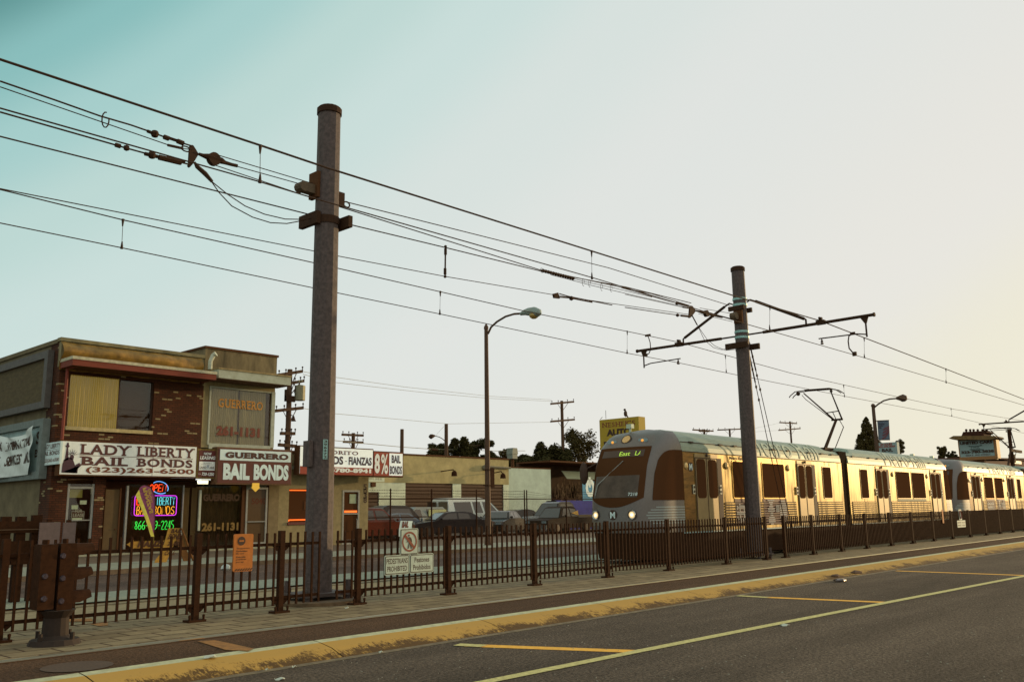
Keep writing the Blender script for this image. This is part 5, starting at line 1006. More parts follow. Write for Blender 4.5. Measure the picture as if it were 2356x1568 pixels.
# feather flag
FYf = 33.4; q = lambda x, y: PY(*KN(x, y), FYf); ff = thing('feather_flag', 'purple and yellow green feather flag leaning in front of the neon window', 'flag', q(645, 1100))
outl = [(415, 225), (432, 192), (462, 168), (500, 155), (540, 155), (580, 170), (612, 198), (640, 240), (655, 290), (662, 340), (665, 480), (662, 700), (650, 950), (640, 1090), (600, 960), (520, 700), (430, 470), (360, 315)]
b = MB(); b.slab([q(*p) for p in outl], (0, .012, 0)); fl = b.build('cloth', mat('purple_flag_cloth', S(132, 66, 102), .85, var=.14, scale=8), ff)
b = MB(); b.slab([q(*p)+Vector((0, -.012, 0)) for p in ((415, 225), (440, 330), (520, 540), (600, 760), (650, 950), (640, 1090), (600, 960), (520, 700), (430, 470), (360, 315))], (0, .008, 0)); b.build('green_stripe', mat('yellow_green_cloth', S(204, 198, 84), .85, var=.16, scale=9), fl)
e1 = (q(600, 600)-q(500, 250)).normalized(); e2 = Vector((e1.z, 0, -e1.x)); e2 = -e2 if e2.x > 0 else e2
for s_, p, wd_, ht, bo in (('FIANZAS', (638, 585), 1.02, .15, .05), ('FIANZAS', (628, 420), .50, .08, .02), ('BAIL', (612, 290), .22, .07, .02)):
    b = MB(); letters(b, s_, q(*p)+Vector((0, -.02, 0)), -e1, e2, wd_, ht, bold=bo, nrm=(0, -1, 0), mirror=True); b.build('lettering', mat('gold_flag_letters', S(168, 142, 68), .8, var=.1), fl)
b = MB(); b.tube([q(640, 1090)-UZ*.35, q(662, 700)+Vector((.02, 0, 0)), q(668, 340), q(600, 180), q(515, 150)], .014, 6); b.build('flag_pole', M['steel_dark'], ff)
# sandwich boards
YB = mat('yellow_board', S(172, 128, 44), .75, var=.12, scale=8); MB_ = mat('brown_board_print', S(84, 50, 24), .8, var=0)
ARY = 31.6; q = lambda x, y: PY(*KN(x, y), ARY)
ab = thing('sandwich_board', 'yellow folding sandwich board with brown lettering standing on the sidewalk', 'sandwich board', q(900, 1390))
b = MB(); b.slab([q(880, 830), q(1065, 825), q(1000, 1000), q(825, 1400), q(660, 1390), q(670, 1340), q(780, 1190), q(835, 1000)], (0, .04, 0)); fr = b.build('front_board', YB, ab)
b = MB(); b.slab([q(1065, 825), q(1085, 845), q(1290, 1385), q(1265, 1385)], (0, -.10, 0)); b.slab([q(1050, 850), q(1240, 1380), q(1130, 1370), q(1000, 1010)], (0, .05, 0)); b.build('rear_board', mat('orange_board_back', S(128, 82, 34), .8, var=.1), ab)
u_ = (q(1020, 930)-q(860, 930)).normalized(); z_ = (q(900, 850)-q(830, 1000)).normalized()
for s_, p, wd_, ht in (('BAIL', (905, 900), .42, .16), ('BONDS', (860, 1000), .55, .22), ('24 HRS', (850, 1100), .5, .16), ('CALL', (800, 1250), .40, .16)):
    b = MB(); letters(b, s_, q(*p)+Vector((0, -.012, 0)), u_, z_, wd_, ht, bold=.04, nrm=(0, -1, 0)); b.build('lettering', MB_, fr)
q = lambda x, y: PY(*KN(x, y), 35.0); ar = thing('arrow_board', 'yellow arrow shaped board with brown letters pointing left at the shop window', 'arrow sign', q(500, 1150))
b = MB(); b.slab([q(225, 1080), q(335, 1015), q(335, 1035), q(945, 1012), q(945, 1140), q(330, 1140), q(325, 1155)], (0, .05, 0)); af = b.build('board', YB, ar)
b = MB(); letters(b, 'FIANZAS', q(385, 1130)+Vector((0, -.01, 0)), UX, UZ, q(900, 1100).x-q(385, 1100).x, .24, bold=.07, shear=.25); b.build('lettering', MB_, af)
bq = Z(1450, 1900, 500, 2356); q = lambda x, y: PY(*bq(x, y), 33.0); bs = thing('sandwich_board', 'small pale sandwich board lettered BAIL seen above the pedestrian sign', 'sandwich board', q(820, 1100))
b = MB(); b.slab([q(722, 855), q(945, 858), q(915, 1150), q(668, 1150)], (0, .03, 0)); fr = b.build('front_board', M['sign_blue_white'], bs); b = MB(); b.slab([q(945, 858), q(952, 862), q(1000, 1150), q(985, 1150)], (0, .06, 0)); b.slab([q(935, 880), q(985, 1150), q(915, 1150)], (0, .03, 0)); b.build('rear_board', M['black'], bs)
b = MB(); letters(b, 'BAIL', q(735, 985)+Vector((0, -.01, 0)), UX, UZ, q(860, 985).x-q(735, 985).x, q(740, 865).z-q(740, 985).z, bold=.06, shear=.2); b.box(q(760, 990).x, q(880, 990).x, 32.985, 32.995, q(740, 1060).z, q(740, 1005).z); b.build('lettering', M['maroon'], fr)
# ================================================================ SIGNS ON THE FENCE
def fplate(name, label, corners_px, Y, face, back, cat='sign', group=None, t=.012, border=None):
    P = [PY(*c, Y) for c in corners_px]; x0, x1 = min(p.x for p in P), max(p.x for p in P); z0, z1 = min(p.z for p in P), max(p.z for p in P)
    r = thing(name, label, cat, ((x0+x1)/2, Y, z0), group); b = MB()
    plate(b, rrect(x0, x1, z0, z1, .03), Y, t); pl = b.build('plate', back or face, r)
    b = MB(); e = .014
    if border:
        plate(b, rrect(x0+e, x1-e, z0+e, z1-e, .028), Y-t, .003); f1 = b.build('border', border, pl); b = MB(); plate(b, rrect(x0+2*e, x1-2*e, z0+2*e, z1-2*e, .02), Y-t-.003, .003); b.build('face', face, pl)
    return r, pl, x0, x1, z0, z1
k8 = Z(1100, 2050, 700, 2356); SW = M['sign_white']; ZF = mat('reflective_sign_white', S(178, 192, 176), .6, var=.08, scale=12); BL = M['black']; RD = mat('prohibition_red', S(130, 56, 30), .6, var=0)
SY = 13.66
r, pl, x0, x1, z0, z1 = fplate('pedestrian_sign', 'square white sign with red ringed walking figure on the fence beside the near pole', [k8(1680, 212), k8(1922, 555)], SY, ZF, ZF, 'warning sign', border=BL)
b = MB(); cx, cz = (x0+x1)/2, (z0+z1)/2; R1, R0 = (x1-x0)*.41, (x1-x0)*.335; rz = (z1-z0)*.40/((x1-x0)*.41); rz = min(1.0, rz); yy = SY-.022
n = 32; ring = []
for i in range(n):
    a, c = 2*PI*i/n, 2*PI*(i+1)/n; b.quad((cx+R1*math.cos(a), yy, cz+R1*math.sin(a)), (cx+R1*math.cos(c), yy, cz+R1*math.sin(c)), (cx+R0*math.cos(c), yy, cz+R0*math.sin(c)), (cx+R0*math.cos(a), yy, cz+R0*math.sin(a)))
d = Vector((-.707, 0, .707)); e = Vector((.707, 0, .707))*.026; c = Vector((cx, yy-.003, cz)); b.quad(c+d*R0*1.04-e, c-d*R0*1.04-e, c-d*R0*1.04+e, c+d*R0*1.04+e); b.build('prohibition_ring', RD, pl)
b = MB(); kx = R0*1.0; f = lambda u, v: (cx+u*kx, yy-.0015, cz+v*kx); b.poly([(cx-.12*kx+math.cos(2*PI*i/14)*.13*kx, yy-.0015, cz+.74*kx+math.sin(2*PI*i/14)*.13*kx) for i in range(14)])
for q in ([(-.2, .56), (.1, .56), (.3, .36), (.28, -.02), (.12, -.14), (-.14, -.16), (-.2, .1)], [(.3, .40), (.40, .0), (.34, -.12), (.24, -.02)], [(-.2, .5), (-.16, .1), (-.46, -.10), (-.5, -.02), (-.3, .12)], [(-.14, -.16), (.02, -.16), (-.14, -.84), (-.32, -.84)], [(.0, -.16), (.16, -.14), (.38, -.84), (.22, -.86)]): b.poly([f(*p) for p in q])
b.build('walking_figure_symbol', BL, pl)
for nm, a, c, lab, l1, l2 in (('pedestrian_sign', k8(1470, 575), k8(1800, 815), 'white PEDESTRIANS PROHIBITED plate on the fence, left of the pair', 'PEDESTRIANS', 'PROHIBITED'), ('pedestrian_sign', k8(1808, 556), k8(2128, 790), 'white Peatones Prohibidos plate on the fence, right of the pair', 'Peatones', 'Prohibidos')):
    r, pl, x0, x1, z0, z1 = fplate(nm, lab, [a, c], SY, ZF, ZF, 'warning sign', 'word plates under the pedestrian symbol', border=BL); W_2, H_2 = x1-x0, z1-z0; n_ = 0 if l1[0] == l1[1:2] or l1.isupper() else .12
    b = MB(); letters(b, l1, Vector((x0+W_2*(.07+n_), SY-.0165, z0+H_2*.56)), UX, UZ, W_2*(.86-2*n_), H_2*.27, bold=.02); letters(b, l2, Vector((x0+W_2*(.10+n_*.3), SY-.0165, z0+H_2*.17)), UX, UZ, W_2*(.80-.6*n_), H_2*.27, bold=.02); b.build('lettering', BL, pl)
r, pl, x0, x1, z0, z1 = fplate('trespass_sign', 'orange no trespassing sign with black stripes hanging on the fence left of the near pole', [(537, 1228), (578, 1312)], SY, mat('orange_sign', S(182, 106, 34), .7, var=.08, scale=10), None, 'warning sign', t=.03)
W_2, H_2 = x1-x0, z1-z0; b = MB(); c = Vector((x0+W_2*.38, SY-.033, z1-H_2*.185)); b.disc(c, (0, -1, 0), W_2*.20, 20, t=.002); b.build('stop_symbol', BL, pl)
b = MB(); b.box(c.x-W_2*.12, c.x+W_2*.12, SY-.038, SY-.036, c.z-.012, c.z+.012); b.build('symbol_bar', mat('orange_sign', DARK), pl)
b = MB()
for i, (s_, wd_) in enumerate((('Trespassing', .68), ('Forbidden', .56), ('By Law', .40), ('Entrada', .48), ('prohibida', .52), ('por ley', .40))): letters(b, s_, Vector((x0+W_2*.14, SY-.0312, z1-H_2*(.41+i*.068+(.02 if i > 2 else 0)))), UX, UZ, W_2*wd_, H_2*.045, bold=.02)
for i in range(7): x = x0+W_2*(.06+i*.13); b.quad((x, SY-.034, z0+.01), (x+.025, SY-.034, z0+.01), (x+.065, SY-.034, z0+H_2*.08), (x+.04, SY-.034, z0+H_2*.08))
b.build('lettering', BL, pl)
# repeated small signs far along the fence
kr = Z(3000, 1900, 1096, 2356); Yr = fY(52)-.1
r, pl, x0, x1, z0, z1 = fplate('trespass_sign', 'distant orange sign on the long fence in front of the gap between the two cars', [kr(1645, 295), kr(1668, 410)], fY(47)-.1, MC['orange_sign'], None, 'warning sign')
r, pl, x0, x1, z0, z1 = fplate('pedestrian_sign', 'distant tall white symbol sign on the long fence before the second car', [kr(1790, 292), kr(1822, 382)], Yr, ZF, None, 'warning sign', border=None); b = MB(); b.tube(arc(((x0+x1)/2, Yr-.02, (z0+z1)/2), (1, 0, 0), UZ, (x1-x0)*.36, (z1-z0)*.36, 0, 2*PI, 16), .03, 4, False); b.box((x0+x1)/2-.04, (x0+x1)/2+.04, Yr-.02, Yr-.014, z0+.3, z1-.2); b.build('symbol', RD, pl)
r, pl, x0, x1, z0, z1 = fplate('pedestrian_sign', 'distant white word plate below the tall symbol sign on the long fence', [kr(1778, 388), kr(1854, 443)], Yr, ZF, None, 'warning sign', border=None); b = MB()
for i in range(2):
    for j, s_ in enumerate((('PEDESTRIANS', 'Peatones'), ('PROHIBITED', 'Prohibidos'))[i]): letters(b, s_, Vector((x0+.06+j*(x1-x0)/2, Yr-.014, z0+(z1-z0)*(.6-.4*i))), UX, UZ, (x1-x0)*.40, (z1-z0)*.2, bold=.01)
b.build('lettering', BL, pl)
# ================================================================ TRAFFIC SIGNAL ON ITS SHORT PEDESTAL (left foreground)
KS = Z(0, 2030, 400, 1100); SYG = 13.0
c0 = PY(*KS(600, 1450), SYG); ts = thing('traffic_signal', 'low dark traffic signal with two lamp columns on a round pedestal in the left foreground', 'traffic signal', (c0.x, SYG, 0))
gq = lambda x, y: PY(*KS(x, y), SYG)
b = MB(); zb = gq(600, 1120).z; b.tube([(c0.x, SYG, 0.0), (c0.x, SYG, .07)], [.33, .30], 16); b.tube([(c0.x, SYG, .07), (c0.x, SYG, .12), (c0.x, SYG, zb-.1), (c0.x, SYG, zb)], [.24, .17, .16, .24], 14)
b.build('pedestal', mat('dark_cast_iron', S(44, 29, 18), .8, 0, var=.15, scale=12), ts)
for i in range(4): b = MB(); a = i*PI/2+.5; b.cyl((c0.x+.27*math.cos(a), SYG+.27*math.sin(a), .05), (c0.x+.27*math.cos(a), SYG+.27*math.sin(a), .16), .03, 6); b.build('anchor_bolt', MC['dark_cast_iron'], ts)
for k_, (xa, xb, ya, yb, lens) in enumerate(((395, 575, 400, 1110, ((452, 750), (440, 995))), (610, 780, 395, 1150, ((650, 525), (645, 770), (630, 1020))))):
    x0, x1 = gq(xa, 700).x, gq(xb, 700).x; z0, z1 = gq(500, yb).z, gq(500, ya).z; b = MB(); b.box(x0, x1, SYG-.13, SYG+.13, z0, z1); hs = b.build('signal_housing', M['steel_dark'], ts)
    for lx, ly in lens:
        c = gq(lx, ly); c.y = SYG-.135; b = MB(); b.tube([c, c-Vector((0, .02, 0))], [.042, .03], 12); b.build('signal_lens', mat('dull_blue_lens', S(74, 64, 70), .25, .3, var=.3, scale=60), hs)
    if k_:
        for ly in (435, 700, 950):
            z = gq(800, ly).z; b = MB(); vs = []; 
            for i in range(9):
                a = PI*i/8; vs += [(x1, SYG+.12*math.cos(a), z-.10+.16*math.sin(a)), (x1+(.26 if i not in (0, 8) else .10), SYG+.12*math.cos(a), z-.10+.16*math.sin(a))]
            b.add(vs, [(2*i, 2*i+1, 2*i+3, 2*i+2) for i in range(8)]); b.cyl((x1-.01, SYG, z-.1), (x1+.01, SYG, z-.1), .11, 12); b.build('visor', M['steel_dark'], hs)
    b = MB(); b.cyl(((x0+x1)/2, SYG, z1), ((x0+x1)/2, SYG, z1+.06), .04, 8); b.tube([((x0+x1)/2, SYG, z0), ((x0+x1)/2, SYG, zb-.05), (c0.x, SYG, zb-.05)], .045, 8); b.build('bracket', M['steel_dark'], ts)
# swing gate and sign backs across the track
gy = 19.6; g = lambda x, y: PY(*KS(x, y), gy)
gt = thing('swing_gate', 'dark heavy swing gate of rails and posts across the far track at the left edge', 'gate', (g(200, 640).x, gy, 0))
for px in (50, 215, 388):
    x = g(px, 300).x; b = MB(); b.box(x-.09, x+.09, gy-.06, gy+.06, .05, g(px, 95 if px != 388 else 78).z); b.build('post', SD, gt)
xl, xr = g(-300, 200).x, g(425, 200).x
for ya, yb in ((145, 275), (360, 620)): b = MB(); b.box(xl, xr, gy-.10, gy-.065, g(200, yb).z, g(200, ya).z); b.build('rail_panel', SD, gt)
b = MB(); b.box(xl, xr, gy-.12, gy-.10, g(200, 242).z, g(200, 232).z); b.build('rail_edge', mat('scuffed_brown_edge', S(98, 74, 52), .8), gt)
PUR = mat('grey_sign_back', S(98, 84, 84), .6, .2, var=.1, scale=10)
for i, (xa, xb, lab) in enumerate(((440, 650, 'larger grey sign back standing behind the traffic signal'), (700, 822, 'smaller grey sign back to the right behind the traffic signal'))):
    sy_ = 19.2; a = PY(*KS(xa, 160), sy_); c = PY(*KS(xb, 400), sy_); r = thing('road_sign', lab, 'sign', ((a.x+c.x)/2, sy_, 0), group='grey sign backs behind the signal')
    b = MB(); b.box(a.x, c.x, sy_, sy_+.03, c.z, a.z); b.build('plate', PUR, r); b = MB(); b.box((a.x+c.x)/2-.04, (a.x+c.x)/2+.04, sy_+.03, sy_+.1, 0.02, a.z+.05); b.build('post', SD, r)
# ================================================================ STREET LAMPS
LM = mat('lamp_pole_paint', S(86, 62, 44), .7, .2, var=.12, scale=10); LMG = mat('lamp_head_metal', S(142, 156, 150), .5, .4, var=.1, scale=20); LEN = mat('amber_glass_bowl', S(168, 138, 74), .25, .2, var=.3, scale=25)
lx, ly = 32.88, 31.5; top = PY(1119, 757, ly).z
lp = thing('street_lamp', 'tall street lamp with curved arm and glass bowl on the far sidewalk by the lot', 'street lamp', (lx, ly, .05))
b = MB(); b.tube([(lx, ly, .05), (lx, ly, .6), (lx, ly, top)], [.19, .15, .10], 10); b.tube([(lx, ly, top), (lx, ly, top+.12), (lx, ly, top+.3)], [.12, .12, .02], 10); b.build('pole', LM, lp)
K7 = Z(1900, 900, 1600, 2356); q = lambda x, y: PX(*K7(x, y), lx)
b = MB(); b.tube([q(76, 640), q(95, 600), q(130, 568), q(180, 538), q(230, 523), q(275, 520)], .055, 8); b.build('arm', LM, lp)
hq = [q(268, 521), q(290, 512), q(315, 508), q(350, 507), q(375, 515), q(384, 522)]
b = MB(); b.tube([p-UZ*.02 for p in hq], [.08, .14, .2, .24, .2, .08], 10); h0 = q(313, 500); b.cyl(h0-UZ*.05, h0+UZ*.06, .05, 8); hd_ = b.build('lamp_head', LMG, lp)
b = MB(); c = q(347, 530); b.ball(c, .24, 14, (.95, 1.05, .8)); b.build('glass_bowl', LEN, hd_)
b = MB(); zj = PY(*Z(1900, 1750, 600, 2091)(230, 550), ly); b.box(lx+.12, lx+.38, ly-.12, ly+.12, zj.z-.5, zj.z+.46); b.box(lx-.16, lx+.2, ly-.17, ly+.17, zj.z-.42, zj.z-.39); b.box(lx-.16, lx+.2, ly-.17, ly+.17, zj.z+.36, zj.z+.39); b.build('equipment_box', M['steel_dark'], lp)
# farther lamp with the flag banner
D_ = Z(3400, 1500, 696, 2183); LY2 = 30.0; q = lambda x, y: PY(*D_(x, y), LY2); p0 = q(290, 395); px_ = p0.x; q = lambda x, y: PX(*D_(x, y), px_)
lp2 = thing('street_lamp', 'distant street lamp carrying a blue banner with wavy red stripes behind the train', 'street lamp', (px_, LY2, .05))
b = MB(); b.tube([(px_, LY2, .05), (px_, LY2, p0.z)], [.26, .15], 8); b.ball((px_, LY2, p0.z+.1), .2, 8); b.build('pole', LM, lp2)
b = MB(); b.tube([q(298, 425), q(310, 400), q(350, 365), q(420, 320), q(500, 297), q(590, 290)], .07, 6); b.build('arm', LM, lp2)
b = MB(); b.tube([q(580, 290), q(620, 285), q(660, 285), q(700, 292), q(708, 296)], [.1, .22, .34, .26, .1], 8); c = q(672, 300); b.ball(c, .32, 10, (1, 1, .55)); h0 = q(615, 278); b.ball(h0, .12, 6); b.build('lamp_head', LM, lp2)
b = MB(); b.slab([q(340, 572), q(487, 566), q(500, 806), q(358, 810)], (.04, 0, 0)); bn_ = b.build('banner', mat('grey_blue_banner', S(96, 108, 122), .8, var=.12, scale=6), lp2)
b = MB()
for i in range(4):
    b.slab([q(400+i*5, 790-i*38)+Vector((-.02, 0, 0)), q(440, 765-i*36)+Vector((-.02, 0, 0)), q(488+i, 690-i*22+10)+Vector((-.02, 0, 0)), q(490+i, 708-i*22+10)+Vector((-.02, 0, 0)), q(445, 785-i*36)+Vector((-.02, 0, 0)), q(405+i*5, 803-i*38)+Vector((-.02, 0, 0))], (.01, 0, 0))
b.build('red_stripes', mat('maroon_stripe', S(120, 70, 76), .8, var=0), bn_)
b = MB()
for i in range(3): b.slab([q(360, 602+i*24), q(430-i*18, 602+i*24), q(430-i*18, 612+i*24), q(360, 612+i*24)], (-.03, 0, 0))
b.build('lettering', M['navy'], bn_); b = MB(); b.tube([(px_, LY2, q(340, 570).z), q(490, 564)], .04, 5); b.tube([(px_, LY2, q(340, 810).z), q(502, 808)], .04, 5); b.build('banner_arm', LM, lp2)
# ================================================================ GARAGE AND NEIGHBOURS BEHIND THE LOT
GA = 52.0; qx = lambda K, x, y, Y=GA: PY(*K(x, y), Y)
x0 = qx(K8, 560, 700).x-3; x1 = qx(K9, 470, 500).x; zt = qx(K8, 1300, 580).z; zt2 = qx(K9, 300, 305).z; zm = qx(K8, 1300, 945).z
gar = thing('garage_building', 'long low garage with tan upper wall, white lower wall and three roller shutters', 'building', (x0, GA, GZ))
TU = mat('tan_garage_wall', S(172, 158, 110), .95, var=.13, scale=1.2); TWL = mat('white_garage_wall', S(206, 214, 186), .95, var=.1, scale=1.5)
d0, d1 = qx(K8, 1085, 1000).x, qx(K8, 1722, 1000).x; d2, d3 = qx(K8, 1835, 1000).x, qx(K9, 398, 700).x; sA, sB = qx(K8, 583, 1100).x, qx(K8, 730, 1100).x; szz = qx(K8, 650, 1065).z
b = MB(); b.box(x0, x1, GA, GA+.3, zm, zt); b.box(x1-.3, x1, GA+.3, GA+14, zm, zt); b.build('upper_wall', TU, gar)
for bx in ((x0, sA, GZ), (sA, sB, szz), (sB, d0, GZ), (d1, d2, GZ), (d3, x1, GZ)):
    b = MB(); b.box(bx[0], bx[1], GA+.02, GA+.3, bx[2], zm); b.build('lower_wall', TWL, gar)
b = MB(); b.box(x0, x1+.05, GA-.05, GA+14, zt, zt+.12); b.build('roof', M['dark'], gar)
SHM = mat('brown_roller_shutter', S(82, 58, 38), .8, var=.1, scale=3)
for a, c, zz in ((d0, d1, zm-.03), (d2, d3, zm-.03), (sA, sB, szz)):
    b = MB(); z = GZ
    while z < zz: z2 = min(z+.28, zz); b.slab([(a, GA+.12, z), (a, GA+.06, z+.08), (a, GA+.06, z2-.02), (a, GA+.12, z2)], (c-a, 0, 0)); z = z2
    b.build('roller_shutter', SHM, gar)
b = MB(); q1 = qx(K8, 610, 935), ; a, c = qx(K8, 612, 935), qx(K8, 662, 995); b.box(a.x, c.x, GA-.2, GA, c.z, a.z); b.build('vent_box', M['dark'], gar)
a, c = qx(K8, 585, 870), qx(K8, 800, 930); b = MB(); b.box(a.x, c.x, GA-.004, GA+.01, c.z, a.z); pn = b.build('painted_patch', TWL, gar); b = MB(); letters(b, '5034 E. 3rd St.', Vector((a.x-.2, GA-.008, c.z+.15)), UX, UZ, qx(K8, 770, 900).x-a.x+.2, (a.z-c.z)*.62, bold=0); b.build('lettering', mat('olive_lettering', S(140, 120, 66), .8, var=0), pn)
for (ax, ay), (bx_, by), (cx_, cy_) in (((1560, 788), (1730, 764), (1740, 790)),):
    A_, B__, C_ = qx(K8, ax, ay, GA), qx(K8, bx_, by, GA-1.0), qx(K8, cx_, cy_, GA-1.0); b = MB(); b.tube([A_, B__, C_], .045, 6); b.tube([C_+UZ*.1, C_-UZ*.05, C_-UZ*.35], [.06, .2, .24], 10); b.build('wall_lamp', M['steel_dark'], gar)
A_, A2, C_ = qx(K9, 250, 490, GA), qx(K9, 365, 468, GA-.8), qx(K9, 390, 505, GA-1.0); b = MB(); b.tube([A_, A2, C_], .045, 6); b.tube([C_+UZ*.1, C_-UZ*.05, C_-UZ*.35], [.06, .2, .24], 10); b.build('wall_lamp', M['steel_dark'], gar)
a, c = qx(K9, 120, 400), qx(K9, 475, 415); b = MB(); b.tube([(a.x, GA-.15, a.z), (c.x, GA-.15, a.z-.05)], .09, 6); b.ball((a.x, GA-.15, a.z-.1), .26, 8); b.build('wall_conduit', mat('grey_conduit', S(118, 112, 92), .8), gar)
# pale blank wall and dark shed
WB = 54.0; a, c = PY(*K9(398, 450), WB), PY(*K9(1052, 440), WB)
ww_ = thing('pale_block_building', 'plain pale green white wall of a low building right of the garage', 'building', (a.x, WB, GZ)); b = MB(); b.box(x1-1.5, c.x, WB, WB+.4, GZ, c.z); b.box(c.x-.4, c.x, WB+.4, WB+12, GZ, c.z); b.build('wall', mat('pale_green_white_wall', S(186, 202, 184), .95, var=.08, scale=1.2), ww_)
b = MB(); b.box(x1-1.5, c.x+.02, WB-.02, WB+12, c.z, c.z+.1); b.build('roof', M['dark'], ww_)
shd = thing('dark_shed', 'dark shed with a corrugated pale awning and hanging goods beside the train nose', 'building', (c.x, 56, GZ)); SX1 = c.x+16
b = MB(); b.box(c.x, SX1, 58, 58.3, GZ, c.z+.7); b.box(c.x, c.x+.2, 54.5, 58, GZ, c.z-.1); b.build('wall', mat('dark_shed_wall', S(74, 52, 34), .95, var=.2, scale=1), shd)
b = MB(); b.box(c.x, SX1, 54, 58.3, c.z+.7, c.z+.85); b.build('roof', M['dark'], shd)
a, d = PY(*K9(1268, 455), 55.0), PY(*K9(1640, 580), 55.0); b = MB(); n = 44; vs = []
for i in range(n+1): x = a.x+(d.x+1.5-a.x)*i/n; o = .06*(i % 2); vs += [(x, 55.6-o, a.z), (x, 54.9-o, d.z)]
b.add(vs, [(2*i, 2*i+1, 2*i+3, 2*i+2) for i in range(n)]); b.build('corrugated_awning', mat('corrugated_sheet', S(158, 166, 138), .7, var=.08), shd)
b = MB(); random.seed(3)
for i in range(260):
    p = PY(*K9(random.gauss(1360, 110), random.gauss(720, 60)), 56.5); s_ = random.uniform(.03, .10); b.box(p.x, p.x+s_, 56.5, 56.55, p.z-random.uniform(.1, .9), p.z)
b.build('hanging_goods', mat('mixed_brown_goods', S(92, 70, 48), .9, var=.4, scale=3, col2=S(140, 118, 90)), shd)
a, d = PY(*K9(1496, 600), 54.5), PY(*K9(1640, 905), 54.5); r = thing('cloth_banner', 'bright blue vertical banner with white round letters beside the train nose', 'banner', (a.x, 54.5, d.z)); b = MB(); b.box(a.x, d.x+.8, 54.5, 54.53, d.z, a.z); cl = b.build('cloth', mat('blue_banner_cloth', S(88, 152, 182), .8, var=.08, scale=2), r)
b = MB(); letters(b, 'O', PY(*K9(1545, 830), 54.48), UX, UZ, 1.5, 1.8, bold=.06); letters(b, 'I', PY(*K9(1588, 690), 54.48), UX, UZ, .3, 1.0, bold=.06); b.build('lettering', M['sign_blue_white'], cl)
# roof vent hood
a = PY(*K9(520, 250), 60); r = thing('roof_vent', 'small white square vent hood on a stalk above the garage roof', 'roof vent', (a.x, 60, a.z-2)); b = MB(); b.box(a.x-.36, a.x+.36, 59.64, 60.36, a.z-.3, a.z+.15); b.slab([(a.x-.42, 59.6, a.z+.15), (a.x+.42, 59.6, a.z+.15), (a.x+.3, 59.6, a.z+.75), (a.x-.34, 59.6, a.z+.75)], (0, .8, 0)); b.build('hood', mat('pale_vent_metal', S(128, 134, 122), .6, .2, var=.1), r); b = MB(); b.cyl((a.x, 60, 3), (a.x, 60, a.z-.3), .16, 8); b.build('stalk', M['dark'], r)
# ================================================================ CHAIN LINK FENCE WITH BARBED WIRE
CLY = 36.4; cl = thing('chain_link_fence', 'chain link fence with barbed wire strands along the front of the parking lot', 'fence', (fx(K8, 585, 1200)+.3, CLY, GZ))
fxs = [PY(*K8(880, 1300), CLY).x, PY(*K8(1435, 1300), CLY).x, PY(*K8(2040, 1300), CLY).x, PY(*K9(690, 900), CLY).x, PY(*K9(722, 900), CLY).x, PY(*K9(1272, 900), CLY).x, 56, 60.5]
RZ = PY(*K9(900, 850), CLY).z; TZ = PY(*K9(690, 725), CLY).z; xs0 = s1+.1
for x in fxs: b = MB(); b.tube([(x, CLY, GZ), (x, CLY, RZ), (x, CLY, TZ)], [.045, .04, .035], 6); b.build('post', SD, cl)
b = MB(); b.tube([(xs0, CLY, RZ), (63, CLY, RZ)], .032, 5); b.build('top_rail', SD, cl)
b = MB(); b.tube([(xs0, CLY, 1.45), (fxs[1], CLY, 1.45)], .03, 5); b.build('middle_rail', SD, cl)
b = MB()
for i in range(3):
    z = RZ+.14+i*.15; pts = [(xs0+(fxs[3]-xs0)*j/40, CLY, z+.02*math.sin(j*1.3+i)) for j in range(41)]; b.tube(pts, .008, 3)
    b.tube([(fxs[4], CLY, z), (fxs[4]+2.6, CLY+.1, z-.04-.09*i), (fxs[4]+4.4, CLY+.2, z-.06-.12*i)], .008, 3); b.tube([(fxs[5], CLY, z), (63, CLY, z)], .008, 3)
    x = xs0
    while x < 63:
        if x < fxs[3] or x > fxs[5]: b.box(x-.01, x+.01, CLY-.01, CLY+.01, z-.02, z+.02)
        x += .16
b.build('barbed_wire', SD, cl)
b = MB(); s_ = .11; x = xs0-2.2; WM = mat('chain_wire', S(58, 46, 34), .8, .0, var=0); t_ = .0026
while x < 63:      # diagonal wires of the mesh as thin flat strips
    for sg in (1, -1):
        za, zb_ = GZ+.05, RZ-.03; h = zb_-za; xa = x if sg == 1 else x+h; xb_ = x+h if sg == 1 else x
        A_, B2 = Vector((xa, CLY, za)), Vector((xb_, CLY, zb_))
        if min(xa, xb_) < xs0: 
            t0 = (xs0-xa)/(xb_-xa)
            if sg == 1: A_ = A_.lerp(B2, max(0, min(1, t0)))
            else: B2 = A_.lerp(B2, max(0, min(1, t0)))
        if (A_-B2).length > .05: n_ = Vector((-(B2-A_).z, 0, (B2-A_).x)).normalized()*t_; b.quad(A_-n_, B2-n_, B2+n_, A_+n_)
    x += s_
b.build('chain_mesh', WM, cl)
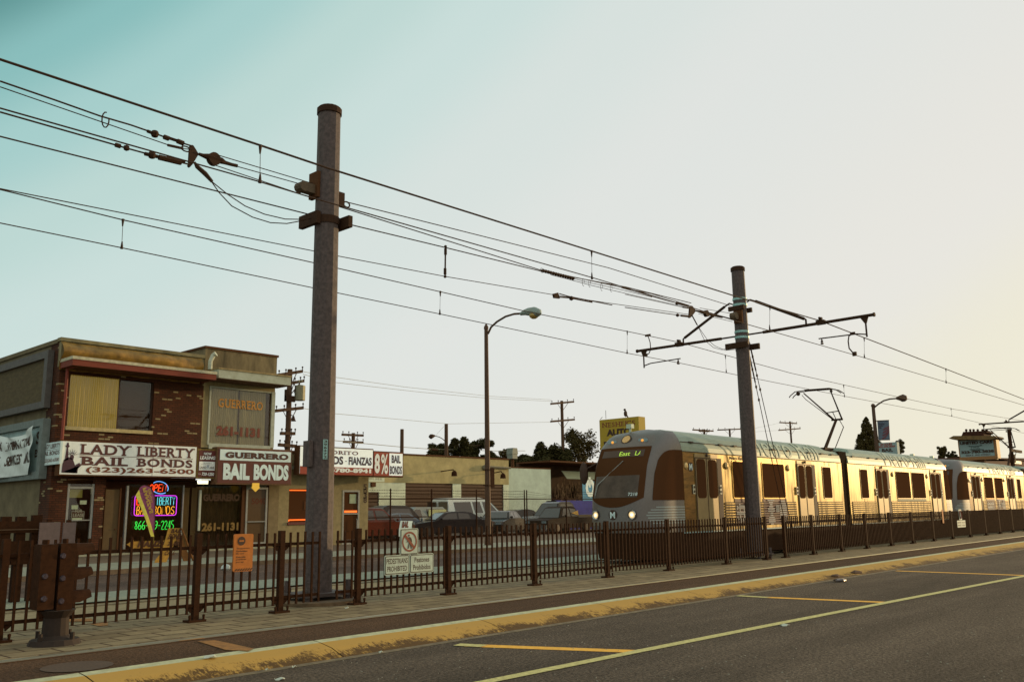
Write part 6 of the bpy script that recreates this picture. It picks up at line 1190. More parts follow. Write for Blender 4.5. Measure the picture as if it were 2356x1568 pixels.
# ================================================================ VEHICLES IN THE LOT
def car(name, label, cat, loc, rot, L_, W_c, low, green, wins, paint, wheels=(.18, .8), wr=.33, group='vehicles parked in the lot', ws=(), lights=None, tail=None, plate_=False, belt=None, sz=1.0, extra=None):
    """front at +x. low: lower body profile (x,z); green: greenhouse profile; wins: side window polygons; all as fractions of length / metres of height"""
    root = thing(name, label, cat, loc, group, rot); H2 = W_c/2; root.scale = (sz, sz, sz)
    X = lambda f: (f-.5)*L_
    def hwid(z): return H2 if z < belt else H2-.22*(z-belt)/.55*(1 if z < 9 else 1)
    def ext(prof, inset=.05):
        b = MB(); P = [(X(a), z) for a, z in prof]; n = len(P); cx = sum(p[0] for p in P)/n; cz = sum(p[1] for p in P)/n
        ring = []
        for y, sh in ((-1, .965), (-.93, 1), (.93, 1), (1, .965)):
            ring.append([(cx+(x-cx)*sh, y*hwid(z), cz+(z-cz)*sh) for x, z in P])
        for r_ in ring: b.v += r_
        for k in range(3):
            for i in range(n): b.f.append((k*n+i, k*n+(i+1) % n, (k+1)*n+(i+1) % n, (k+1)*n+i))
        b.f += [tuple(range(n))[::-1], tuple(range(3*n, 4*n))]; b.mi = [0]*len(b.f); return b
    body_ = ext(low).build('body', paint, root, local=True); gh = ext(green).build('cabin', paint, body_, local=True)
    for poly in wins:
        for sg in (-1, 1):
            b = MB(); pts = [(X(a), sg*(hwid(z)*.985+.02), z) for a, z in poly]; b.slab(pts, (0, -sg*.02, 0)); b.build('side_window', M['carglass'], gh, local=True)
    for (a, za), (c, zc) in ws:
        b = MB(); A_ = Vector((X(a), 0, za)); C_ = Vector((X(c), 0, zc)); n_ = (C_-A_).cross(Vector((0, 1, 0))).normalized()
        if n_.z < 0: n_ = -n_
        ya, yc = hwid(za)*.88, hwid(zc)*.86; o = n_*.02
        b.slab([A_+Vector((0, -ya, 0))+o, C_+Vector((0, -yc, 0))+o, C_+Vector((0, yc, 0))+o, A_+Vector((0, ya, 0))+o], -n_*.02); b.build('windscreen', M['screen'], gh, local=True)
    for wf_ in wheels:
        for sg in (-1, 1):
            b = MB(); b.cyl((X(wf_), sg*(H2-.2), wr), (X(wf_), sg*(H2+.005), wr), wr, 18); w_ = b.build('wheel', M['tyre'], root, local=True); b = MB(); b.cyl((X(wf_), sg*(H2), wr), (X(wf_), sg*(H2+.015), wr), wr*.6, 14); b.build('rim', M['rim'], w_, local=True)
    for sg in (-1, 1):
        if lights: b = MB(); b.box(X(1)-.10+lights[1], X(1)+.02+lights[1], sg*H2*.72-.17, sg*H2*.72+.17, lights[0]-.07, lights[0]+.07); b.build('headlight', mat('car_headlight', S(150, 170, 176), .15, .4, var=0), root, local=True)
        if tail: b = MB(); b.box(X(0)-.015, X(0)+.06, sg*H2*.76-.16, sg*H2*.76+.16, tail-.09, tail+.09); b.build('tail_light', mat('tail_light_red', S(110, 34, 22), .3, var=0), root, local=True)
        b = MB(); b.ball((X(.66) if belt < 1.0 else X(.70), sg*(H2+.09), belt+.06), .1, 8, (.5, 1, .8)); b.build('wing_mirror', paint, root, local=True)
    if plate_: b = MB(); b.box(X(0)-.03, X(0)-.01, -.18, .18, tail-.11, tail+.05); b.build('number_plate', mat('pale_plate', S(160, 164, 150), .6, var=.2, scale=40), root, local=True)
    b = MB(); b.box(X(0)-.05, X(0)+.1, -H2*.96, H2*.96, .32, .55); b.build('bumper', paint if name != 'pickup_truck' else M['chrome'], root, local=True); b = MB(); b.box(X(1)-.1, X(1)+.05, -H2*.96, H2*.96, .30, .53); b.build('bumper', paint if name != 'pickup_truck' else M['chrome'], root, local=True)
    return root
M['carglass'] = glassy('car_glass', S(60, 46, 38), .06, .8); M['screen'] = glassy('car_windscreen', S(70, 84, 88), .06, .6)
def paint(n, c, met=.1): return mat(n, c, .2, 0, var=0, spec=.3)
SED = dict(low=[(0, .35), (0, .75), (.02, .92), (.2, 1.0), (.68, .98), (.95, .80), (1, .62), (1, .33), (.95, .22), (.03, .22)], green=[(.14, .96), (.26, 1.36), (.36, 1.43), (.52, 1.42), (.60, 1.36), (.72, .95)],
    wins=[[(.29, 1.02), (.315, 1.30), (.44, 1.34), (.44, 1.0)], [(.46, 1.0), (.46, 1.34), (.565, 1.32), (.66, 1.0)]], ws=[((.145, .99), (.255, 1.33)), ((.72, .98), (.605, 1.33))])
def lotp(px, Y): p = PY(px, 1165, Y); return (p.x, Y, GZ)
def dirz(dx, dy): return math.atan2(dy, dx)
car('sedan', 'dark blue four door sedan with its rear window and licence plate towards the street', 'car', lotp(1030, 40.5), math.radians(160), 5.0, 1.82, sz=1.06, paint=paint('dark_blue_car_paint', S(46, 38, 40)), belt=.98, wheels=(.19, .81), tail=.75, lights=(.68, 0), plate_=True, **SED)
car('sedan', 'dark sedan with pale windscreen facing the street between the lamp pole and the black pickups', 'car', lotp(1150, 41.0), math.radians(205), 4.7, 1.8, sz=1.06, paint=paint('black_car_paint', S(42, 33, 27)), belt=.98, wheels=(.19, .81), tail=.8, lights=(.7, 0), **SED)
car('hatchback', 'silver blue car with a rounded bonnet standing behind the red one', 'car', lotp(925, 42.5), math.radians(0), 4.4, 1.75, sz=1.03, paint=paint('silver_blue_paint', S(104, 114, 126), .2), belt=.98, wheels=(.19, .81), tail=.8, lights=(.7, 0), low=SED['low'], green=[(.05, .96), (.08, 1.30), (.3, 1.42), (.5, 1.40), (.66, .95)], wins=[[(.12, 1.0), (.12, 1.28), (.3, 1.34), (.3, 1.0)], [(.33, 1.0), (.33, 1.34), (.47, 1.33), (.59, 1.0)]], ws=[((.66, .98), (.5, 1.38))])
VAN = dict(low=[(0, .4), (0, 1.1), (.6, 1.12), (.84, 1.05), (.97, .95), (1, .7), (1, .4), (.95, .28), (.03, .28)], green=[(.0, 1.08), (.035, 1.95), (.06, 2.08), (.55, 2.10), (.68, 2.0), (.85, 1.08)],
    wins=[[(.11, 1.18), (.12, 1.82), (.38, 1.84), (.38, 1.16)], [(.41, 1.16), (.41, 1.84), (.53, 1.84), (.54, 1.16)], [(.57, 1.16), (.57, 1.84), (.68, 1.82), (.79, 1.16)]], ws=[((.85, 1.12), (.70, 1.95))])
v_ = car('van', 'white passenger van with dark side windows parked in front of the roller shutters', 'van', lotp(1080, 48.5), math.radians(1), 5.6, 2.0, sz=1.2, paint=paint('white_van_paint', S(204, 208, 200), .1), belt=1.12, wheels=(.2, .8), wr=.36, tail=1.2, lights=(.85, 0), **VAN)
for sg in (-1, 1):
    b = MB(); b.box(-2.80, -2.765, sg*.48-.38, sg*.48+.38, 1.2, 1.85); b.build('rear_window', M['carglass'], v_, local=True)
PKL = [(0, .45), (0, 1.05), (.44, 1.05), (.70, 1.04), (.93, .98), (1, .88), (1, .45), (.95, .34), (.03, .34)]
PK = dict(low=PKL, green=[(.40, 1.0), (.415, 1.62), (.45, 1.76), (.60, 1.75), (.655, 1.66), (.74, 1.0)], wins=[[(.43, 1.1), (.44, 1.58), (.52, 1.62), (.52, 1.1)], [(.54, 1.1), (.54, 1.62), (.63, 1.60), (.705, 1.1)]], ws=[((.74, 1.03), (.66, 1.62)), ((.402, 1.08), (.418, 1.58))])
BLK = paint('black_pickup_paint', S(44, 35, 29))
pk = car('pickup_truck', 'large black pickup truck with chrome grille and pale windscreen facing left', 'pickup truck', lotp(1282, 43.0), math.radians(184), 5.9, 2.0, sz=1.1, paint=BLK, belt=1.06, wheels=(.2, .82), wr=.4, lights=(.86, 0), tail=.9, **dict(PK, green=[(.34, 1.0), (.355, 1.78), (.40, 1.93), (.58, 1.92), (.64, 1.82), (.74, 1.0)], wins=[[(.37, 1.12), (.385, 1.72), (.50, 1.78), (.50, 1.12)], [(.52, 1.12), (.52, 1.78), (.61, 1.76), (.70, 1.12)]], ws=[((.74, 1.03), (.645, 1.78)), ((.342, 1.1), (.358, 1.72))]))
b = MB(); b.box(2.93, 2.98, -.6, .6, .62, .96); b.build('grille', M['chrome'], pk, local=True)
pk2 = car('pickup_truck', 'smaller low black pickup truck in front with a gold reflection in its window', 'pickup truck', lotp(1290, 38.6), math.radians(182), 5.0, 1.75, sz=1.08, paint=mat('dull_black_paint', S(48, 36, 28), .6, .0, var=0, spec=.05), belt=.98, wheels=(.2, .8), wr=.34, lights=(.7, 0), tail=.8, low=[(a, z*.9) for a, z in PKL], green=[(.36, .9), (.375, 1.50), (.42, 1.62), (.60, 1.61), (.65, 1.54), (.75, .9)], wins=[[(.39, 1.0), (.40, 1.45), (.51, 1.50), (.51, 1.0)], [(.53, 1.0), (.53, 1.50), (.63, 1.48), (.71, 1.0)]], ws=[((.75, .94), (.655, 1.50))])
b = MB(); b.slab([(-.66, .86, 1.06), (-.62, .85, 1.36), (-.02, .83, 1.22), (-.02, .84, 1.20)], (0, .012, 0)); b.build('window_reflection', mat('painted_gold_reflection', S(205, 165, 90), .3, .5, var=.2, scale=12), pk2, local=True)  # gold slab paints a reflection onto the side window
car('suv', 'dark red suv with a lit front corner parked behind the tan shop', 'car', lotp(856, 38.6), math.radians(2), 4.7, 1.85, paint=paint('dark_red_paint', S(104, 44, 28)), belt=1.05, wheels=(.19, .8), wr=.37, lights=(.9, 0), tail=1.0, low=[(0, .4), (0, 1.02), (.6, 1.06), (.7, 1.03), (.93, .92), (1, .8), (1, .42), (.95, .3), (.03, .3)], green=[(.02, 1.0), (.05, 1.66), (.1, 1.75), (.5, 1.74), (.56, 1.66), (.70, 1.02)], wins=[[(.07, 1.12), (.09, 1.6), (.22, 1.62), (.22, 1.12)], [(.25, 1.12), (.25, 1.62), (.38, 1.62), (.38, 1.12)], [(.41, 1.12), (.41, 1.62), (.53, 1.6), (.65, 1.12)]], ws=[((.70, 1.05), (.565, 1.62))])
car('suv', 'tall dark vehicle with a steep rear window behind the red suv', 'car', lotp(878, 44.5), math.radians(180), 4.8, 1.9, paint=paint('brown_black_paint', S(44, 32, 24)), belt=1.2, wheels=(.19, .8), wr=.37, tail=1.0, lights=(.8, 0), low=[(0, .4), (0, 1.15), (.6, 1.2), (.7, 1.15), (.93, 1.0), (1, .85), (1, .42), (.95, .3), (.03, .3)], green=[(.0, 1.1), (.10, 1.75), (.18, 1.92), (.5, 1.95), (.56, 1.85), (.70, 1.15)], wins=[[(.12, 1.25), (.16, 1.72), (.5, 1.75), (.6, 1.25)]], ws=[((.70, 1.18), (.565, 1.8)), ((.0, 1.2), (.095, 1.7))])
sc = car('pickup_truck', 'small silver pickup truck with a windowed camper shell between the sedan and the shutters', 'pickup truck', lotp(952, 45.0), math.radians(188), 5.0, 1.75, sz=1.05, paint=paint('silver_truck_paint', S(128, 134, 130), .2), belt=1.02, wheels=(.2, .8), wr=.34, lights=(.75, 0), tail=.8, low=PKL, green=[(.02, 1.0), (.03, 1.62), (.06, 1.74), (.60, 1.74), (.655, 1.64), (.75, 1.0)], wins=[[(.06, 1.12), (.07, 1.6), (.24, 1.62), (.24, 1.12)], [(.26, 1.12), (.26, 1.62), (.42, 1.62), (.42, 1.12)], [(.53, 1.1), (.53, 1.6), (.63, 1.58), (.71, 1.1)]], ws=[((.75, 1.03), (.66, 1.6))])
b = MB(); b.box(-2.2, -.45, .80, .84, 1.16, 1.58); b.build('camper_window', mat('green_camper_glass', S(134, 150, 104), .3, var=.15, scale=8), sc, local=True)
car('sedan', 'dark car whose roof and bonnet show between the white van and the big pickup', 'car', lotp(1188, 47.0), math.radians(178), 4.9, 1.85, paint=BLK, belt=1.0, wheels=(.19, .81), tail=.8, lights=(.7, 0), **dict(SED, low=[(a, z*1.12) for a, z in SED['low']], green=[(a, z*1.13) for a, z in SED['green']], wins=[], ws=[]))
tr_ = thing('covered_load', 'violet blue tarpaulin over a load behind the big black pickup', 'tarpaulin', lotp(1330, 46.5)); x, y, _ = lotp(1330, 46.5)
b = MB(); n, m = 16, 8; vs = []
for i in range(n+1):
    for j in range(m+1):
        u, v = i/n, j/m; vs.append((x-3.4+6.4*u, y-1+2*v, GZ+.7+1.55*min(1, 5*min(v, 1-v)+.0)*1.0+.05*noise.noise(Vector((u*8, v*4, 0)))))
b.add(vs, [(i*(m+1)+j, (i+1)*(m+1)+j, (i+1)*(m+1)+j+1, i*(m+1)+j+1) for i in range(n) for j in range(m)]); b.box(x-3.4, x+3.0, y-1, y+1, GZ, GZ+.8); b.build('tarpaulin_sheet', mat('violet_blue_tarp', S(56, 46, 128), .6, var=.12, scale=2), tr_)
# ================================================================ TREES
def tree(label, name, px, py_top, py_bot, Y, wpx, seed, leafm, dens=1.0, cone=False, lsz=.32, sparse=False, blobs=None):
    random.seed(seed); c = PY(px, py_bot, Y); tp = PY(px, py_top, Y); sc_ = (c-CAMP).dot(fw)/F; Wd = wpx*sc_; Hh = tp.z-c.z
    root = thing(name, label, 'tree', (c.x, Y, GZ)); b = MB(); base = Vector((c.x, Y, GZ)); topv = Vector((c.x, Y, tp.z-Hh*.12))
    b.tube([base, base.lerp(topv, .5)+Vector((.15, 0, 0)), topv], [.28, .18, .04], 7)
    crown = MB(); cl = []
    if cone:
        for i in range(int(60*dens)):
            t = random.random()**1.3; z = c.z+Hh*t; r = Wd*.5*(1-t)**.8+.15; a = random.random()*2*PI; cl.append((Vector((c.x+math.cos(a)*r*random.uniform(.3, 1), Y+math.sin(a)*r*.8, z)), Wd*.12*(1.15-t)))
    else:
        for i in range(int(26*dens)):
            a = random.random()*2*PI; r = math.sqrt(random.random())*.42; u = math.cos(a)*r; v = random.random(); prof = math.sin(PI*min(.98, max(.08, v*.8+.12)))**.6
            if blobs: bu, bv, br = random.choice(blobs); u = bu+random.uniform(-1, 1)*br; v = bv+random.uniform(-1, 1)*br; prof = 1
            cl.append((Vector((c.x+u*Wd*prof, Y+math.sin(a)*r*Wd*.7, c.z+Hh*v)), min(Wd, Hh)*random.uniform(.10, .19)))
    for p, r in cl:
        q0 = Vector((c.x, Y, max(GZ+1, min(p.z-.3*Hh*random.random(), topv.z)))); b.tube([q0, q0.lerp(p, .5)+Vector((0, 0, -.1)), p], [.09, .05, .015], 4)
        nl = int((120 if sparse else 330)*dens**.3)
        for k in range(nl):
            d = Vector((random.gauss(0, 1), random.gauss(0, 1), random.gauss(0, 1))); d.normalize(); d = p+d*r*random.uniform(.35, 1.25); s = lsz*.5*random.uniform(.6, 1.3)
            u = Vector((random.gauss(0, 1), random.gauss(0, 1), random.gauss(0, .6))).normalized()*s; w_ = Vector((random.gauss(0, 1), random.gauss(0, 1), random.gauss(0, 1))).normalized()*s*.5
            crown.add([d-u, d+w_, d+u, d-w_], [(0, 1, 2, 3)])
    b.build('trunk', M['bark'], root); crown.build('crown', leafm, root); return root
kt = Z(1100, 1400, 1350, 2352)
tree('dark round tree with two humps rising behind the garage roof', 'tree', kt(1310, 0)[0], kt(0, 605)[1], kt(0, 760)[1]+12, 78, 178*1.0, 1, M['leaf'], 2.0, blobs=[(-.36, .25, .16), (-.18, .62, .20), (-.08, .4, .25), (.12, .35, .25), (.22, .65, .17), (.38, .22, .14), (0, .2, .3)], lsz=.42)
tree('broad dark bushy tree left of the tall utility pole with two crossarms', 'tree', kt(1870, 0)[0], kt(0, 635)[1], kt(0, 840)[1]+4, 80, 172, 2, M['leaf'], 1.9, lsz=.5, blobs=[(.15, .7, .18), (.0, .5, .28), (-.25, .3, .2), (.3, .35, .22), (-.4, .12, .16), (.1, .2, .35)])
tree('loose leafed sunlit tree between the utility pole and the train nose', 'tree', kt(2115, 0)[0], kt(0, 570)[1], kt(0, 800)[1]+8, 84, 110, 3, M['leaf2'], 1.5, sparse=True, lsz=.42)
tree('thin little tree just right of the near street lamp pole above the garage', 'tree', kt(1595, 0)[0], kt(0, 695)[1], kt(0, 765)[1], 85, 34, 4, M['leaf2'], .5, sparse=True, lsz=.35)
tree('low dark shrubbery crown under the roof vent hood', 'tree', kt(1680, 0)[0], kt(0, 752)[1], kt(0, 835)[1], 76, 66, 14, M['leaf'], 1.1, lsz=.4)
tree('narrow pointed conifer beside the distant street lamp', 'conifer', D_(235, 0)[0], D_(0, 535)[1], D_(0, 960)[1], 120, 62, 5, M['leaf2'], 2.2, cone=True, lsz=.5)
tree('small ragged tree right of the 24 HOURS sign', 'tree', D_(640, 0)[0], D_(0, 825)[1], D_(0, 985)[1], 130, 24, 6, M['leaf2'], .8, lsz=.5)
tree('round leafy tree left of the pagoda roofed sign', 'tree', D_(1170, 0)[0], D_(0, 905)[1], D_(0, 1045)[1], 140, 34, 7, M['leaf2'], 1.0, lsz=.6)
tree('low spreading tree touching the pagoda roofed sign', 'tree', D_(1310, 0)[0], D_(0, 960)[1], D_(0, 1050)[1], 135, 46, 8, M['leaf'], 1.0, lsz=.6)
# ================================================================ UTILITY POLES
WDM = M['wood']
def upole(label, px, ytop, Y, r, arms, zb=GZ, extra=None, ybot=None, ins=True):
    t = PY(px, ytop, Y); root = thing('utility_pole', label, 'utility pole', (t.x, Y, zb), group='wooden utility poles'); b = MB(); b.tube([(t.x, Y, zb), (t.x, Y, t.z)], [r*1.25, r], 8); b.build('pole', WDM, root)
    for (xa, ya, xb, yb) in arms:
        a, c = PY(xa, ya, Y-.2), PY(xb, yb, Y-.2); b = MB(); b.slab([a-UZ*.1*r/.16, c-UZ*.1*r/.16, c+UZ*.1*r/.16, a+UZ*.1*r/.16], (0, .2, 0)); m_ = a.lerp(c, .5)
        b.tube([a.lerp(c, .25), Vector((t.x, Y-.1, m_.z-.9*r/.16))], .03*r/.16, 4); b.tube([a.lerp(c, .75), Vector((t.x, Y-.1, m_.z-.9*r/.16))], .03*r/.16, 4); ar_ = b.build('crossarm', WDM, root)
        if ins:
            for f in (.03, .3, .7, .97): b = MB(); p = a.lerp(c, f); b.tube([p, p+UZ*.22*r/.16], [.02*r/.16, .03*r/.16], 5); b.ball(p+UZ*.26*r/.16, .07*r/.16, 6); b.build('insulator', M['hardware'], ar_)
    return root, t
kk3 = lambda x, y: K3(x, y)
u1, t = upole('tall utility pole with transformer and many crossarms just left of the near catenary pole', K3(2030, 0)[0], K3(0, 350)[1], 52, .17, [K3(1860, 432)+K3(2220, 375), K3(2040, 550)+K3(2240, 515), K3(1820, 950)+K3(2230, 905), K3(1905, 1275)+K3(2110, 1278), K3(1875, 1440)+K3(2135, 1462)])
q = lambda x, y: PY(*K3(x, y), 51.6)
b = MB(); c = q(2170, 800); b.tube([c, c+UZ*1.0, c+UZ*1.05], [.36, .36, .2], 14); b.ball(c+Vector((-.12, 0, 1.3)), .1, 6); b.ball(c+Vector((.1, 0, 1.35)), .1, 6); b.build('transformer_can', mat('grey_transformer', S(126, 122, 96), .5, .2, var=.1), u1)
b = MB(); a, c = q(1985, 700), q(2120, 820); b.box(a.x, c.x, 51.7, 51.85, c.z, a.z-.1); b.box(a.x, a.x+.1, 51.6, 51.9, c.z, a.z+.3); b.tube([q(2085, 545), q(2110, 610), q(2090, 690)], .035, 5); b.tube([q(2165, 540), q(2175, 600), q(2160, 660)], .035, 5); b.build('switch_rack', M['hardware'], u1)
b = MB(); c = q(2080, 1100); b.tube([c+UZ*.35, c+UZ*.1, c], [.05, .12, .18], 8); b.tube([c+UZ*.35, Vector((t.x, 52, c.z+.5))], .03, 5); b.build('pole_lamp', M['hardware'], u1)
upole('utility pole with two crossarms above the ORITO sign', K8(382, 0)[0], K8(0, 272)[1], 105, .26, [K8(232, 292)+K8(522, 305), K8(250, 388)+K8(520, 400)])
upole('plain bare wooden pole behind the red 8% sign', K8(1037, 0)[0], K8(0, 220)[1], 66, .17, [])
u4, t = upole('wooden pole with a curved lamp arm left of the two humped tree', K8(1632, 0)[0], K8(0, 150)[1], 74, .20, [])
q = lambda x, y: PY(*K8(x, y), 73.8); b = MB(); b.tube([q(1620, 390), q(1590, 355), q(1540, 325), q(1490, 312), q(1470, 312)], .045, 5); b.tube([q(1480, 308), q(1455, 312), q(1425, 320), q(1402, 322)], [.08, .2, .28, .1], 8); b.tube([q(1600, 180), q(1490, 305)], .012, 3); b.build('lamp_arm', M['hardware'], u4)
kt5 = lambda x, y: kt(x, y)
upole('tall utility pole with two wide crossarms between the two bushy trees', kt(1998, 0)[0], kt(0, 352)[1], 84, .22, [kt(1925, 373)+kt(2085, 358), kt(1925, 496)+kt(2090, 482)])
upole('thin distant pole inside the loose leafed tree', kt(2150, 0)[0], kt(0, 640)[1], 150, .22, [kt(2110, 644)+kt(2200, 654)])
A3 = Z(2300, 1650, 600, 1882)
upole('utility pole whose dark crossarm peeps over the train roof, left one', A3(1620, 0)[0], A3(0, 205)[1], 110, .25, [A3(1480, 212)+A3(1740, 228), A3(1560, 228)+A3(1690, 232)])
upole('utility pole with one crossarm over the train roof just left of the second catenary pole', B3(370, 0)[0] if 'B3' in globals() else Z(2800, 1700, 700, 2195)(370, 0)[0], Z(2800, 1700, 700, 2195)(0, 42)[1], 118, .26, [Z(2800, 1700, 700, 2195)(225, 58)+Z(2800, 1700, 700, 2195)(515, 46)])
upole('utility pole with two crossarms right of the second catenary pole', KP(715, 0)[0], KP(0, 825)[1], 112, .26, [KP(535, 845)+KP(845, 862), KP(520, 984)+KP(908, 952)])
def dwire(lab, pts, Y0, Y1, r=.018):
    n = len(pts)-1; P = [PY(*p, Y0+(Y1-Y0)*i/n) for i, p in enumerate(pts)]; b = MB(); b.tube(P, r, 4); b.build('power_line', mat('far_wire', S(150, 146, 126), .8, var=0), label=lab, cat='power line', group='thin power lines in the distance')
dwire('upper thin power line from the transformer pole to the tall pole with wide crossarms', [K3(2230, 385), kt(400, 185), kt(900, 255), kt(1500, 320), kt(1928, 345)], 52, 84)
dwire('lower thin power line from the transformer pole to the tall pole with wide crossarms', [K3(2220, 420), kt(400, 222), kt(1000, 290), kt(1500, 335), kt(1928, 355)], 52, 84)
dwire('thin power line passing the lamp arm pole at crossarm height', [K3(2230, 915), kt(400, 440), kt(800, 475), kt(1200, 512), kt(1928, 500)], 52, 84)
dwire('thicker power line with a splice right of the ORITO sign', [K8(-200, 330), K8(85, 368), K8(520, 412), K8(1040, 460), K8(1420, 487), K8(2300, 512), K9(700, 180)], 62, 84, .03)
b = MB(); a, c = PY(*K8(1432, 490), 70), PY(*K8(1512, 497), 70); b.tube([a, c], .13, 6); b.build('line_splice', M['hardware'], label='dark cylindrical splice on the thicker power line', cat='cable splice')
dwire('faint power line between the middle poles falling to the left', [KP(520, 855), KP(100, 945), Z(2800, 1700, 700, 2195)(520, 60)], 112, 118, .02)
dwire('faint power line between the middle poles, the lower of the two', [KP(520, 985), KP(100, 1010), Z(2800, 1700, 700, 2195)(520, 75)], 112, 118, .02)
# ================================================================ DISTANT SIGNS
NYS = 70.0; q = lambda x, y: PY(*A3(x, y), NYS)
a, c, d = q(305, 88), q(795, 47), q(312, 330); ns = thing('pole_sign', 'tall yellow AUTO sign box behind the train roof with a bird on top', 'shop sign', (a.x, NYS, 0))
dY = Vector((.30, -1, 0)).normalized(); far, near = a, c
x_, zt_ = a.x, a.z; import mathutils
P0 = PX(*A3(305, 88), c.x); wid = P0.y-NYS
X0 = c.x; b = MB(); ya = NYS; yb = P0.y; zt = (c.z+P0.z)/2; zb = zt-6
b.box(X0, X0+1.6, ya, yb, zb, zt); nb = b.build('sign_box', mat('yellow_sign_face', S(176, 148, 38), .7, var=.08), ns)
b = MB(); b.cyl((X0+.8, (ya+yb)/2, 0), (X0+.8, (ya+yb)/2, zb), .3, 8); b.build('sign_pole', M['dark'], ns)
b = MB(); f = yb-ya; letters(b, "NESHEK'S", Vector((X0-.02, yb-f*.07, zt-(zt-zb)*.19)), (0, -1, 0), UZ, f*.84, (zt-zb)*.115, bold=.01, serif=True, nrm=(-1, 0, 0)); b.build('lettering', mat('brown_red_letters', S(128, 62, 30), .7, var=0), nb)
b = MB(); letters(b, 'AUTO', Vector((X0-.02, yb-f*.18, zt-(zt-zb)*.40)), (0, -1, 0), UZ, f*.62, (zt-zb)*.16, bold=.06, nrm=(-1, 0, 0)); letters(b, 'REPAIR', Vector((X0-.02, yb-f*.10, zt-(zt-zb)*.68)), (0, -1, 0), UZ, f*.8, (zt-zb)*.16, bold=.06, nrm=(-1, 0, 0)); b.build('lettering', M['black'], nb)
pb = PX(*A3(635, 50), X0+.5); bd = MB(); bd.ball(pb+UZ*.45, .3, 10, (.8, .9, 1.5)); bd.ball(pb+UZ*1.0+Vector((0, .1, 0)), .18, 8); bd.tube([pb+UZ*.25+Vector((0, -.1, 0)), pb-UZ*.15+Vector((0, -.45, 0))], [.16, .05], 6); bd.add([pb+UZ*1.0+Vector((0, .26, .05)), pb+UZ*1.0+Vector((0, .26, -.05)), pb+UZ*.95+Vector((0, .42, 0))], [(0, 1, 2)]); bd.tube([pb+UZ*.1, pb-UZ*.05], .04, 4); bd.build('bird', M['black'], label='dark bird perched on the yellow AUTO sign', cat='bird')
b = MB(); pa = PX(*A3(388, 75), X0+.5); b.tube([pa, pa+UZ*1.2], .04, 4); b.tube([pa-Vector((0, -1, 0)), pa+Vector((0, .6, .3))], .04, 4); b.build('roof_aerial', M['black'], ns)
# 24 hours bail sign (boards face down the street, towards the camera side)
HX = 128.0; q = lambda x, y: PX(*D_(x, y), HX); a, c = q(345, 850), q(600, 1000); MY = Vector((0, -1, 0))
hs = thing('pole_sign', 'pale blue 24 HOURS BAIL sign just above the train roof beside the banner lamp', 'shop sign', (HX, a.y, 0)); b = MB(); b.box(HX, HX+.9, c.y, a.y, c.z-1, a.z); fb = b.build('sign_box', mat('pale_blue_sign_face', S(146, 168, 166), .7, var=.08), hs); b = MB(); b.cyl((HX+.5, (a.y+c.y)/2, 0), (HX+.5, (a.y+c.y)/2, c.z-1), .4, 8); b.build('sign_pole', M['dark'], hs)
for s_, u0, u1, pb_, ht, m_ in (('24 HOURS', .14, .76, 882, 28, M['redp']), ('323-298-8065', .04, .90, 908, 22, M['redp']), ('BAIL', .2, .78, 962, 42, BL)):
    z = q(400, pb_).z; h = q(400, pb_-ht).z-z; b = MB(); letters(b, s_, Vector((HX-.03, a.y-(a.y-c.y)*u0, z)), MY, UZ, (a.y-c.y)*(u1-u0), h, bold=.04, nrm=(-1, 0, 0)); b.build('lettering', m_, fb)
# united cars sign with pagoda roof
UXX = 118.0; q = lambda x, y: PX(*D_(x, y), UXX); a, c = q(1362, 815), q(1820, 1015); us = thing('pole_sign', 'pale blue UNITED CARS sign under a dark pagoda shaped roof top', 'shop sign', (UXX, (a.y+c.y)/2, 0))
y1, y0 = a.y, c.y; z0, z1 = q(1600, 1018).z, q(1600, 812).z; b = MB(); b.box(UXX, UXX+1.2, y0, y1, z0, z1); fb = b.build('sign_box', MC['pale_blue_sign_face'], us); b = MB(); b.box(UXX-.05, UXX+1.3, y0-.3, y0, z0-.3, z1+.3); b.box(UXX-.05, UXX+1.3, y1, y1+.1, z0-.3, z1+.3); b.box(UXX-.05, UXX+1.3, y0, y1, z0-.4, z0); b.build('sign_frame', mat('gold_sign_frame', S(150, 104, 56), .6, var=.1), us)
b = MB(); b.box(UXX+.3, UXX+1, (y0+y1)/2-.6, (y0+y1)/2+.6, 0, z0-.4); b.build('sign_pole', M['dark'], us)
W, H = y1-y0, z1-z0
for s_, u0, u1, v0, v1, m_, bo in (('UNITED CARS', .03, .97, .76, .95, BL, .06), ('USA', .35, .60, .42, .66, mat('faint_sign_print', S(96, 112, 110), .7, var=0), .0), ('323-780-3838', .04, .99, .2, .38, BL, .06), ('5004 E. 3RD STREET', .16, .88, .05, .14, MR, .01)):
    b = MB(); letters(b, s_, Vector((UXX-.04, y1-W*u0, z0+H*v0)), MY, UZ, W*(u1-u0), H*(v1-v0), bold=bo, nrm=(-1, 0, 0)); b.build('lettering', m_, fb)
b = MB(); b.tube([(UXX-.03, y1-W*.28, z0+H*.66), (UXX-.03, y1-W*.45, z0+H*.60), (UXX-.03, y1-W*.66, z0+H*.68)], .07, 4); b.tube([(UXX-.03, y1-W*.3, z0+H*.44), (UXX-.03, y1-W*.7, z0+H*.40)], .06, 4); b.build('emblem_lines', MC['faint_sign_print'], fb)
RT_ = mat('pagoda_tiles', S(70, 44, 34), .9, var=.15, scale=2, spec=.1); b = MB()
def hip(pts, dp, b, o=-1.4): b.slab([q(*p)+Vector((o, 0, 0)) for p in pts], (dp, 0, 0))
hip([(1275, 797), (1335, 765), (1850, 765), (1870, 785), (1800, 812), (1330, 812)], 3.6, b, -1.2); b.build('lower_roof', mat('pagoda_eave', S(112, 88, 52), .9, var=.15, scale=1.5), us)
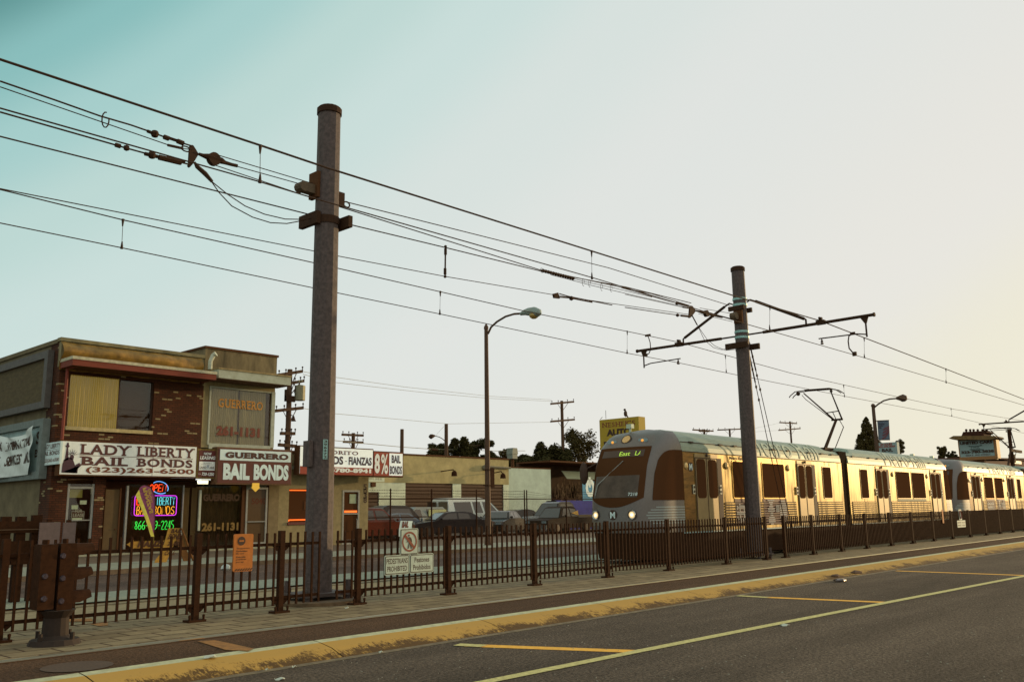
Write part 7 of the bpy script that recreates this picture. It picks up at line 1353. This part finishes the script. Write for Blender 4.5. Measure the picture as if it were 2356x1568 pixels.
b = MB(); hip([(1425, 775), (1450, 715), (1735, 700), (1740, 720), (1705, 735), (1715, 775)], 3.2, b, -1.0); b.build('upper_roof', RT_, us)
for x in (1458, 1508, 1550, 1602, 1662, 1712): b = MB(); b.tube([q(x, 712), q(x, 692)], [.10, .10], 6); b.ball(q(x, 688), .16, 8); b.build('ridge_ornament', RT_, us)
# low roofline behind the second car, dark signal box and post
q = lambda x, y: PY(*D_(x, y), 95); rf = thing('shop_building', 'low dark shop with brown roof and pale window behind the second car', 'building', (q(1900, 1050).x, 95, 0)); b = MB(); a, c = q(1600, 1050), q(2400, 1060); b.box(a.x, c.x, 95, 110, 0, q(2100, 1075).z); b.build('wall', mat('brown_shop_wall', S(92, 62, 44), .9, var=.15, scale=1), rf)
b = MB(); b.slab([q(1650, 1062), q(1740, 1035), q(2400, 1040), q(2400, 1075), q(1650, 1075)], (0, 10, 0)); b.build('roof', RT_, rf); b = MB(); w0_, w1_ = q(2060, 1068), q(2150, 1115); b.box(w0_.x, w1_.x, 94.9, 95, w1_.z, w0_.z); b.build('window', mat('pale_shop_window', S(150, 158, 150), .5, var=.2, scale=1), rf)
q = lambda x, y: PY(*D_(x, y), 28); p = q(1990, 670); r = thing('signal_post', 'dark street post with a rectangular box sign behind the second pantograph', 'post', (p.x, 28, 0)); b = MB(); b.tube([(p.x, 28, 0), (p.x, 28, p.z)], [.26, .2], 8); b.build('post', M['steel_dark'], r); b = MB(); a, c = q(1978, 925), q(2115, 978); b.box(a.x, c.x, 27.6, 27.8, c.z, a.z); b.box(p.x-.35, p.x+.35, 27.7, 28.3, q(2000, 1090).z, q(2000, 990).z); b.build('box_sign', M['steel_dark'], r)
# far skyline of low buildings so that the horizon is never bare
random.seed(11); SKM = [mat('far_wall_tan', S(120, 104, 76), .95, var=.1, scale=.4), mat('far_wall_brown', S(92, 70, 50), .95, var=.1, scale=.4), mat('far_wall_grey', S(112, 108, 92), .95, var=.1, scale=.4)]
for i, (x, y, wd_, dp, h) in enumerate(((60, 76, 18, 10, 3.4), (82, 80, 20, 12, 3.6), (104, 70, 16, 14, 4.0), (124, 62, 22, 14, 3.6), (150, 60, 26, 14, 3.8), (180, 64, 30, 18, 4.2), (215, 60, 30, 18, 4), (250, 70, 40, 20, 4.5), (100, 100, 30, 10, 4.2), (145, 110, 36, 12, 4.4), (200, 120, 50, 12, 5), (60, 110, 34, 10, 4), (20, 90, 30, 10, 4.6), (-15, 80, 28, 12, 4.2))):
    r = thing('distant_building', 'low plain building in the far row, number %d along the street' % (i+1), 'building', (x, y, 0), group='low far buildings behind the train'); r['label'] = 'low plain far building hidden behind the train and the lot'; b = MB(); b.box(x, x+wd_, y, y+dp, 0, h); w_ = b.build('wall', SKM[i % 3], r); b = MB(); b.box(x-.1, x+wd_+.1, y-.1, y+dp+.1, h, h+.25); b.build('roof', M['dark'], r)
    b = MB()
    for k_ in range(3): b.box(x+wd_*(.12+.3*k_), x+wd_*(.28+.3*k_), y-.06, y, 1.0, 2.4)
    b.build('window', M['dark'], r)
# ================================================================ LITTER
def lump(name, label, p, r, m, sq=(1, 1, .5), cat='litter', seed=1):
    b = MB(); b.ball((0, 0, 0), r, 10, sq); random.seed(seed); b.v = [tuple(Vector(v)*(1+.35*noise.noise(Vector(v)*9+Vector((seed, 0, 0))))+Vector(p)+UZ*r*sq[2]*.8) for v in b.v]; return b.build(name, m, label=label, cat=cat)
K26 = Z(0, 2000, 1250, 2356)
lump('plastic_bag', 'crumpled white plastic bag lying at the far kerb behind the picket fence', G(*K26(1700, 525), -.15), .15, mat('white_plastic', S(186, 196, 190), .6, var=.06), (1.1, .8, .8), 'plastic bag', 2)
kz = Z(3000, 1900, 1096, 2356)
lump('rubber_debris', 'flat dark piece of debris with a shiny edge lying on the road by the kerb', G(*kz(775, 912), -.15), .17, mat('shiny_black_rubber', S(62, 52, 50), .3, .2, var=.2, scale=20), (1.5, .8, .25), 'debris', 3)
lump('leaf_litter', 'small heap of dark leaves against the kerb left of the shiny debris', G(*kz(735, 880), -.15), .15, mat('dark_leaf_heap', S(76, 52, 34), .9, var=.3, scale=30), (1.5, .7, .35), 'leaf heap', 4)
lump('leaf_litter', 'second heap of dark leaves against the kerb right of the shiny debris', G(*kz(915, 850), -.15), .2, MC['dark_leaf_heap'], (1.6, .6, .3), 'leaf heap', 5)
for i, (K_, x, y, z, lab, s) in enumerate(((Z(2500, 2100, 1596, 2356), 940, 588, -.142, 'cream paper scrap lying on the yellow edge line', .09), (Z(0, 2500, 1300, 2356), 1522, 226, .006, 'pale oval paper lying on the kerb top', .09), (Z(0, 2500, 1300, 2356), 2025, 388, -.14, 'curved white paper strip on the road by the bottom edge', .06), (Z(0, 2500, 1300, 2356), 2132, 298, -.14, 'tiny white scrap at the foot of the yellow kerb', .03), (Z(0, 2500, 1300, 2356), 1933, 318, -.14, 'tiniest white scrap in the gutter left of the other', .02), (Z(1100, 2050, 700, 2356), 968, 1275, .05, 'small white cup lid beside the near pole footing', .04), (Z(1200, 2000, 1500, 2356), 505, 952, -.14, 'little pale scrap in the gutter below the kerb stain', .035))):
    c = G(*K_(x, y), z); random.seed(i); n = 9; b = MB(); b.slab([c+Vector((math.cos(2*PI*j/n)*s*random.uniform(.7, 1.2), math.sin(2*PI*j/n)*s*random.uniform(.5, .9), .012*math.sin(j*2))) for j in range(n)], (0, 0, .006)); b.build('paper_scrap', mat('white_paper', S(190, 196, 180), .8, var=.05), label=lab, cat='paper scrap')
# grit scattered over the road
random.seed(21); b = MB()
for i in range(420):
    p = G(random.uniform(700, 2356), random.uniform(1330, 1568), -.147)
    if p.y > 9.6 or p.y < 2: continue
    s = random.uniform(.004, .016); a = random.random()*3; u = Vector((math.cos(a), math.sin(a), 0))*s; v = Vector((-math.sin(a), math.cos(a), 0))*s*.6; b.add([p-u, p-v, p+u, p+v, p+UZ*s*.7], [(0, 1, 4), (1, 2, 4), (2, 3, 4), (3, 0, 4)])
b.build('gravel', mat('pale_grit', S(150, 146, 130), .9, var=.2, scale=40), label='tiny pale grit scattered on the asphalt', cat='grit', kind='stuff')
